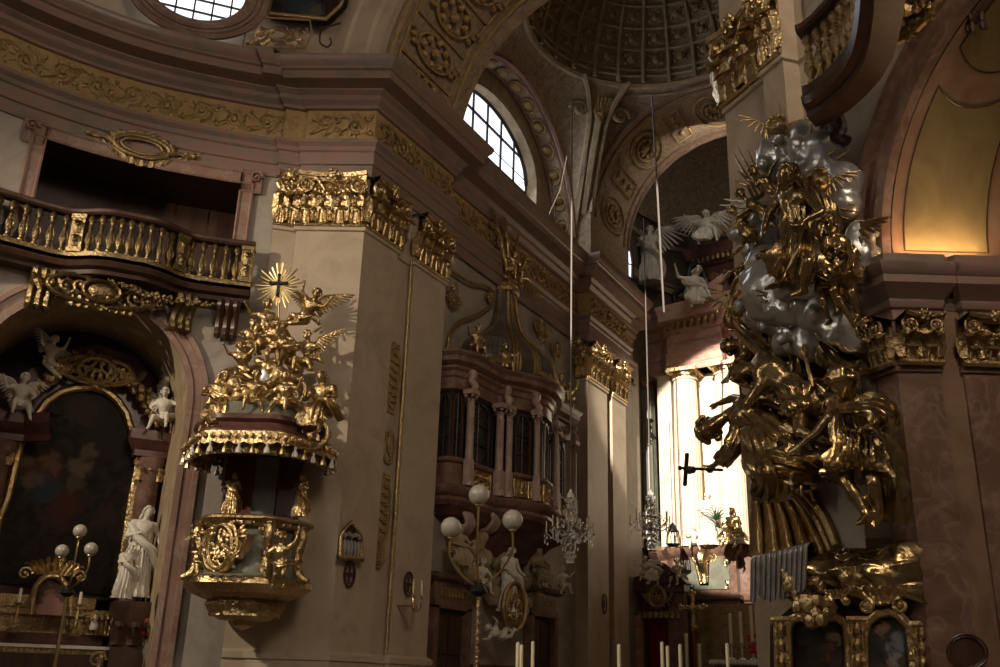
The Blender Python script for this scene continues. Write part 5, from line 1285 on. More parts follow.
def osc(f): return [(cx+(x-cx)*f, OYC+(y-OYC)*(.55+.45*f)) for x, y in OP]
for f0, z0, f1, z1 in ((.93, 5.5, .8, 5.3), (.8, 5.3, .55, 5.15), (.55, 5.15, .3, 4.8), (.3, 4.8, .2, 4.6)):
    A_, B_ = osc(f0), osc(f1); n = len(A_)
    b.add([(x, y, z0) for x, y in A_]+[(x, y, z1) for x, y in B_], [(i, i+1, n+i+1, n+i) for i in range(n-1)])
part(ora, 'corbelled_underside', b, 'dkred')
def seg_plane(i): return Plane(OP[i], V(OP[i+1])-V(OP[i])), (V(OP[i+1])-V(OP[i])).length
for (i, u0, u1) in ((2, .12, .88), (3, 0, 1), (4, .1, .95), (5, .05, .95), (6, .05, .95), (7, .05, .9), (9, .12, .88)):
    pl, L = seg_plane(i)
    if i == 3: continue
    b = MB(); b.M = pl.mat(L*u0, -.04, 0); w_ = L*(u1-u0); b.box(.02, w_-.02, -.015, .02, 6.02, 6.48)
    for x in (.02, w_-.02): b.tube([(x, -.02, 6.02), (x, -.02, 6.48)], .02, 4)
    for z in (6.02, 6.48): b.tube([(.02, -.02, z), (w_-.02, -.02, z)], .02, 4)
    n_ = max(1, round(w_/.4))
    for q in range(n_):
        xx = w_*(q+.5)/n_
        for d in (-1, 1):
            for e_ in (-1, 1): b.spiral((xx+d*.08, 6.25+e_*.1), .09, 1.3, pi/2, .016, d*e_, 4, 12, y=-.03)
        b.leaf((xx, -.02, 6.1), .28, .14, .2)
    part(ora, 'gilded_panel', b, 'gold')
# windows: frames and glazing bars
for (i, u0, u1) in ((2, .15, .85), (4, .25, 1.0), (5, .1, .75), (6, .3, .95), (7, .0, .8), (9, .15, .85), (1, .2, .9), (0, .15, .8)):
    pl, L = seg_plane(i); b = MB(); b.M = pl.mat(L*u0, -.1, 0); w_ = L*(u1-u0)
    Pf = [(0, 6.66), (0, 8.0), (w_*.2, 8.18), (w_*.5, 8.24), (w_*.8, 8.18), (w_, 8.0), (w_, 6.66)]
    b.tube([(x, -.0, z) for x, z in Pf], .035, 5, closed=True); b.tube([(w_/2, -.0, 6.66), (w_/2, -.0, 8.24)], .018, 4)
    for z in (7.15, 7.65): b.tube([(0, 0, z), (w_, 0, z)], .018, 4)
    part(ora, 'window_frame', b, 'wood')
def ocol(x, y, r, lab=None):
    c = V((x, y, 0)); b = MB(); b.lathe([(r*1.5, zf), (r*1.5, zf+.1), (r*1.2, zf+.14), (r*1.0, zf+.2), (r*.95, 7.9), (r*1.15, 7.93), (r, 7.96)], 12, c); b.box(x-r*1.5, x+r*1.5, y-r*1.5, y+r*1.5, 8.22, 8.34)
    b.box(x-r*.95, x+r*.95, y-r*.95, y+r*.95, 5.95, 6.6)
    k = part(ora, 'column', b, noisy('oratory_column', [(.3, (.30, .20, .16)), (.7, (.45, .33, .27))], 3, rough=.35) if 'ocolm' not in M else 'ocolm')
    M['ocolm'] = k.data.materials[0]
    b = MB()
    for q in range(6):
        a = q*pi/3; b.M = Matrix.Translation((x+cos(a)*r*.7, y+sin(a)*r*.7, 7.96)) @ Matrix.Rotation(a+pi/2, 4, 'Z'); b.leaf((0, 0, 0), .2, .12, .45)
    b.M = Matrix.Identity(4)
    for q in range(4):
        a = q*pi/2+pi/4; b.ell((x+cos(a)*r*1.35, y+sin(a)*r*1.35, 8.18), .05, 6)
    part(ora, 'column_capital', b, 'ocolm', parent=k)
for x, y, r in ((-11.72, 19.62, .1), (-11.68, 21.05, .11), (-11.55, 21.32, .09), (-11.1, 22.02, .075), (-11.1, 23.2, .06), (-11.55, 24.05, .11), (-11.6, 24.3, .09), (-11.62, 25.45, .1)):
    ocol(x, y, r)
for i, f in ((2, .03), (3, .5), (5, .02), (9, .0), (9, .96)):
    pl, L = seg_plane(i); b = MB(); b.M = pl.mat(L*f, .06, 0); 
    b.tube(catmull([(0, .05, 8.3), (0, -.12, 8.34), (0, -.16, 8.45), (0, -.04, 8.6), (0, -.12, 8.75), (0, .02, 8.82)], 4), .09, 8); b.spiral((-.0, 8.42), .1, 1.2, 0, .025, 1, 4, 12, y=-.2); part(ora, 'scroll_bracket', b, 'ocolm')
# onion roof
RCX, rz0 = -12.45, 9.22
prof = [(1.0, 0), (1.08, .18), (1.1, .45), (1.0, .8), (.8, 1.1), (.55, 1.4), (.36, 1.75), (.27, 2.15), (.22, 2.6), (.2, 2.95)]
prof = [(p.x, p.z) for p in catmull([(r, 0, z) for r, z in prof], 3)]
ROY, ROX = 2.05, 1.25
b = MB(); b.lathe(prof, 48, (RCX, OYC, rz0), sx=ROX, sy=ROY); part(ora, 'onion_roof', b, noisy('grey_brown_roof', [(.3, (.05, .045, .04)), (.7, (.12, .10, .085))], 2, rough=.35), angle=60)
for a in (-1.35, -.62, -.25, .25, .62, 1.35):
    b = MB()
    for dd_ in (-.05, .0, .05): b.tube([(RCX+cos(a+dd_)*r*ROX*1.015, OYC+sin(a+dd_)*r*ROY*1.015, rz0+z) for r, z in prof], .04 if dd_ else .055, 6)
    part(ora, 'gilded_rib', b, 'gold2')
for a0_ in (-.99, -.0, .99):                                       # glazed trellis panels of the roof
    b = MB(); hw = .24
    for q in range(7): b.tube([(RCX+cos(a0_-hw+2*hw*q/6)*r*ROX*1.012, OYC+sin(a0_-hw+2*hw*q/6)*r*ROY*1.012, rz0+z) for r, z in prof[5:12]], .012, 4)
    for j in range(6, 12, 1): r, z = prof[j]; b.tube([(RCX+cos(a0_-hw+2*hw*q/8)*r*ROX*1.012, OYC+sin(a0_-hw+2*hw*q/8)*r*ROY*1.012, rz0+z) for q in range(9)], .012, 4)
    part(ora, 'roof_trellis', b, 'teal')
    b = MB()
    for q in range(9): b.ell((RCX+cos(a0_-hw+2*hw*q/8)*1.1*ROX, OYC+sin(a0_-hw+2*hw*q/8)*1.1*ROY, rz0+.22), (.07, .1, .1), 6)
    part(ora, 'roof_flowers', b, 'gold2')
b = MB(); b.lathe([(.34, 2.85), (.4, 2.9), (.4, 3.0), (.3, 3.06), (.34, 3.12), (0, 3.15)], 20, (RCX, OYC, rz0), sx=1, sy=1.1); part(ora, 'roof_crown', b, 'gold2')
# big S-shaped gilt moulding and leaf relief on the wall left of the roof
WP = Plane((-12.5, 18.8), (0, 1))
b = MB(); b.tube(catmull([WP.at(x, y, .08) for x, y in [(447, 352), (450, 335), (459, 322), (475, 316), (490, 306), (494, 294), (486, 286), (474, 284), (462, 278), (452, 271)]], 5), .05, 6)
solo('wall_moulding', 'gilt S-shaped moulding on the choir wall left of the onion roof', 'moulding', b, 'gold2')
for (x, y, s_, lab) in ((453, 297, .55, 'gilded leaf relief on the choir wall left of the onion roof'), (490, 298, .35, 'small gilded shell at the end of the S-shaped moulding'), (541, 330, .6, 'gilded scroll relief on the choir wall right of the onion roof'), (556, 352, .5, 'small gilded leaf relief between onion roof and sunlit pilaster')):
    c = WP.at(x, y, .05); b = MB(); b.M = Matrix.Translation(c) @ Matrix.Rotation(WP.rz, 4, 'Z'); rocaille(b, s_, s_*1.3, 2, tr=.02, seed=int(x)); solo('wall_relief', lab, 'relief', b, 'gold2')
# trophy on the roof
c = V((RCX+.15, OYC, rz0+3.15)); t = T_('trophy_figure', 'gilded winged figure with spread rays standing on the oratory roof', 'statue', c)
J = {n: Matrix.Translation(c) @ Matrix.Rotation(1.2, 4, 'Z') @ (v*.85) for n, v in wpose('sit', 1).items()}
b = MB(); body(b, J, .85, 1.1); part(t, 'body', remeshed(b, .02, 2), 'gold', angle=180)
for i, (dy, dz, L_) in enumerate(((-1.0, 1.6, .7), (-.4, 1.7, .6), (.3, 1.4, .5), (.9, 1.05, .6), (1.45, .55, .7))):
    b = MB(); wing_mb(b, c+V((0, dy*.25, .4)), c+V((0, dy, dz)), V((0, -dy*.2, -.45)), k=.6, n=8); part(t, 'wing', b, 'gold', angle=60)
b = MB()
for q in range(7): b.leaf((0, 0, 0), .01, .01) if False else b.ell(c+V((rnd.uniform(-.2, .2), rnd.uniform(-.4, .4), rnd.uniform(0, .5))), rnd.uniform(.08, .16), 7)
part(t, 'cloud', b, 'gold')
# gilded putti on the oratory cornice
for kind, x, y, z, s_, rz, lab, mir in (('putto_sit', -11.75, 19.75, 9.3, .95, 1.4, 'gilded cherub seated at the left end of the oratory cornice', 1), ('putto_sit', -11.55, 21.0, 9.15, .95, 1.2, 'gilded cherub sliding down the oratory cornice beside the left one', -1),
        ('putto_sit', -11.6, 24.35, 9.3, .95, 1.2, 'gilded cherub seated on the oratory cornice right of the roof', 1), ('putto_stand', -11.75, 25.4, 9.25, .9, 1.2, 'gilded cherub at the right end of the oratory cornice by the sunlit pilaster', -1)):
    putto(kind, 'gold', X((x, y, z), rz-.3, s_), lab, None, mir, wings=False)
# doors below
for k_, (y0, y1, lab) in enumerate(((19.3, 21.0, 'dark carved wooden door with red marble surround below the oratory, left'), (24.2, 25.9, 'dark wooden door with red marble surround below the oratory beside the sunlit pilaster'))):
    PLd = Plane((-12.5, y0), (0, 1)); w_ = y1-y0; zt3 = 3.15 if k_ == 0 else 3.3
    b = MB(); b.M = PLd.mat(0, .04, 0)
    for p in range(2):
        for r_ in range(3):
            b.box(.18+p*(w_-.4)/2+.03, .18+(p+1)*(w_-.4)/2-.03, -.05, .0, .25+r_*.95, 1.1+r_*.95 if r_ < 2 else zt3-.15)
    b.box(.15, w_-.15, 0, .03, 0, zt3)
    d = struct('door_%d' % (k_+1), b, 'wood', angle=30); tag(d, lab, 'door')
    b = MB(); b.M = PLd.mat(0, 0, 0); b.box(0, .2, -.22, 0, 0, zt3+.05); b.box(w_-.2, w_, -.22, 0, 0, zt3+.05); b.box(0, w_, -.22, 0, zt3, zt3+.2); b.box(.05, w_-.05, -.16, 0, zt3+.2, zt3+.62); b.build('door_frame', 'redm', d, angle=30)
    b = MB(); b.sweep([tuple(PLd.w(-.12, 0, 0).to_2d()), tuple(PLd.w(-.1, .22, 0).to_2d()), tuple(PLd.w(w_+.1, .22, 0).to_2d()), tuple(PLd.w(w_+.12, 0, 0).to_2d())], [(0, zt3+.62), (.1, zt3+.68), (.14, zt3+.78), (-.3, zt3+.8)]); b.build('door_cornice', 'redm', d, angle=30)
    b = MB(); b.M = PLd.mat(w_/2, .18, zt3+.42); 
    for i in range(7): b.leaf(((i-3)*.16, 0, -.14), .26, .15, .25)
    b.build('door_relief', 'gold2', d); b = MB(); b.M = PLd.mat(w_/2+.06, .1, 1.3); b.ell((0, -.05, 0), .035, 8); b.box(-.02, .02, -.03, 0, -.1, .08); b.build('door_handle', 'brass', d)
# stucco group between the doors
WQ = lambda y, o, z: V((-12.5+o, y, z))
WPl = Plane((-12.5, 19), (0, 1))
def wangle(x, y, o, k, kind, m, lab, rz=1.0, mir=1, wings=False, **kw): return angel(x, y, o, k, kind, m, lab, rz, mir, PL=WPl, wings=wings, **kw)
wangle(508, 614, .6, .95, 'stand', 'white', 'white draped bishop-like figure with bowed head standing between the oratory doors', 1.1, name='statue')
wangle(456, 572, .45, .85, 'sit', 'frescog', 'dim stucco figure seated on the left door cornice below the oratory', 1.0, name='statue')
wangle(537, 588, .5, .8, 'sit', 'frescog', 'dim stucco figure seated on the right door cornice below the oratory', 1.2, -1, name='statue')
putto('putto_sit', 'white', X(WPl.at(480, 590, .5), 1.1, .9), 'pale cherub crouching left of the white figure between the doors', None, wings=False)
putto('putto_fly', 'white', X(WPl.at(508, 645, .75), 1.0, .95, 0, -.7), 'white cherub flying at the foot of the gilded oval between the doors', None, wings=False)
putto('putto_sit', 'white', X(WPl.at(562, 592, .5), 1.2, .85), 'pale cherub with dangling leg at the right end of the door cornice', None, -1, wings=False)
c = WPl.at(513, 607, .75); t = T_('gilt_shield', 'gilded oval shield held between the two oratory doors', 'shield', c-V((0, 0, .5)))
b = MB(); b.M = Matrix.Translation(c) @ Matrix.Rotation(1.2, 4, 'Z'); oval_frame(b, .75, 1.15, -.06, .06); b.ell((0, 0, 0), (.36, .08, .55), 16)
for i in range(8): b.spiral((rnd.uniform(-.22, .22), rnd.uniform(-.4, .4)), .12, 1.3, rnd.random()*6, .025, 1 if i % 2 else -1, 4, 12, y=-.1)
part(t, 'relief', b, 'gold2')
b = MB()
for i in range(40): b.ell(WPl.at(rnd.uniform(440, 572), 0, 0)*0+WQ(rnd.uniform(20.6, 24.6), rnd.uniform(.05, .35), rnd.uniform(3.3, 5.0)), rnd.uniform(.12, .3), 8)
solo('stucco_clouds', 'dim stucco clouds and drapery under the oratory', 'relief', remeshed(b, .05, 3, .12, .2), 'frescog', angle=180)
b = MB(); b.box(-12.5, -11.9, 21.4, 23.6, 0, 1.8); b.box(-12.5, -11.75, 21.3, 23.7, 1.8, 1.95); solo('statue_plinth', 'dark plinth beneath the white figure between the oratory doors', 'plinth', b, 'dkred', angle=30)
for k_, (x, y, lab) in enumerate(((463, 528, 'rolled marble scroll console under the left end of the oratory'), (489, 525, 'rolled marble scroll console under the oratory, right beside the first'))):
    c = WPl.at(x, y, .5); b = MB(); b.M = Matrix.Translation(c) @ Matrix.Rotation(pi/2, 4, 'Z')
    for q in range(4): b.tube(catmull([(q*.1-.15, -.1, .35), (q*.1-.15, -.2, .1), (q*.1-.15, -.05, -.1), (q*.1-.15, .15, -.15), (q*.1-.15, .3, .05)], 4), .06, 6)
    solo('scroll_console', lab, 'console', b, 'ocolm')

# ------------------------------------------------------------------ high altar
HA = Plane((-13, 35.2), (1, 0))
def ha(x, y, o=0.): return HA.at(x, y, o)
retm = 'redm'
M['whitegold'] = noisy('cream_gilded_marble', [(.3, (.66, .54, .40)), (.7, (.86, .76, .60))], 2.5, rough=.35, bump=.05)
M['pinkw'] = noisy('pale_pink_marble', [(.3, (.50, .24, .19)), (.6, (.66, .44, .36)), (.8, (.72, .58, .48))], 2.2, rough=.35, stretch=(1, 1, 2.5))
zcap = ha(690, 384).z; ztop = ha(690, 305, .8).z; zbas = ha(690, 548, .5).z
al = T_('high_altar', 'sunlit marble high altar with fluted columns at the end of the choir', 'altar', (-9.5, 35, 0))
HE = [tuple(ha(628, 360, -1.2).to_2d()), tuple(ha(648, 360, -.3).to_2d()), tuple(ha(663, 360, -.2).to_2d()), tuple(ha(668, 360, .35).to_2d()), tuple(ha(722, 360, .75).to_2d()), tuple(ha(724, 360, .2).to_2d()), tuple(ha(760, 360, .3).to_2d()), (-8.0, 34.9), (-6.0, 35.2)]
z0h = ha(690, 370, .5).z; zz1 = ha(690, 318, .8).z
def hsw(name, prof, m, path=HE): b = MB(); b.sweep(path, prof); return part(al, name, b, m, angle=30)
dh = (ztop-z0h)/1.0
hsw('entablature', [(0, z0h), (.04, z0h), (.04, z0h+.1*dh), (.08, z0h+.12*dh), (.08, z0h+.25*dh), (.14, z0h+.3*dh), (.02, z0h+.33*dh), (.02, z0h+.6*dh), (.1, z0h+.62*dh), (.12, z0h+.66*dh), (.12, z0h+.76*dh), (.42, z0h+.8*dh), (.42, z0h+.88*dh), (.55, z0h+1.0*dh), (.55, z0h+1.04*dh), (-.4, z0h+1.06*dh)], 'pinkw')
L0 = 0
for i in range(len(HE)-1):
    pl = Plane(HE[i], V(HE[i+1])-V(HE[i])); L = (V(HE[i+1])-V(HE[i])).length
    if L < .8: continue
    n = int(L/.26)
    for q in range(n):
        b = MB(); b.M = pl.mat(L*(q+.5)/n, .14, z0h+.66*dh); b.box(-.06, .06, -.2, 0, .02, .1*dh); b.ell((0, -.18, .05), .07, 6); part(al, 'modillion', b, 'gold')
    b = MB(); b.M = pl.mat(0, .03, 0)
    if i == 3: 
        for q in range(12): b.spiral((L*(q+.5)/12, z0h+.46*dh), .08, 1.2, 0, .015, 1 if q % 2 else -1, 4, 10, y=-.02)
        part(al, 'frieze_scrollwork', b, 'gold')
b = MB(); b.add([(HE[0][0], HE[0][1]+.3, 0), (-3.5, 36.2, 0), (-3.5, 36.2, z0h+.2), (HE[0][0], HE[0][1]+.3, z0h+.2)], [(0, 1, 2, 3)]); part(al, 'back_wall', b, 'dkred')
def hcol(x, ytop, r, o, m, flute=True):
    p = ha(x, 460, o); b = MB(); fl_ = (lambda a, z: 1-.06*abs(sin(a*10))**.7) if flute else None
    b.lathe([(r*1.35, zbas), (r*1.35, zbas+.15), (r*1.15, zbas+.2), (r*1.25, zbas+.3), (r*1.02, zbas+.4)], 40, (p.x, p.y, 0))
    b.lathe([(r, zbas+.4), (r*1.02, zbas+2.5), (r*.88, zcap)], 120, (p.x, p.y, 0), mod=fl_); b.lathe([(r*.96, zcap-.02), (r*.98, zcap+.05), (r*.8, zcap+.08)], 40, (p.x, p.y, 0))
    c = part(al, 'column', b, m, angle=60)
    b = MB(); hcp = z0h-zcap
    b.lathe([(r*.8, zcap), (r*.85, z0h-.1)], 16, (p.x, p.y, 0)); b.box(p.x-r*1.2, p.x+r*1.2, p.y-r*1.2, p.y+r*1.2, z0h-.13, z0h)
    for q in range(8):
        a = q*pi/4; b.M = Matrix.Translation((p.x+cos(a)*r*.8, p.y+sin(a)*r*.8, zcap)) @ Matrix.Rotation(a+pi/2, 4, 'Z'); b.leaf((0, 0, 0), hcp*.5, r*.6, .45); b.leaf((0, -.02, .05), hcp*.8, r*.4, .4)
    b.M = Matrix.Identity(4)
    for q in range(4):
        a = q*pi/2+pi/4; b.M = Matrix.Translation((p.x+cos(a)*r*1.2, p.y+sin(a)*r*1.2, zcap+hcp*.72)) @ Matrix.Rotation(a+pi/2, 4, 'Z'); b.spiral((0, 0), hcp*.2, 1.5, pi/2, .03, 1, 5, 14)
    part(al, 'column_capital', b, 'gold', parent=c)
hcol(647, 384, .40, -.1, 'teal')
hcol(688, 384, .50, .45, 'whitegold')
hcol(731, 384, .50, .55, 'whitegold')
hcol(775, 384, .50, .2, 'whitegold')
b = MB(); p = ha(667, 460, .1); b.box(p.x-.28, p.x+.28, p.y-.1, p.y+.5, zbas, z0h)
for q in range(4): b.tube([(p.x-.2+q*.13, p.y-.1, zbas+.3), (p.x-.2+q*.13, p.y-.1, zcap)], .035, 6)
part(al, 'pilaster', b, 'whitegold', angle=40)
b = MB(); p = ha(710, 460, -.2); b.box(p.x-.5, p.x+.6, p.y, p.y+.4, zbas, z0h); part(al, 'rear_pilaster', b, 'whitegold')
# pedestal zone
PD = [tuple(ha(628, 600, -.9).to_2d()), tuple(ha(640, 600, 0).to_2d()), tuple(ha(668, 600, .2).to_2d()), tuple(ha(674, 600, .8).to_2d()), tuple(ha(738, 600, 1.1).to_2d()), tuple(ha(741, 600, .5).to_2d()), (-7.5, 34.7), (-5, 35)]
z5 = ha(700, 547, .9).z
hsw('pedestal', [(.1, 0), (.1, .5), (0, .6), (0, z5-1.9), (.1, z5-1.85), (.12, z5-1.7), (0, z5-1.6), (0, z5-.35), (.06, z5-.3), (.2, z5-.15), (.24, z5-.02), (-.4, z5)], 'redm', PD)
b = MB(); b.sweep([(x, y-.01) for x, y in PD], [(.05, z5+.0), (.06, z5+.14), (-.3, z5+.2)]); part(al, 'gilded_step', b, 'gold2')
pl = Plane(PD[3], V(PD[4])-V(PD[3])); L = (V(PD[4])-V(PD[3])).length
b = MB(); b.M = pl.mat(0, .02, 0); b.box(.3, L-.25, -.03, .02, z5-1.5, z5-.45); part(al, 'green_panel', b, 'teal')
b = MB(); b.M = pl.mat(L*.52, .04, z5-.5); b.tube(catmull([(0, -.1, .18), (0, -.32, .1), (0, -.3, -.15), (0, -.12, -.4), (0, -.1, -.8)], 4), [.3, .3, .28, .26, .24, .22, .2, .18, .16, .15, .14, .13, .12, .12, .1, .1, .1], 8)
for d in (-1, 1): b.spiral((d*.32, -.15, .12), .2, 1.6, pi/2, .045, d, 5, 18); b.tube([(d*.22, -.3, .0), (d*.12, -.15, -.8)], .05, 5)
part(al, 'gilded_console', b, 'gold')
b = MB(); b.M = pl.mat(0, .05, 0)
for x in (.38, L-.35):
    for z in (z5-1.35, z5-.6): b.ell((x, -.03, z), .06, 6); b.leaf((x, -.02, z), .2, .12, .2); b.leaf((x, -.02, z), -.2, .12, .2)
part(al, 'corner_leaves', b, 'gold')
b = MB(); b.M = pl.mat(0, .02, 0); b.box(.15, L+.6, -.02, .03, 1.2, z5-2.0)
for q in range(16): b.spiral((rnd.uniform(.3, L+.4), rnd.uniform(1.6, z5-2.2)), rnd.uniform(.1, .22), 1.4, rnd.random()*6, .025, 1 if q % 2 else -1, 4, 14, y=-.03)
part(al, 'gilded_relief_panel', b, 'gold2')
# broken pediment and upper storey
b = MB(); a_ = ha(692, 306, .4); c_ = ha(725, 280, .4)
P_ = [ha(x, y, .3) for x, y in [(684, 309), (690, 299), (700, 293), (724, 276), (724, 300), (712, 306)]]
b.M = HA.mat(); b.prism([HA.loc(x, y, .3) for x, y in [(683, 308), (690, 297), (700, 292), (724, 275), (724, 306)]], -.5, .3); part(al, 'broken_pediment', b, 'pinkw')
b = MB(); b.M = HA.mat()
lo, zlo = HA.loc(705, 300, -.3); hi_, zhi = HA.loc(735, 250, -.3); b.box(lo+.1, lo+3, .3, .8, zlo-.5, zhi+.3)
b.sweep([(HA.w(lo, 0, 0).x-13*0, 0)]*2, [(0, 0)]*2) if False else None
part(al, 'upper_wall', b, 'dkred')
U0_ = [tuple(HA.w(HA.loc(693, 250, -.6)[0], -.9, 0).to_2d()), tuple(HA.w(HA.loc(694, 250, -.2)[0], -.2, 0).to_2d()), tuple(HA.w(HA.loc(738, 250, .1)[0], .1, 0).to_2d()), (-7, 34.9)]
zu = ha(710, 258, 0).z; b = MB(); b.sweep(U0_, [(-.3, zu-.9), (0, zu-.9), (.0, zu-.35), (.1, zu-.3), (.12, zu-.1), (.35, zu), (.35, zu+.2), (.5, zu+.42), (-.3, zu+.45)]); part(al, 'upper_cornice', b, 'dkred')
b = MB(); plu = Plane(U0_[1], V(U0_[2])-V(U0_[1]))
for q in range(9): b.M = plu.mat(.1+q*.22, .16, zu-.02); b.box(-.06, .06, -.2, 0, -.2, 0)
for q in range(3): b.M = plu.mat(.35+q*.5, .04, zu-.85); rocaille(b, .4, .4, 2, tr=.02, seed=q)
part(al, 'upper_gilding', b, 'gold2')
b = MB(); p = ha(714, 280, -.2); b.box(p.x-.2, p.x+.25, p.y-.1, p.y+.3, zu-3.0, zu-.9)
for q in range(3): b.leaf((p.x-.15+.15*q, p.y-.12, zu-1.3), .35, .16, .3)
part(al, 'upper_pilaster', b, 'dkred')
b = MB(); b.tube(catmull([ha(x, y, .3) for x, y in [(698, 262), (690, 268), (689, 280), (696, 287), (704, 284), (704, 275), (699, 273)]], 5), .14, 8); b.tube(catmull([ha(x, y, .2) for x, y in [(676, 305), (674, 296), (682, 290), (689, 296), (686, 303)]], 4), .12, 8); part(al, 'dark_volutes', b, 'iron')
# statues of the altar
def hangel(x, y, o, k, kind, m, lab, rz=.1, mir=1, **kw): return angel(x, y, o, k, kind, m, lab, rz, mir, PL=HA, **kw)
hangel(707, 250, .5, 1.3, 'sit', 'white', 'white winged angel enthroned on the top cornice of the high altar', .1, raise_=dict(elL=(-.42, -.05, 1.0), haL=(-.6, -.2, 1.2), elR=(.42, -.1, .85), haR=(.6, -.3, .75), knR=(.32, -.4, .5), ftR=(.4, -.4, .1)))
hangel(694, 314, .9, 1.5, 'sit', 'white', 'white draped figure seated on the broken pediment of the high altar', .5, wings=False, name='statue', raise_=dict(elL=(-.4, -.1, 1.0), haL=(-.5, -.3, 1.25), knR=(.25, -.45, .62), ftR=(.3, -.65, .25), head=(.1, -.2, 1.16)))
hangel(650, 284, .2, 1.5, 'stand', 'white', 'dim stucco winged angel standing beside the narrow bright apse window', .2, name='angel_statue')
hangel(709, 547, 1.3, 1.12, 'stand', 'white', 'white draped saint with green palm standing before the sunlit altar columns', .2, wings=False, name='saint_statue')
b = MB(); c = ha(716, 520, 1.9)
for q in range(9):
    a = .2+q*.32; b.tube(catmull([c, c+V((cos(a)*.35, -.1, sin(a)*.4)), c+V((cos(a)*.75, -.15, sin(a)*.55-.12))], 3), [.05, .06, .05, .04, .03, .02, .01], 4, flat=.3)
solo('palm_branch', 'dark green palm branch held by the white saint before the columns', 'palm branch', b, 'green')
hangel(655, 585, 2.4, .85, 'sit', 'white', 'white mitred figure with child seated on the portal pediment by the crystal chandelier', .1, wings=False, name='statue')
putto('putto_sit', 'white', X(ha(645, 580, 2.6), .2, .95), 'small white child leaning on the seated figure over the portal', None, wings=False, name='child_statue')
putto('putto_sit', 'white', X(ha(679, 584, 2.4), -.2, 1.05), 'white cherub sliding on the right slope of the portal pediment', None, -1, wings=False)
putto('putto_stand', 'white', X(ha(646, 548, .5), .2, 1.3), 'white cherub standing on the altar ledge left of the chandelier', None, wings=False)
putto('putto_sit', 'white', X(ha(694, 548, 1.2), .2, .95), 'white cherub at the feet of the saint with the palm', None, wings=False)
angel(735, 548, 1.9, 1.05, 'sit', 'bronze', 'dark gilded figure crouching right of the white saint with the palm', -.3, PL=HA, wings=False, name='statue')
# side portal with red curtain
PT = Plane((-13, 33.0), (1, 0))
def pt(x, y, o=0.): return PT.at(x, y, o)
t = T_('side_portal', 'red marble portal with curved pediment and crimson curtain left of the high altar', 'portal', (pt(655, 660).x, 33, 0))
z6 = pt(655, 585).z; xl, xr = pt(626, 620).x, pt(690, 620).x; zp = pt(655, 607).z
b = MB()
for x0, x1 in ((xl+.05, xl+.62), (xr-.75, xr-.2)):
    b.box(x0, x1, 32.9, 33.4, 0, zp)
b.box(xl+.1, xr-.2, 33.0, 33.4, zp-.1, z6); b.box(xl+.0, xr-.1, 32.8, 33.4, z6-.25, z6)
part(t, 'surround', b, 'redm', angle=30)
b = MB(); b.lathe([(.3, 0), (.27, .3), (.25, zp-.3)], 20, (xl+.45, 32.85, 0)); part(t, 'column', b, noisy('mottled_pink', [(.3, (.30, .15, .11)), (.7, (.5, .33, .26))], 4, rough=.3))
b = MB(); b.box(xl-.1, xl+.85, 32.5, 33.3, z6-.25, z6+.05); b.prism([(xl-.1, z6+.05), (xl+.85, z6+.05), (xl+.75, z6+.3), (xl+.3, z6+.2)], 32.6, 33.3); b.prism([(xr-.95, z6+.0), (xr+.05, z6-.0), (xr-.1, z6+.15), (xr-.7, z6+.6)], 32.6, 33.3)
b.tube([(xl+.9+.45*(1-cos(a)), 32.8, z6+.1+.55*sin(a)) for a in [q*pi/12 for q in range(13)]], .12, 6); part(t, 'pediment', b, 'dkred', angle=30)
b = MB(); b.M = Matrix.Translation(pt(657, 597, .3)); oval_frame(b, .55, .7, -.05, .06); rocaille(b, .8, .8, 3, tr=.03, seed=5)
for q in range(8): b.leaf(((q-3.5)*.2, 0, -.7), .3, .2, .3)
part(t, 'gilded_medallion', b, 'gold2')
b = MB(); w0, w1 = xl+.75, xr-.75
b.grid(lambda u, v: (w0+(w1-w0)*u, 33.3+.06*sin(u*40), (zp-.1)*v), 60, 2); part(t, 'curtain', b, 'redcloth')
# gilt crucifix on a red pole
c = pt(693, 612, .8); t = T_('processional_cross', 'gilded processional cross on a red pole before the red curtain portal', 'cross', (c.x, c.y, 0))
b = MB(); b.M = Matrix.Translation(c); b.box(-.05, .05, -.03, .03, -.55, .55); b.box(-.38, .38, -.03, .03, .1, .2)
for x, z in ((-.4, .15), (.4, .15), (0, .6), (0, -.5)):
    for q in range(3): b.ell((x+.07*cos(q*2.1), 0, z+.07*sin(q*2.1)), .07, 7)
b.ell((0, -.05, .1), (.05, .05, .25), 8); b.tube([(-.25, -.06, .2), (0, -.06, .12), (.25, -.06, .2)], .03, 5); part(t, 'cross', b, 'gold')
b = MB(); b.tube([(c.x, c.y, 0), (c.x, c.y, c.z-.5)], .05, 8); part(t, 'pole', b, 'redcloth')
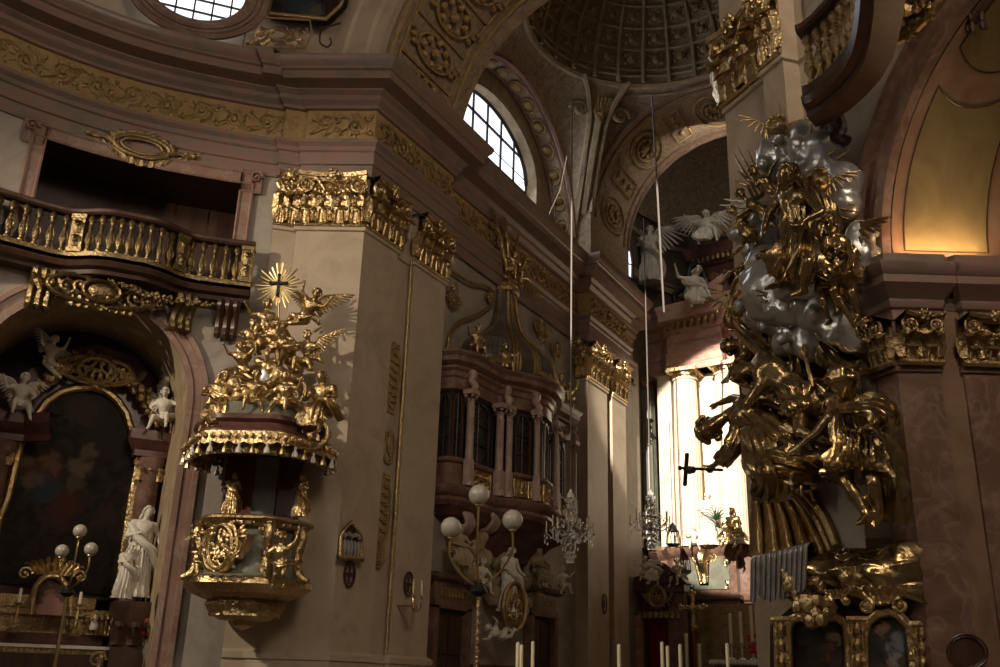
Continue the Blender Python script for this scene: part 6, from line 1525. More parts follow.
# altar mensa with candles at the right
TB = Plane((-13, 31.0), (1, 0)); tb = lambda x, y, o=0.: TB.at(x, y, o)
zt4 = tb(740, 660).z; x0, x1 = tb(711, 660).x, -5.5
t = T_('high_altar_table', 'altar table under a white lace cloth at the foot of the high altar', 'altar', ((x0+x1)/2, 31, 0))
b = MB(); b.box(x0+.1, x1, 31.0, 32, 0, zt4-.05); part(t, 'block', b, 'redm'); b = MB(); b.box(x0, x1, 30.9, 32.1, zt4-.06, zt4)
for q in range(40): b.ell((x0+.1*q, 30.89, zt4-.09), (.05, .02, .06), 6)
part(t, 'cloth', b, 'cloth')
for i, (x, y, lab) in enumerate(((726, 612, 'slim candle on the left end of the high altar table'), (736.5, 610, 'slim candle, second from left on the high altar table'), (747, 604, 'slim candle, third from left on the high altar table'), (699, 643, 'short candle on a gilt stand left of the high altar table'), (686, 633, 'white topped candle on a holder beside the gilded relief panel'))):
    top = tb(x, y, .0 if i < 3 else .5); zb_ = zt4 if i < 3 else 0.0
    candlestick((top.x, top.y+.4 if i < 3 else top.y, zb_), max(.2, (top.z-zb_)*.35), (top.z-zb_)*.65-.03, lab, 'silver', 1, rc=.055)
b = MB()
c = tb(760, 652, -.4)
for q in range(24): b.ell(c+V((rnd.uniform(-.35, .4), rnd.uniform(-.1, .1), rnd.uniform(-.05, .5))), rnd.uniform(.04, .08), 6)
solo('altar_flowers', 'red flowers behind the candles of the high altar table', 'flowers', b, 'flower')
# foreground candles on tall stands along the bottom edge
for i, (x, y, lab) in enumerate(((518, 643, 'cream candle, leftmost of the close pair at the bottom of the oratory'), (521.5, 645.5, 'cream candle, right one of the close pair below the oratory'), (533, 642, 'cream candle standing alone right of the close pair'),
        (619, 645, 'cream candle in front of the portal column'), (662, 642.5, 'cream candle, left one of the pair before the red curtain'), (667.5, 646.5, 'cream candle, right one of the pair before the red curtain'), (680, 645, 'cream candle below the gilded processional cross'),
        (727, 644, 'cream candle before the left corner of the high altar table'), (475.5, 665, 'low cream candle beside the lamp standard foot'))):
    top = EYE+ray(x, y)*(17+.6*(i % 3)); candlestick((top.x, top.y, 0), top.z-.75, .75, lab, 'brass', 1.2, rc=.035, name='floor_candlestick')
# lantern
c = ha(673, 535, 3.0); t = T_('sanctuary_lantern', 'small dark lantern hanging between chandelier and white saint', 'lantern', c-V((0, 0, .35)))
b = MB()
for q in range(6): a = q*pi/3; b.tube([c+V((0, 0, .35)), c+V((cos(a)*.2, sin(a)*.2, .1)), c+V((cos(a)*.24, sin(a)*.24, -.3)), c+V((cos(a)*.12, sin(a)*.12, -.38))], .022, 4)
b.lathe([(.24, -.3), (.24, -.34), (.1, -.4)], 12, c); b.lathe([(0, .45), (.06, .38), (.2, .12)], 12, c); part(t, 'cage', b, 'iron'); b = MB(); b.lathe([(.08, -.3), (.1, -.05), (.03, .05)], 10, c); part(t, 'glass', b, 'wax')
b = MB(); b.tube([c+V((0, 0, .4)), c+V((0, 0, 4))], .012, 4); part(t, 'chain', b, 'iron')
# crystal chandeliers
def chandelier(px, ytop, ybot, d, ropetop, lab, k=1.):
    c = EYE+ray(px, (ytop+ybot)/2)*d; zt_ = (EYE+ray(px, ytop)*d).z; zb_ = (EYE+ray(px, ybot)*d).z; H = zt_-zb_; t = T_('chandelier', lab, 'chandelier', (c.x, c.y, zb_))
    b = MB(); b.tube([(c.x, c.y, zb_+H*.15), (c.x, c.y, zt_)], .025*k, 6); part(t, 'stem', b, 'brass')
    b = MB(); b.tube([(c.x, c.y, zt_), (c.x, c.y, zt_+ropetop)], .022, 5); part(t, 'rope', b, 'cord')
    b = MB()
    for (f, r) in ((.95, .06), (.88, .12), (.8, .07), (.72, .15), (.62, .09), (.52, .17), (.4, .14), (.3, .2), (.2, .17), (.1, .12), (.03, .07)):
        z = zb_+H*f; b.lathe([(0, -.05), (r*.7*k, -.04), (r*k, 0), (r*.7*k, .04), (0, .05)], 10, (c.x, c.y, z))
        for q in range(10):
            a = q*pi/5+f*7; b.ell((c.x+cos(a)*r*1.15*k, c.y+sin(a)*r*1.15*k, z-.07), (.022*k, .022*k, .055*k), 5)
    part(t, 'crystal_shaft', b, 'crystal')
    for q in range(10):
        a = q*2*pi/10+.2; rr = (.62 if q % 2 else .48)*k; z = zb_+H*(.38 if q % 2 else .44); e = V((c.x+cos(a)*rr, c.y+sin(a)*rr, z))
        b = MB(); b.tube(catmull([(c.x, c.y, z-.05), (c.x+cos(a)*rr*.5, c.y+sin(a)*rr*.5, z-.18), (c.x+cos(a)*rr, c.y+sin(a)*rr, z)], 4), .016*k, 5); b.lathe([(0, 0), (.07*k, .02), (.02, .03)], 8, e); arm = part(t, 'arm', b, 'crystal')
        b = MB(); b.lathe([(.018, .03), (.018, .3*k), (0, .31*k)], 7, e); part(t, 'candle', b, 'wax', parent=arm)
        b = MB()
        for j in range(5): b.ell(e+V((rnd.uniform(-.06, .06), rnd.uniform(-.06, .06), -.06-.05*j)), (.02*k, .02*k, .045*k), 5)
        for j in range(1, 6): b.ell(V((c.x+cos(a)*rr*(1-j/6), c.y+sin(a)*rr*(1-j/6), z+.04+H*.3*(j/6)**1.5)), .025*k, 5)
        part(t, 'crystal_drops', b, 'crystal', parent=arm)
chandelier(570.5, 487, 562, 24.0, 12.0, 'crystal chandelier hanging before the sunlit pilaster beside the oratory', 1)
chandelier(651, 487, 548, 30.0, 9.5, 'crystal chandelier hanging above the red marble portal', 1.05)
b = MB(); b.tube([EYE+ray(652, 96)*28, EYE+ray(658, 200)*28, EYE+ray(664, 312)*28], .03, 5); solo('hanging_rope', 'pale rope hanging from the vault in front of the dark arch', 'rope', b, 'cord')
b = MB(); b.tube([EYE+ray(567, 156)*24, EYE+ray(560, 190)*24, EYE+ray(549, 214)*24], .006, 5); solo('hanging_rope', 'thin slack rope beside the choir window, left of the chandelier rope', 'rope', b, 'cord')
b = MB(); b.tube([EYE+ray(557, 40)*24, EYE+ray(557, 40)*24], .01, 4) if False else None
# narrow window in the apse
wp = Plane(apse[3], V(apse[4])-V(apse[3])); q0 = wp.loc(622, 260, .05); 
b = MB(); b.M = Matrix.Identity(4); AWP = Plane((-12.0, 32.9), (.30, .95))
pts = [(624, 273), (624, 258), (625.5, 247), (628, 245), (631, 252), (632.5, 263), (632, 280)]
P_ = [AWP.loc(x, y) for x, y in pts]; b.M = AWP.mat(); b.prism(P_, 0, .05); w3 = struct('window_3', b, 'day'); tag(w3, 'narrow bright arched window glimpsed beside the stucco angel', 'window')
b = MB(); b.tube([AWP.at(x, y, .03) for x, y in pts], .06, 5, closed=True); b.tube([AWP.at(624, 262, .03), AWP.at(632, 265, .03)], .03, 4); b.build('window_frame', 'wood', w3)
# ------------------------------------------------------------------ gilded sculpture group on the right pier
def g(x, y, o=.5): return RP.at(x, y, o)
e3, n3 = RP.e.copy(), RP.n.copy()
fz = -FW.copy(); fz.z = 0; fz.normalize()
def gfig(name, label, J, k, m='bronze', face=None, **kw):
    Jw = {n: (g(*v) if isinstance(v, tuple) else v) for n, v in J.items()}
    if face is not None: Jw['face'] = V(face)
    mid = sum((Jw[n] for n in ('pelvis', 'chest')), V())/2
    return figure(name, label, kw.pop('cat', 'statue'), Jw, k, m, **kw)
side = tuple(R0); 
# silver clouds
def cloud(pts, lab, seed, m='silver'):
    R_ = random.Random(seed); b = MB()
    for (x, y, o, r) in pts:
        c = g(x, y, o); b.ell(c, (r, r*.8, r), 14)
        for i in range(5):
            a = R_.uniform(0, 6.3); b.ell(c+R0*cos(a)*r*.75+V((0, 0, sin(a)*r*.75))+n3*R_.uniform(-.1, .2), r*R_.uniform(.3, .5), 10)
    solo('silver_cloud', lab, 'cloud', remeshed(b, .035, 4, .1, .3), m, angle=180)
cloud([(783, 152, .3, .42), (800, 140, .3, .3), (770, 170, .3, .25)], 'topmost silver cloud under the gilded spire of rays', 1)
cloud([(818, 155, .3, .38), (805, 172, .3, .25)], 'silver cloud beside the topmost one, right under the balcony console', 2)
cloud([(838, 186, .25, .36), (842, 205, .25, .26)], 'silver cloud at the upper right edge against the grey wall', 3)
cloud([(776, 290, .7, .5), (768, 268, .6, .35), (790, 300, .7, .4)], 'largest shining silver cloud below the enthroned gilded figure', 4)
cloud([(806, 275, .7, .42), (820, 262, .5, .3)], 'silver cloud right beside the largest one behind the gilded leg', 5)
cloud([(757, 240, .5, .33), (765, 225, .4, .25)], 'silver cloud at the left edge behind the small cherubs', 6)
cloud([(762, 315, .5, .28), (775, 322, .5, .22)], 'small silver cloud left below the largest cloud', 7)
cloud([(822, 310, .5, .35), (838, 325, .4, .28), (850, 340, .3, .22)], 'silver cloud bank above the raised banner poles', 8)
cloud([(795, 335, .5, .24), (808, 340, .5, .26), (785, 345, .5, .2)], 'lowest ragged silver cloud above the golden drapery', 9)
cloud([(857, 255, .25, .25), (860, 235, .25, .2), (862, 272, .2, .2)], 'silver cloud at the right edge beside the grey cornice', 10)
# rays
def rays(pts, lab, m='gold2'):
    t = T_('ray_bundle', lab, 'rays', g(*pts[0][0]))
    for a, c in pts:
        b = MB(); A_, C_ = g(*a), g(*c); s_ = nrm((C_-A_).cross(n3)); w_ = .045
        b.tube([A_, A_.lerp(C_, .5), C_], [.05, .035, .008], 5); part(t, 'ray', b, m)
rays([((782, 150, .4), (779, 103, .3)), ((786, 150, .4), (784, 110, .3)), ((778, 150, .4), (775, 118, .3))], 'gilded spire of rays at the very top of the sculpture group', 'gold')
rays([((795, 178, .5), (817, 108, .3)), ((800, 180, .5), (824, 118, .3)), ((790, 175, .5), (808, 120, .3))], 'dark rays rising behind the topmost silver clouds')
rays([((812, 200, .5), (855, 205, .3)), ((812, 205, .5), (858, 212, .3)), ((812, 211, .5), (852, 220, .3)), ((815, 198, .5), (850, 198, .3))], 'gilded rays spreading to the right over the silver clouds')
rays([((762, 195, .5), (738, 147, .3)), ((758, 198, .5), (733, 152, .3)), ((765, 190, .5), (748, 150, .3))], 'thin gilded rays pointing up left from the cherubs')
rays([((752, 203, .5), (723, 199, .3)), ((752, 207, .5), (720, 205, .3)), ((755, 211, .5), (728, 212, .3))], 'gilded rays pointing to the left beside the white altar angel')
rays([((768, 260, .8), (740, 280, .6)), ((764, 252, .8), (738, 270, .6)), ((772, 266, .8), (748, 286, .6))], 'gilded rays slanting down left across the silver cloud')
rays([((815, 165, .4), (840, 145, .3)), ((820, 170, .4), (850, 150, .3))], 'gilded rays pointing up right from the upper clouds')
rays([((800, 320, .6), (838, 352, .4)), ((806, 318, .6), (850, 352, .4))], 'gilded rays slanting down right under the seated cherub')
# golden banner and drapery strips hanging below the clouds
for i, (pts, lab) in enumerate((([(783, 335), (778, 362), (772, 392), (775, 420)], 'gilded hanging drape left of the lance'), ([(800, 340), (803, 370), (800, 400), (806, 430)], 'gilded hanging drape behind the lance'), ([(822, 325), (830, 350), (842, 365), (862, 372)], 'gilded banner slanting toward the dark capital'), ([(755, 335), (748, 360), (752, 380)], 'narrow gilded drape above the bending man'))):
    b = MB(); drape(b, [g(x, y, .35) for x, y in pts], [(.16, .05), (.22, .07), (.24, .07), (.12, .05)][:len(pts)], nf=5, amp=.3, seed=i, side=tuple(R0), n=40)
    solo('gilded_drape', lab, 'drapery', b, 'bronze', angle=75)
b = MB(); b.tube([g(805, 355, .7), g(820, 418, .7)], .025, 6); b.ell(g(805, 352, .7), (.05, .05, .12), 8); b.ell(g(813, 392, .7), .05, 8); solo('lance', 'thin gilded lance leaning before the golden drapery', 'lance', b, 'gold')
# enthroned figure
gfig('enthroned_figure', 'large gilded robed figure enthroned on the clouds at the centre of the upper group', dict(pelvis=(800, 245, .85), chest=(795, 205, .95), neck=(791, 190, 1.0), head=(788, 178, 1.1), shL=(779, 197, .95), shR=(809, 197, .95),
    elL=(768, 215, 1.1), haL=(762, 235, 1.25), elR=(822, 212, 1.1), haR=(800, 222, 1.35), knL=(783, 258, 1.35), ftL=(778, 285, 1.2), knR=(808, 262, 1.35), ftR=(803, 292, 1.2)), 1.3, hk=1.2, fingers=True, long=.25,
    robes=[dict(P=[g(795, 205, .95), g(800, 235, .95), g(797, 258, 1.15), g(790, 280, 1.15)], rad=[(.2, .17), (.22, .18), (.3, .24), (.3, .2)], nf=8, amp=.24, side=side, n=70),
           dict(name='mantle', P=[g(812, 190, .85), g(824, 210, .8), g(822, 240, .8), g(812, 262, .9)], rad=[(.1, .1), (.16, .12), (.2, .12), (.12, .1)], nf=6, amp=.3, side=side)])
gfig('leaning_figure', 'gilded figure leaning in from the right toward the enthroned one', dict(pelvis=(842, 270, .55), chest=(835, 248, .65), neck=(831, 238, .7), head=(828, 228, .78), shL=(824, 244, .75), shR=(846, 244, .6),
    elL=(812, 255, .9), haL=(808, 268, 1.0), elR=(852, 258, .7), haR=(846, 272, .9), knL=(834, 290, .9), ftL=(838, 312, .8), knR=(852, 292, .8), ftR=(858, 318, .7)), 1.05, hk=1.2, fingers=True,
    robes=[dict(P=[g(836, 246, .6), g(842, 268, .6), g(842, 285, .75)], rad=[(.2, .14), (.26, .2), (.26, .2)], nf=8, amp=.25, side=side)],
    wings=[(g(835, 240, .35), g(862, 222, .3), (n3*.05+V((0, 0, -.45))))])
b = MB()
gfig('seated_cherub', 'gilded cherub seated at lower right with bare legs dangling over the cornice', dict(pelvis=(829, 290, .6), chest=(834, 272, .65), neck=(836, 262, .7), head=(838, 253, .75), shL=(826, 268, .7), shR=(844, 268, .65),
    elL=(818, 280, .8), haL=(815, 292, .9), elR=(850, 280, .7), haR=(848, 292, .8), knL=(822, 300, 1.0), ftL=(830, 322, .9), knR=(838, 298, 1.0), ftR=(857, 330, .8), toR=(858, 338, .9)), .72, hk=1.2, hair=True,
    robes=[dict(P=[g(834, 270, .55), g(832, 285, .55), g(846, 292, .6)], rad=[(.14, .12), (.18, .16), (.14, .12)], nf=6, amp=.25, side=side)])
for nm, pts, lab, k_ in (('flying_cherub', dict(pelvis=(764, 212, .7), chest=(752, 205, .75), neck=(746, 200, .8), head=(741, 194, .85), shL=(748, 210, .85), shR=(754, 198, .7), elL=(738, 216, .95), haL=(728, 212, 1.0), elR=(748, 186, .7), haR=(738, 182, .8), knL=(772, 224, .8), ftL=(782, 230, .7), knR=(776, 210, .7), ftR=(786, 202, .6)), 'gilded cherub flying in from the left with raised arm near the altar angel', .62),
    ('flying_cherub', dict(pelvis=(772, 190, .7), chest=(764, 182, .75), neck=(759, 177, .8), head=(754, 171, .85), shL=(757, 184, .85), shR=(768, 178, .7), elL=(748, 180, .95), haL=(740, 172, 1.0), elR=(772, 168, .7), haR=(778, 160, .8), knL=(780, 202, .9), ftL=(778, 214, .9), knR=(786, 196, .7), ftR=(794, 204, .6)), 'gilded cherub directly left of the enthroned figure', .62),
    ('flying_cherub', dict(pelvis=(748, 232, .7), chest=(742, 222, .75), neck=(738, 216, .8), head=(733, 211, .85), shL=(736, 226, .85), shR=(746, 218, .7), elL=(726, 232, .95), haL=(720, 226, 1.0), elR=(752, 208, .7), haR=(758, 202, .8), knL=(742, 246, .9), ftL=(732, 256, .9), knR=(756, 244, .7), ftR=(752, 260, .6)), 'gilded cherub at the far left of the upper group, lowest of the three', .55),
    ('flying_cherub', dict(pelvis=(742, 272, .7), chest=(750, 266, .75), neck=(755, 262, .8), head=(761, 257, .85), shL=(748, 258, .7), shR=(753, 272, .85), elL=(758, 250, .7), haL=(768, 248, .8), elR=(760, 278, .95), haR=(770, 276, 1.0), knL=(730, 272, .9), ftL=(722, 284, .9), knR=(735, 282, .7), ftR=(730, 296, .6)), 'gilded cherub diving at the left edge of the largest silver cloud', .6)):
    gfig(nm, lab, pts, k_, hk=1.25, robes=[dict(name='sash', P=[g(*pts['chest'][:2], .7), g(*pts['pelvis'][:2], .75), g(pts['pelvis'][0]+10, pts['pelvis'][1]+8, .65)], rad=[(.08, .06), (.12, .1), (.04, .04)], nf=5, amp=.3, side=side, n=30)])
for x, y, lab in ((776, 127, 'gilded winged cherub head at the top beside the spire of rays'), (819, 181, 'gilded cherub head between the two right silver clouds'), (745, 300, 'gilded cherub head with tiny wings left of the largest cloud'), (795, 303, 'gilded mask-like cherub head below the silver clouds'), (738, 308, 'small gilded cherub head near the altar entablature')):
    c = g(x, y, .7); b = MB(); Jh = dict(head=c, neck=c-V((0, 0, .15)), shL=c-R0*.1, shR=c+R0*.1)
    b.ell(c, (.13, .14, .15), 14); b.ell(c+fz*.12-V((0, 0, .05)), .07, 8); b.ell(c+fz*.15, (.025, .03, .03), 6)
    for s_ in (-1, 1): b.ell(c+fz*.1+R0*s_*.055-V((0, 0, .03)), .04, 6); 
    t = T_('cherub_head', lab, 'cherub head', c-V((0, 0, .15))); part(t, 'head', remeshed(b, .018, 2), 'gold', angle=180)
    part(t, 'hair', remeshed(hair_mb(Jh, 1.4, 1, seed=int(x), fwd=fz), .022, 1), 'gold', angle=180)
    for s_ in (-1, 1): w_ = MB(); wing_mb(w_, c+R0*s_*.1-fz*.05-V((0, 0, .05)), c+R0*s_*.34+V((0, 0, .12)), V((0, 0, -.22)), k=.5, n=6); part(t, 'wing', w_, 'gold', angle=60)
# big bare wing of the leaning angel
# saint thrown from the bridge
gfig('falling_saint', 'gilded saint in vestments leaning out with a crucifix in the outstretched hand', dict(curlL=1, pelvis=(768, 440, .95), chest=(747, 418, 1.05), neck=(726, 416, 1.2), head=(712, 427, 1.3), shL=(738, 432, 1.15), shR=(748, 402, .95),
    elL=(733, 452, 1.25), haL=(711, 467, 1.35), elR=(733, 398, .85), haR=(715, 405, .8), knL=(766, 470, 1.3), ftL=(800, 470, 1.0), knR=(792, 448, 1.15), ftR=(818, 458, .8)), 1.42, hk=1.3, face=tuple(-R0*.55-V((0, 0, .35))+fz*.7), fingers=True,
    robes=[dict(P=[g(740, 415, 1.0), g(757, 425, 1.0), g(775, 438, 1.0), g(792, 448, .9)], rad=[(.2, .19), (.23, .22), (.26, .24), (.24, .18)], nf=9, amp=.2, side=tuple(n3), n=70),
           dict(name='rochet', P=[g(757, 430, 1.15), g(762, 455, 1.25), g(775, 478, 1.25), g(770, 495, 1.15)], rad=[(.18, .16), (.26, .2), (.32, .2), (.2, .13)], nf=8, amp=.3, side=side, n=70),
           dict(name='sleeve', P=[g(738, 430, 1.15), g(733, 448, 1.25), g(720, 462, 1.32)], rad=[(.13, .12), (.15, .13), (.11, .1)], nf=6, amp=.2, side=tuple(n3), n=30),
           dict(name='lower_robe', P=[g(770, 462, 1.2), g(790, 466, 1.15), g(812, 472, 1.0), g(825, 480, .9)], rad=[(.2, .2), (.24, .22), (.26, .2), (.1, .1)], nf=8, amp=.28, side=tuple(n3), n=50)])
b = MB(); A_ = g(706, 468, 1.4); 
b.tube([g(722, 470, 1.4), g(680, 468, 1.4)], .022, 6); b.tube([g(687, 455, 1.4), g(685, 484, 1.4)], .03, 6); b.ell(g(690, 470, 1.42), (.1, .05, .06), 8)
for x, y in ((687, 455), (685, 484), (680, 468)): b.ell(g(x, y, 1.4), .035, 7)
solo('crucifix', 'dark crucifix held out to the left by the gilded saint', 'crucifix', b, 'iron')
# bare-backed man pushing the saint
gfig('executioner', 'gilded bare-chested man bending over the saint from above', dict(pelvis=(798, 395, .75), chest=(770, 372, .9), neck=(757, 366, 1.0), head=(745, 370, 1.05), shL=(762, 385, 1.05), shR=(765, 357, .8),
    elL=(748, 402, 1.15), haL=(745, 425, 1.15), elR=(747, 342, .8), haR=(733, 328, .8), knL=(800, 432, 1.0), ftL=(832, 445, .8), knR=(812, 420, .7), ftR=(818, 458, .6)), 1.5, hk=1.15, face=tuple(-R0*.6-V((0, 0, .5))+fz*.5), fingers=True,
    robes=[dict(name='loincloth', P=[g(786, 385, .8), g(800, 400, .78), g(806, 418, .85)], rad=[(.2, .2), (.27, .25), (.24, .2)], nf=8, amp=.22, side=tuple(n3), n=50)])
gfig('onlooker', 'gilded curly-headed figure peering down behind the bare-chested man at the upper left', dict(pelvis=(770, 352, .4), chest=(752, 345, .5), neck=(743, 342, .55), head=(733, 345, .65), shL=(745, 355, .65), shR=(752, 335, .4),
    elL=(735, 368, .7), haL=(727, 378, .8), elR=(742, 325, .5), haR=(730, 310, .5), knL=(790, 365, .4), ftL=(800, 380, .3), knR=(790, 352, .3), ftR=(805, 360, .2)), 1.15, hk=1.15, face=tuple(-R0*.6-V((0, 0, .3))+fz*.5), fingers=True,
    robes=[dict(P=[g(745, 343, .45), g(762, 348, .4), g(782, 358, .35)], rad=[(.18, .16), (.22, .2), (.22, .18)], nf=8, amp=.25, side=tuple(n3), n=50)])
gfig('fallen_soldier', 'gilded face and arm of a man emerging beneath the saint at the left', dict(pelvis=(778, 400, .55), chest=(762, 398, .6), neck=(752, 398, .65), head=(741, 400, .8), shL=(756, 408, .75), shR=(760, 388, .5),
    elL=(744, 416, .8), haL=(732, 420, .85), elR=(744, 385, .6), haR=(728, 378, .6), knL=(795, 410, .5), ftL=(810, 425, .5), knR=(795, 400, .4), ftR=(812, 412, .4)), .85)
# soldier on the right
gfig('roman_soldier', 'gilded soldier in pleated tunic and cape standing at the right of the bridge', dict(pelvis=(855, 443, .75), chest=(850, 415, .8), neck=(847, 402, .85), head=(843, 385, 1.0), shL=(834, 411, .9), shR=(868, 411, .8),
    elL=(818, 432, 1.05), haL=(798, 447, 1.2), elR=(884, 418, .9), haR=(868, 426, 1.15), knL=(846, 482, 1.0), ftL=(868, 517, .9), toL=(857, 524, 1.1), knR=(873, 484, .85), ftR=(880, 518, .7), toR=(874, 527, .9)), 1.45, hk=1.3, face=tuple(-R0*.5-V((0, 0, .2))+fz*.8), fingers=True,
    robes=[dict(name='pleated_tunic', P=[g(850, 410, .82), g(854, 435, .8), g(857, 455, .82), g(858, 477, .85)], rad=[(.25, .21), (.24, .2), (.31, .26), (.42, .33)], nf=13, amp=.17, side=side, n=110),
           dict(name='mantle', P=[g(832, 408, .9), g(852, 408, 1.05), g(872, 407, 1.0), g(885, 416, .9), g(880, 430, .9)], rad=[(.06, .05), (.09, .08), (.14, .1), (.17, .13), (.09, .09)], nf=5, amp=.3, side=(0, 0, 1), n=40),
           dict(name='cape', P=[g(880, 425, .6), g(884, 455, .55), g(888, 485, .5), g(886, 522, .5)], rad=[(.14, .08), (.2, .1), (.22, .12), (.2, .12)], nf=7, amp=.32, side=side, n=60)])
gfig('soldier_companion', 'gilded curly head and bust behind the left shoulder of the soldier', dict(pelvis=(832, 430, .4), chest=(830, 408, .45), neck=(828, 398, .5), head=(820, 390, .5), shL=(818, 405, .5), shR=(842, 405, .4),
    elL=(815, 420, .6), haL=(820, 432, .7), elR=(850, 380, .4), haR=(858, 365, .5), knL=(828, 455, .4), ftL=(828, 480, .3), knR=(838, 455, .4), ftR=(840, 482, .3)), 1.2, hk=1.15, face=tuple(-R0*.3-V((0, 0, .2))+fz),
    robes=[dict(P=[g(830, 405, .42), g(832, 430, .4), g(832, 470, .35)], rad=[(.18, .14), (.2, .15), (.22, .15)], nf=8, amp=.2, side=side, n=50)])
putto('putto_sit', 'bronze', X(g(800, 498, 1.1), YAW+.2, .5), 'small gilded putto crouched under the saint near the bridge arch', None, wings=False)
# bridge: grey spandrel + gilded fluted arch
br = T_('bridge', 'stone bridge arch with gilded fluted underside beneath the saint', 'bridge', g(800, 560, .4))
pr = lambda P, o: [RP.loc(x, y, o) for x, y in P]
def lerpP(P, y):
    for (x0, y0), (x1, y1) in zip(P, P[1:]):
        if y <= y1: return x0+(x1-x0)*max(0, (y-y0)/(y1-y0))
    return P[-1][0]
EDGE = [(774, 470), (790, 478), (803, 490), (815, 504), (826, 522), (836, 546)]
RGT = [(790, 466), (820, 472), (845, 490), (862, 515), (866, 546)]
b = MB()
def wallf(u, v):
    y = 468+v*80; xl_ = lerpP(EDGE, y); xr_ = max(xl_, lerpP([(RGT[0][0], 466)]+RGT[1:], y)); return g(xl_+(xr_-xl_)*u, y-8*u*(1-v)*0, .7)
b.grid(wallf, 10, 14); part(br, 'parapet_wall', b, 'grey')
b = MB(); b.tube(catmull([g(x, y, .78) for x, y in EDGE], 5), .06, 6); b.tube(catmull([g(x-6, y+5, .74) for x, y in EDGE], 5), .04, 6); part(br, 'gilded_arch_edge', b, 'gold2')
b = MB()
def flute(u, v):
    y = 476+v*78; xr_ = lerpP(EDGE, y)-3; xl_ = 751-v*2
    return g(xl_+(xr_-xl_)*u, y+8*u*(1-v), .35+.18*v+.14*abs(sin(u*5.5*pi))**.6)
b.grid(flute, 90, 12); part(br, 'fluted_underside', b, 'gold')
# rock, waterfall
b = MB()
ra0, ra1 = RP.loc(784, 570, .5)[0], RP.loc(893, 570, .5)[0]; rz1, rz0_ = RP.loc(845, 526, .5)[1], RP.loc(845, 606, .5)[1]
def rockf(u, v):
    z = rz0_+(rz1-rz0_)*v-.06*sin(u*5)*v-.17*u*u*v-.12*(1-sin(pi*min(1, u*1.2)))*v
    q = noise.noise(V((u*3.2, v*1.6, 3)))+.55*noise.noise(V((u*8, v*3.5, 8)))+.25*noise.noise(V((u*18, v*8, 5)))
    edge = (max(0, sin(pi*(.1+.9*v)))**.4)*(max(0, sin(pi*(.06+.93*u)))**.4)
    return RP.w(ra0+(ra1-ra0)*u, -.15+edge*(1.0+.45*q), z+.1*noise.noise(V((u*6, v*3, 1))))
b.grid(rockf, 90, 44); solo('gilded_rock', 'broad gilded rock ledge carrying the soldier and the bridge', 'rock', b, 'bronze', angle=180)
b = MB()
def waterf(u, v):
    k_ = abs(sin(u*11*pi))**.8; x = 750+u*58+v*2*(1-u)
    top = 556-14*u
    if v < .25: q = v/.25; return g(x+6*(1-q), top-2*sin(q*pi/2)+6*q*q, .35+.75*sin(q*pi/2)+.04*k_)
    q = (v-.25)/.75; bot = 596+7*noise.noise(V((u*9, 0, 0)))-26*max(0, u-.55)
    return g(x-2*q, top+4+(bot-top)*q, 1.1+.05*k_)
b.grid(waterf, 130, 26); solo('silver_waterfall', 'silvered waterfall pouring in strands over the left of the rock', 'waterfall', b, 'silver', angle=70)
# small relief ornaments hanging on the rock
for i, (x, y, w_, lab) in enumerate(((803, 578, .55, 'gilded flower cluster on the rock beside the waterfall'), (850, 566, .3, 'small gilded scroll on the middle of the rock'), (882, 594, .6, 'gilded shell palmette crowning the right altar picture frame'), (836, 590, .35, 'gilded leaf sprig on the rock between the two picture frames'), (814, 603, .4, 'gilded cherub-like boss crowning the left picture frame'))):
    c = g(x, y, .98); b = MB(); b.M = Matrix.Translation(c) @ Matrix.Rotation(RP.rz*.5+YAW*.5, 4, 'Z')
    if i in (0, 4): garland(b, (-w_*.4, 0, .05), (w_*.4, 0, 0), .12, .14, 10, i); 
    else:
        for q in range(7): b.leaf(((q-3)*.06*w_, 0, -.1), .4*w_, .13*w_, .4, lean=(q-3)*.28)
        for d in (-1, 1): b.spiral((d*.3*w_, -.04, -.12), .13*w_, 1.4, pi/2, .03, d, 5, 14)
    solo('rock_ornament', lab, 'ornament', b, 'gold')
# altar frames with two pictures
AFP = Plane(RP.w(RP.loc(840, 640, .6)[0], .6, 0), (cos(math.radians(5)), sin(math.radians(5))))
af = lambda x, y, o=0.: AFP.at(x, y, o)
afl = lambda P, o=0.: [AFP.loc(x, y, o) for x, y in P]
F1 = [(789, 700), (789, 628), (793, 620), (802, 617), (808, 613), (813, 607), (818, 612), (826, 617), (838, 618), (846, 625), (848, 640), (850, 700)]
F2 = [(866, 700), (865, 634), (868, 622), (877, 615), (889, 612), (900, 617), (908, 627), (911, 645), (915, 700)]
retl = T_('side_altar', 'gilded altar front with two dark pictures below the rock on the right pier', 'altar', af(850, 667))
b = MB(); b.M = AFP.mat(); b.prism(afl([(770, 720), (770, 625), (790, 608), (815, 596), (850, 612), (885, 598), (915, 612), (925, 640), (930, 720)], -.08), .08, .5); part(retl, 'backing', b, 'wood')
pics = [painting('left_side_altar_picture', [(tuple(af(838, 640)), .12, (.16, .13, .10)), (tuple(af(826, 650)), .1, (.12, .05, .03)), (tuple(af(812, 645)), .2, (.05, .04, .03))], ((.3, (.012, .01, .008)), (.7, (.05, .035, .022)))),
        painting('right_side_altar_picture', [(tuple(af(897, 640)), .14, (.16, .19, .20)), (tuple(af(880, 632)), .1, (.25, .15, .08)), (tuple(af(896, 655)), .12, (.20, .20, .18)), (tuple(af(885, 660)), .12, (.2, .12, .07))], ((.3, (.02, .02, .018)), (.7, (.07, .06, .045))))]
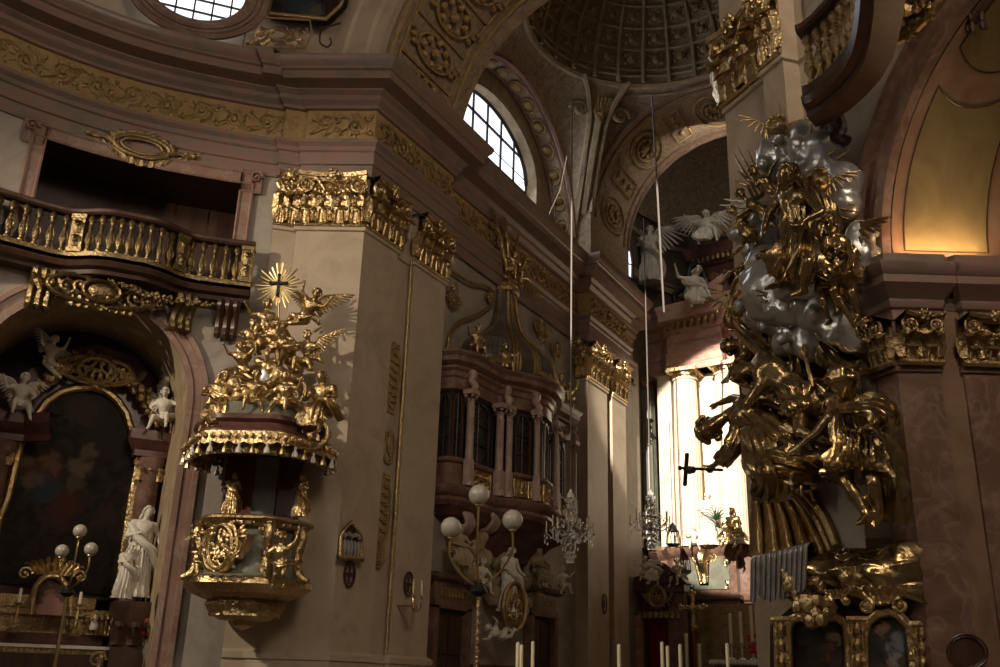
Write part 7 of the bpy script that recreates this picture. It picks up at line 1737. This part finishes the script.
for F_, pm_ in ((F1, pics[0]), (F2, pics[1])):
    b = MB(); b.M = AFP.mat(); b.prism(afl(F_, 0), 0, .05); k_ = part(retl, 'picture', b, pm_)
    b = MB(); P_ = [af(x, y, .04) for x, y in F_]; b.tube(P_, .05, 8); b.tube([p+(p-af(850, 680))*.035+AFP.n*.02 for p in P_], .035, 6); part(retl, 'picture_frame', b, 'gold', parent=k_)
for x, (y0_, y1_) in ((781, (620, 700)), (857, (620, 700)), (922, (625, 700))):
    b = MB(); A_, C_ = af(x, y0_, .05), af(x+2, y1_, .05)
    for d in (-.06, 0, .06): b.tube([A_+AFP.e*d, C_+AFP.e*d], .035, 6)
    b.tube([A_-AFP.e*.12, A_+AFP.e*.12], .05, 6); 
    for q in range(4): p = A_.lerp(C_, .12+q*.2); b.ell(p+AFP.n*.05, (.04, .04, .08), 7)
    part(retl, 'pilaster_strip', b, 'gold2')
# oval gilt ring on the right pilaster
ring = Plane(jp(.0, .06), (.873, .488)); c = ring.at(968, 651, .0); b = MB(); b.M = Matrix.Translation(c) @ Matrix.Rotation(ring.rz, 4, 'Z'); oval_frame(b, .44, .36, 0, .012, 30); oval_frame(b, .38, .31, 0, .005, 30); b.grid(lambda u, v: (cos(2*pi*u)*.2*v, .02, sin(2*pi*u)*.16*v), 24, 1)
solo('oval_medallion', 'plain oval medallion ring low on the red marble right pilaster', 'medallion', b, 'wood')

# ------------------------------------------------------------------ right balcony end with console, cartouche and garland
zb2 = 9.32
def rb(a, o, z): return RP.w(a, o-.16, z)
rbal = T_('balcony', 'end of a dark balcony with gilded balusters above the right arch', 'balcony', rb(RAC, .2, zb2))
ac0 = RP.loc(803, 60, .3)[0]
RW2 = []
for x_, y_ in ((806, 113), (815, 110), (828, 101), (842, 88), (854, 74), (863, 56), (868, 36), (871, 14), (873, -12), (876, -50)):
    r_ = ray(x_, y_); p_ = EYE+r_*((zb2-.25-EYE.z)/r_.z); RW2.append((p_.x, p_.y))
for nm, prof, m in (('handrail', [(-.1, zb2+1.0), (.1, zb2+1.0), (.14, zb2+1.04), (.14, zb2+1.12), (.08, zb2+1.16), (-.1, zb2+1.16)], 'wood'), ('floor_slab', [(-.35, zb2-.02), (.1, zb2-.02), (.16, zb2-.08), (.12, zb2-.18), (0, zb2-.22), (-.02, zb2-.3), (-.35, zb2-.3)], 'wood'), ('bottom_rail', [(-.09, zb2+.0), (.08, zb2+.0), (.08, zb2+.14), (-.09, zb2+.14)], 'wood')):
    b = MB(); b.sweep(RW2, prof); part(rbal, nm, b, m, angle=30)
LR = [0]
for i in range(1, len(RW2)): LR.append(LR[-1]+(V(RW2[i])-V(RW2[i-1])).length)
def rat(s_):
    for i in range(len(LR)-1):
        if LR[i+1] >= s_: f = (s_-LR[i])/(LR[i+1]-LR[i]); q = V(RW2[i]).lerp(V(RW2[i+1]), f); return q, V(RW2[i+1])-V(RW2[i])
    return V(RW2[-1]), V(RW2[-1])-V(RW2[-2])
for i in range(16):
    q, d = rat(.12+i*.19); b = MB(); b.lathe([(r*1.3, z*1.04) for r, z in bprof], 12, (q.x, q.y, zb2+.14)); part(rbal, 'baluster', b, 'gold2')
b = MB(); c = RP.at(868, 60, .35); b.M = Matrix.Translation(RP.at(910, 18, .45)) @ Matrix.Rotation(RP.rz, 4, 'Z'); rocaille(b, 1.3, .6, 4, tr=.045, crown=False, seed=12)
garland(b, (-.5, -.1, 0), (.6, -.2, .05), .05, .11, 20, 4); b.M = Matrix.Translation(RP.at(874, 42, .45)); garland(b, (-.12, 0, .2), (.05, 0, -.25), .0, .17, 12, 6); part(rbal, 'underside_cartouche', b, 'gold2')
b = MB(); garland(b, RP.at(870, 62, .3), RP.at(848, 104, .2), .03, .05, 20, 7); part(rbal, 'garland', b, 'gold2')
c = RP.at(838, 118, .12); b = MB(); b.M = Matrix.Translation(c) @ Matrix.Rotation(RP.rz, 4, 'Z')
for x in (-.14, -.05, .05, .14): b.tube(catmull([(x, -.3, .22), (x, -.33, .08), (x, -.15, -.05), (x, -.08, -.25), (x, -.16, -.42), (x, .0, -.45)], 4), .075, 7)
part(rbal, 'console', b, 'wood')
b = MB(); b.tube([rin(.5-.0, .3)+V((0, 0, -.1))]*2, .01, 4) if False else None
c = RP.at(975, 15, -.2); b = MB()
for i in range(14): p = c+V((rnd.uniform(-.1, .1), rnd.uniform(-.1, .1), rnd.uniform(-.3, .3))); b.ell(p, (.04, .04, .1), 6)
solo('stucco_spray', 'dark hanging leaf spray at the top of the right arch panel', 'ornament', b, 'wood')
# ------------------------------------------------------------------ light and camera
def spot(loc, to, energy, ang, blend=.3, size=.4, colr=(1, .93, .82), name='window_light'):
    d = bpy.data.lights.new(name, 'SPOT'); d.energy = energy; d.spot_size = math.radians(ang); d.spot_blend = blend; d.shadow_soft_size = size; d.color = colr
    o = bpy.data.objects.new(name, d); COL.objects.link(o); o.location = loc
    o.rotation_euler = (V(to)-V(loc)).to_track_quat('-Z', 'Y').to_euler(); return o
def area(loc, to, energy, sx, sy, colr=(1, .95, .88), name='window_or_fill_glow'):
    d = bpy.data.lights.new(name, 'AREA'); d.shape = 'RECTANGLE'; d.size = sx; d.size_y = sy; d.energy = energy; d.color = colr
    o = bpy.data.objects.new(name, d); COL.objects.link(o); o.location = loc
    o.rotation_euler = (V(to)-V(loc)).to_track_quat('-Z', 'Y').to_euler(); return o
# sun through a high nave window, falling on the high altar
spot((-5.0, -5, 19), (-8.85, 34.8, 9.3), 185000, 13.3, .12, .12, (1, .9, .76))
# daylight from the left nave windows onto pulpit and left pier
spot((-17, -1, 11.8), (-12.8, 14, 7.3), 6600, 50, .6, .14, (1, .84, .64))
area((-9, -6, 17), (-9, 18, 7), 340, 5, 4, (1, .86, .72))  # broad fill added behind the camera, no window of its own
area((-9, 5, 7), (-2.6, 13.3, 5.0), 75, .8, 1.6, (1, .88, .7))  # small light added to brighten the gilded group on the right pier
area((2.5, 4, 10), (-2.4, 13.3, 6), 50, .6, 1.2, (1, .85, .65))  # second fill added for highlights on the same gilded group
area((-8.0, 29.5, 19.8), (-10, 36, 17), 60, 2, 2, (1, .9, .75))  # dim fill added under the apse vault to lift the altar top
# daylight from behind-right
area((6, 2, 16), (-12, 26, 8), 950, 4, 4, (1, .8, .6))
area((-13.4, 23.2, 17.5), (-6, 23.2, 14), 170, 4.5, 3, (.9, .95, 1))
# lamp hidden on the impost cornice under the right arch
d = bpy.data.lights.new('cornice_lamp', 'AREA'); d.shape = 'RECTANGLE'; d.size = 1.1; d.size_y = .06; d.energy = 17; d.color = (1, .62, .3); 
o = bpy.data.objects.new('cornice_lamp', d); COL.objects.link(o); o.location = JP.w(.7, .16, 7.0); o.rotation_euler = (math.radians(160), 0, JP.rz)
w = bpy.data.worlds.new('world'); scn.world = w; w.use_nodes = True
w.node_tree.nodes['Background'].inputs[0].default_value = (.85, .7, .55, 1)
w.node_tree.nodes['Background'].inputs[1].default_value = .05

cd = bpy.data.cameras.new('camera'); cd.sensor_width = 36; cd.lens = 36*FPX/1000; cd.clip_end = 200
co = bpy.data.objects.new('camera', cd); COL.objects.link(co)
mw = Matrix((RT, UP, -FW)).transposed().to_4x4(); mw.translation = EYE; co.matrix_world = mw
scn.camera = co
vs = scn.view_settings; vs.view_transform = 'Standard'; vs.look = 'None'; vs.gamma = 1; vs.exposure = 0; vs.use_curve_mapping = False
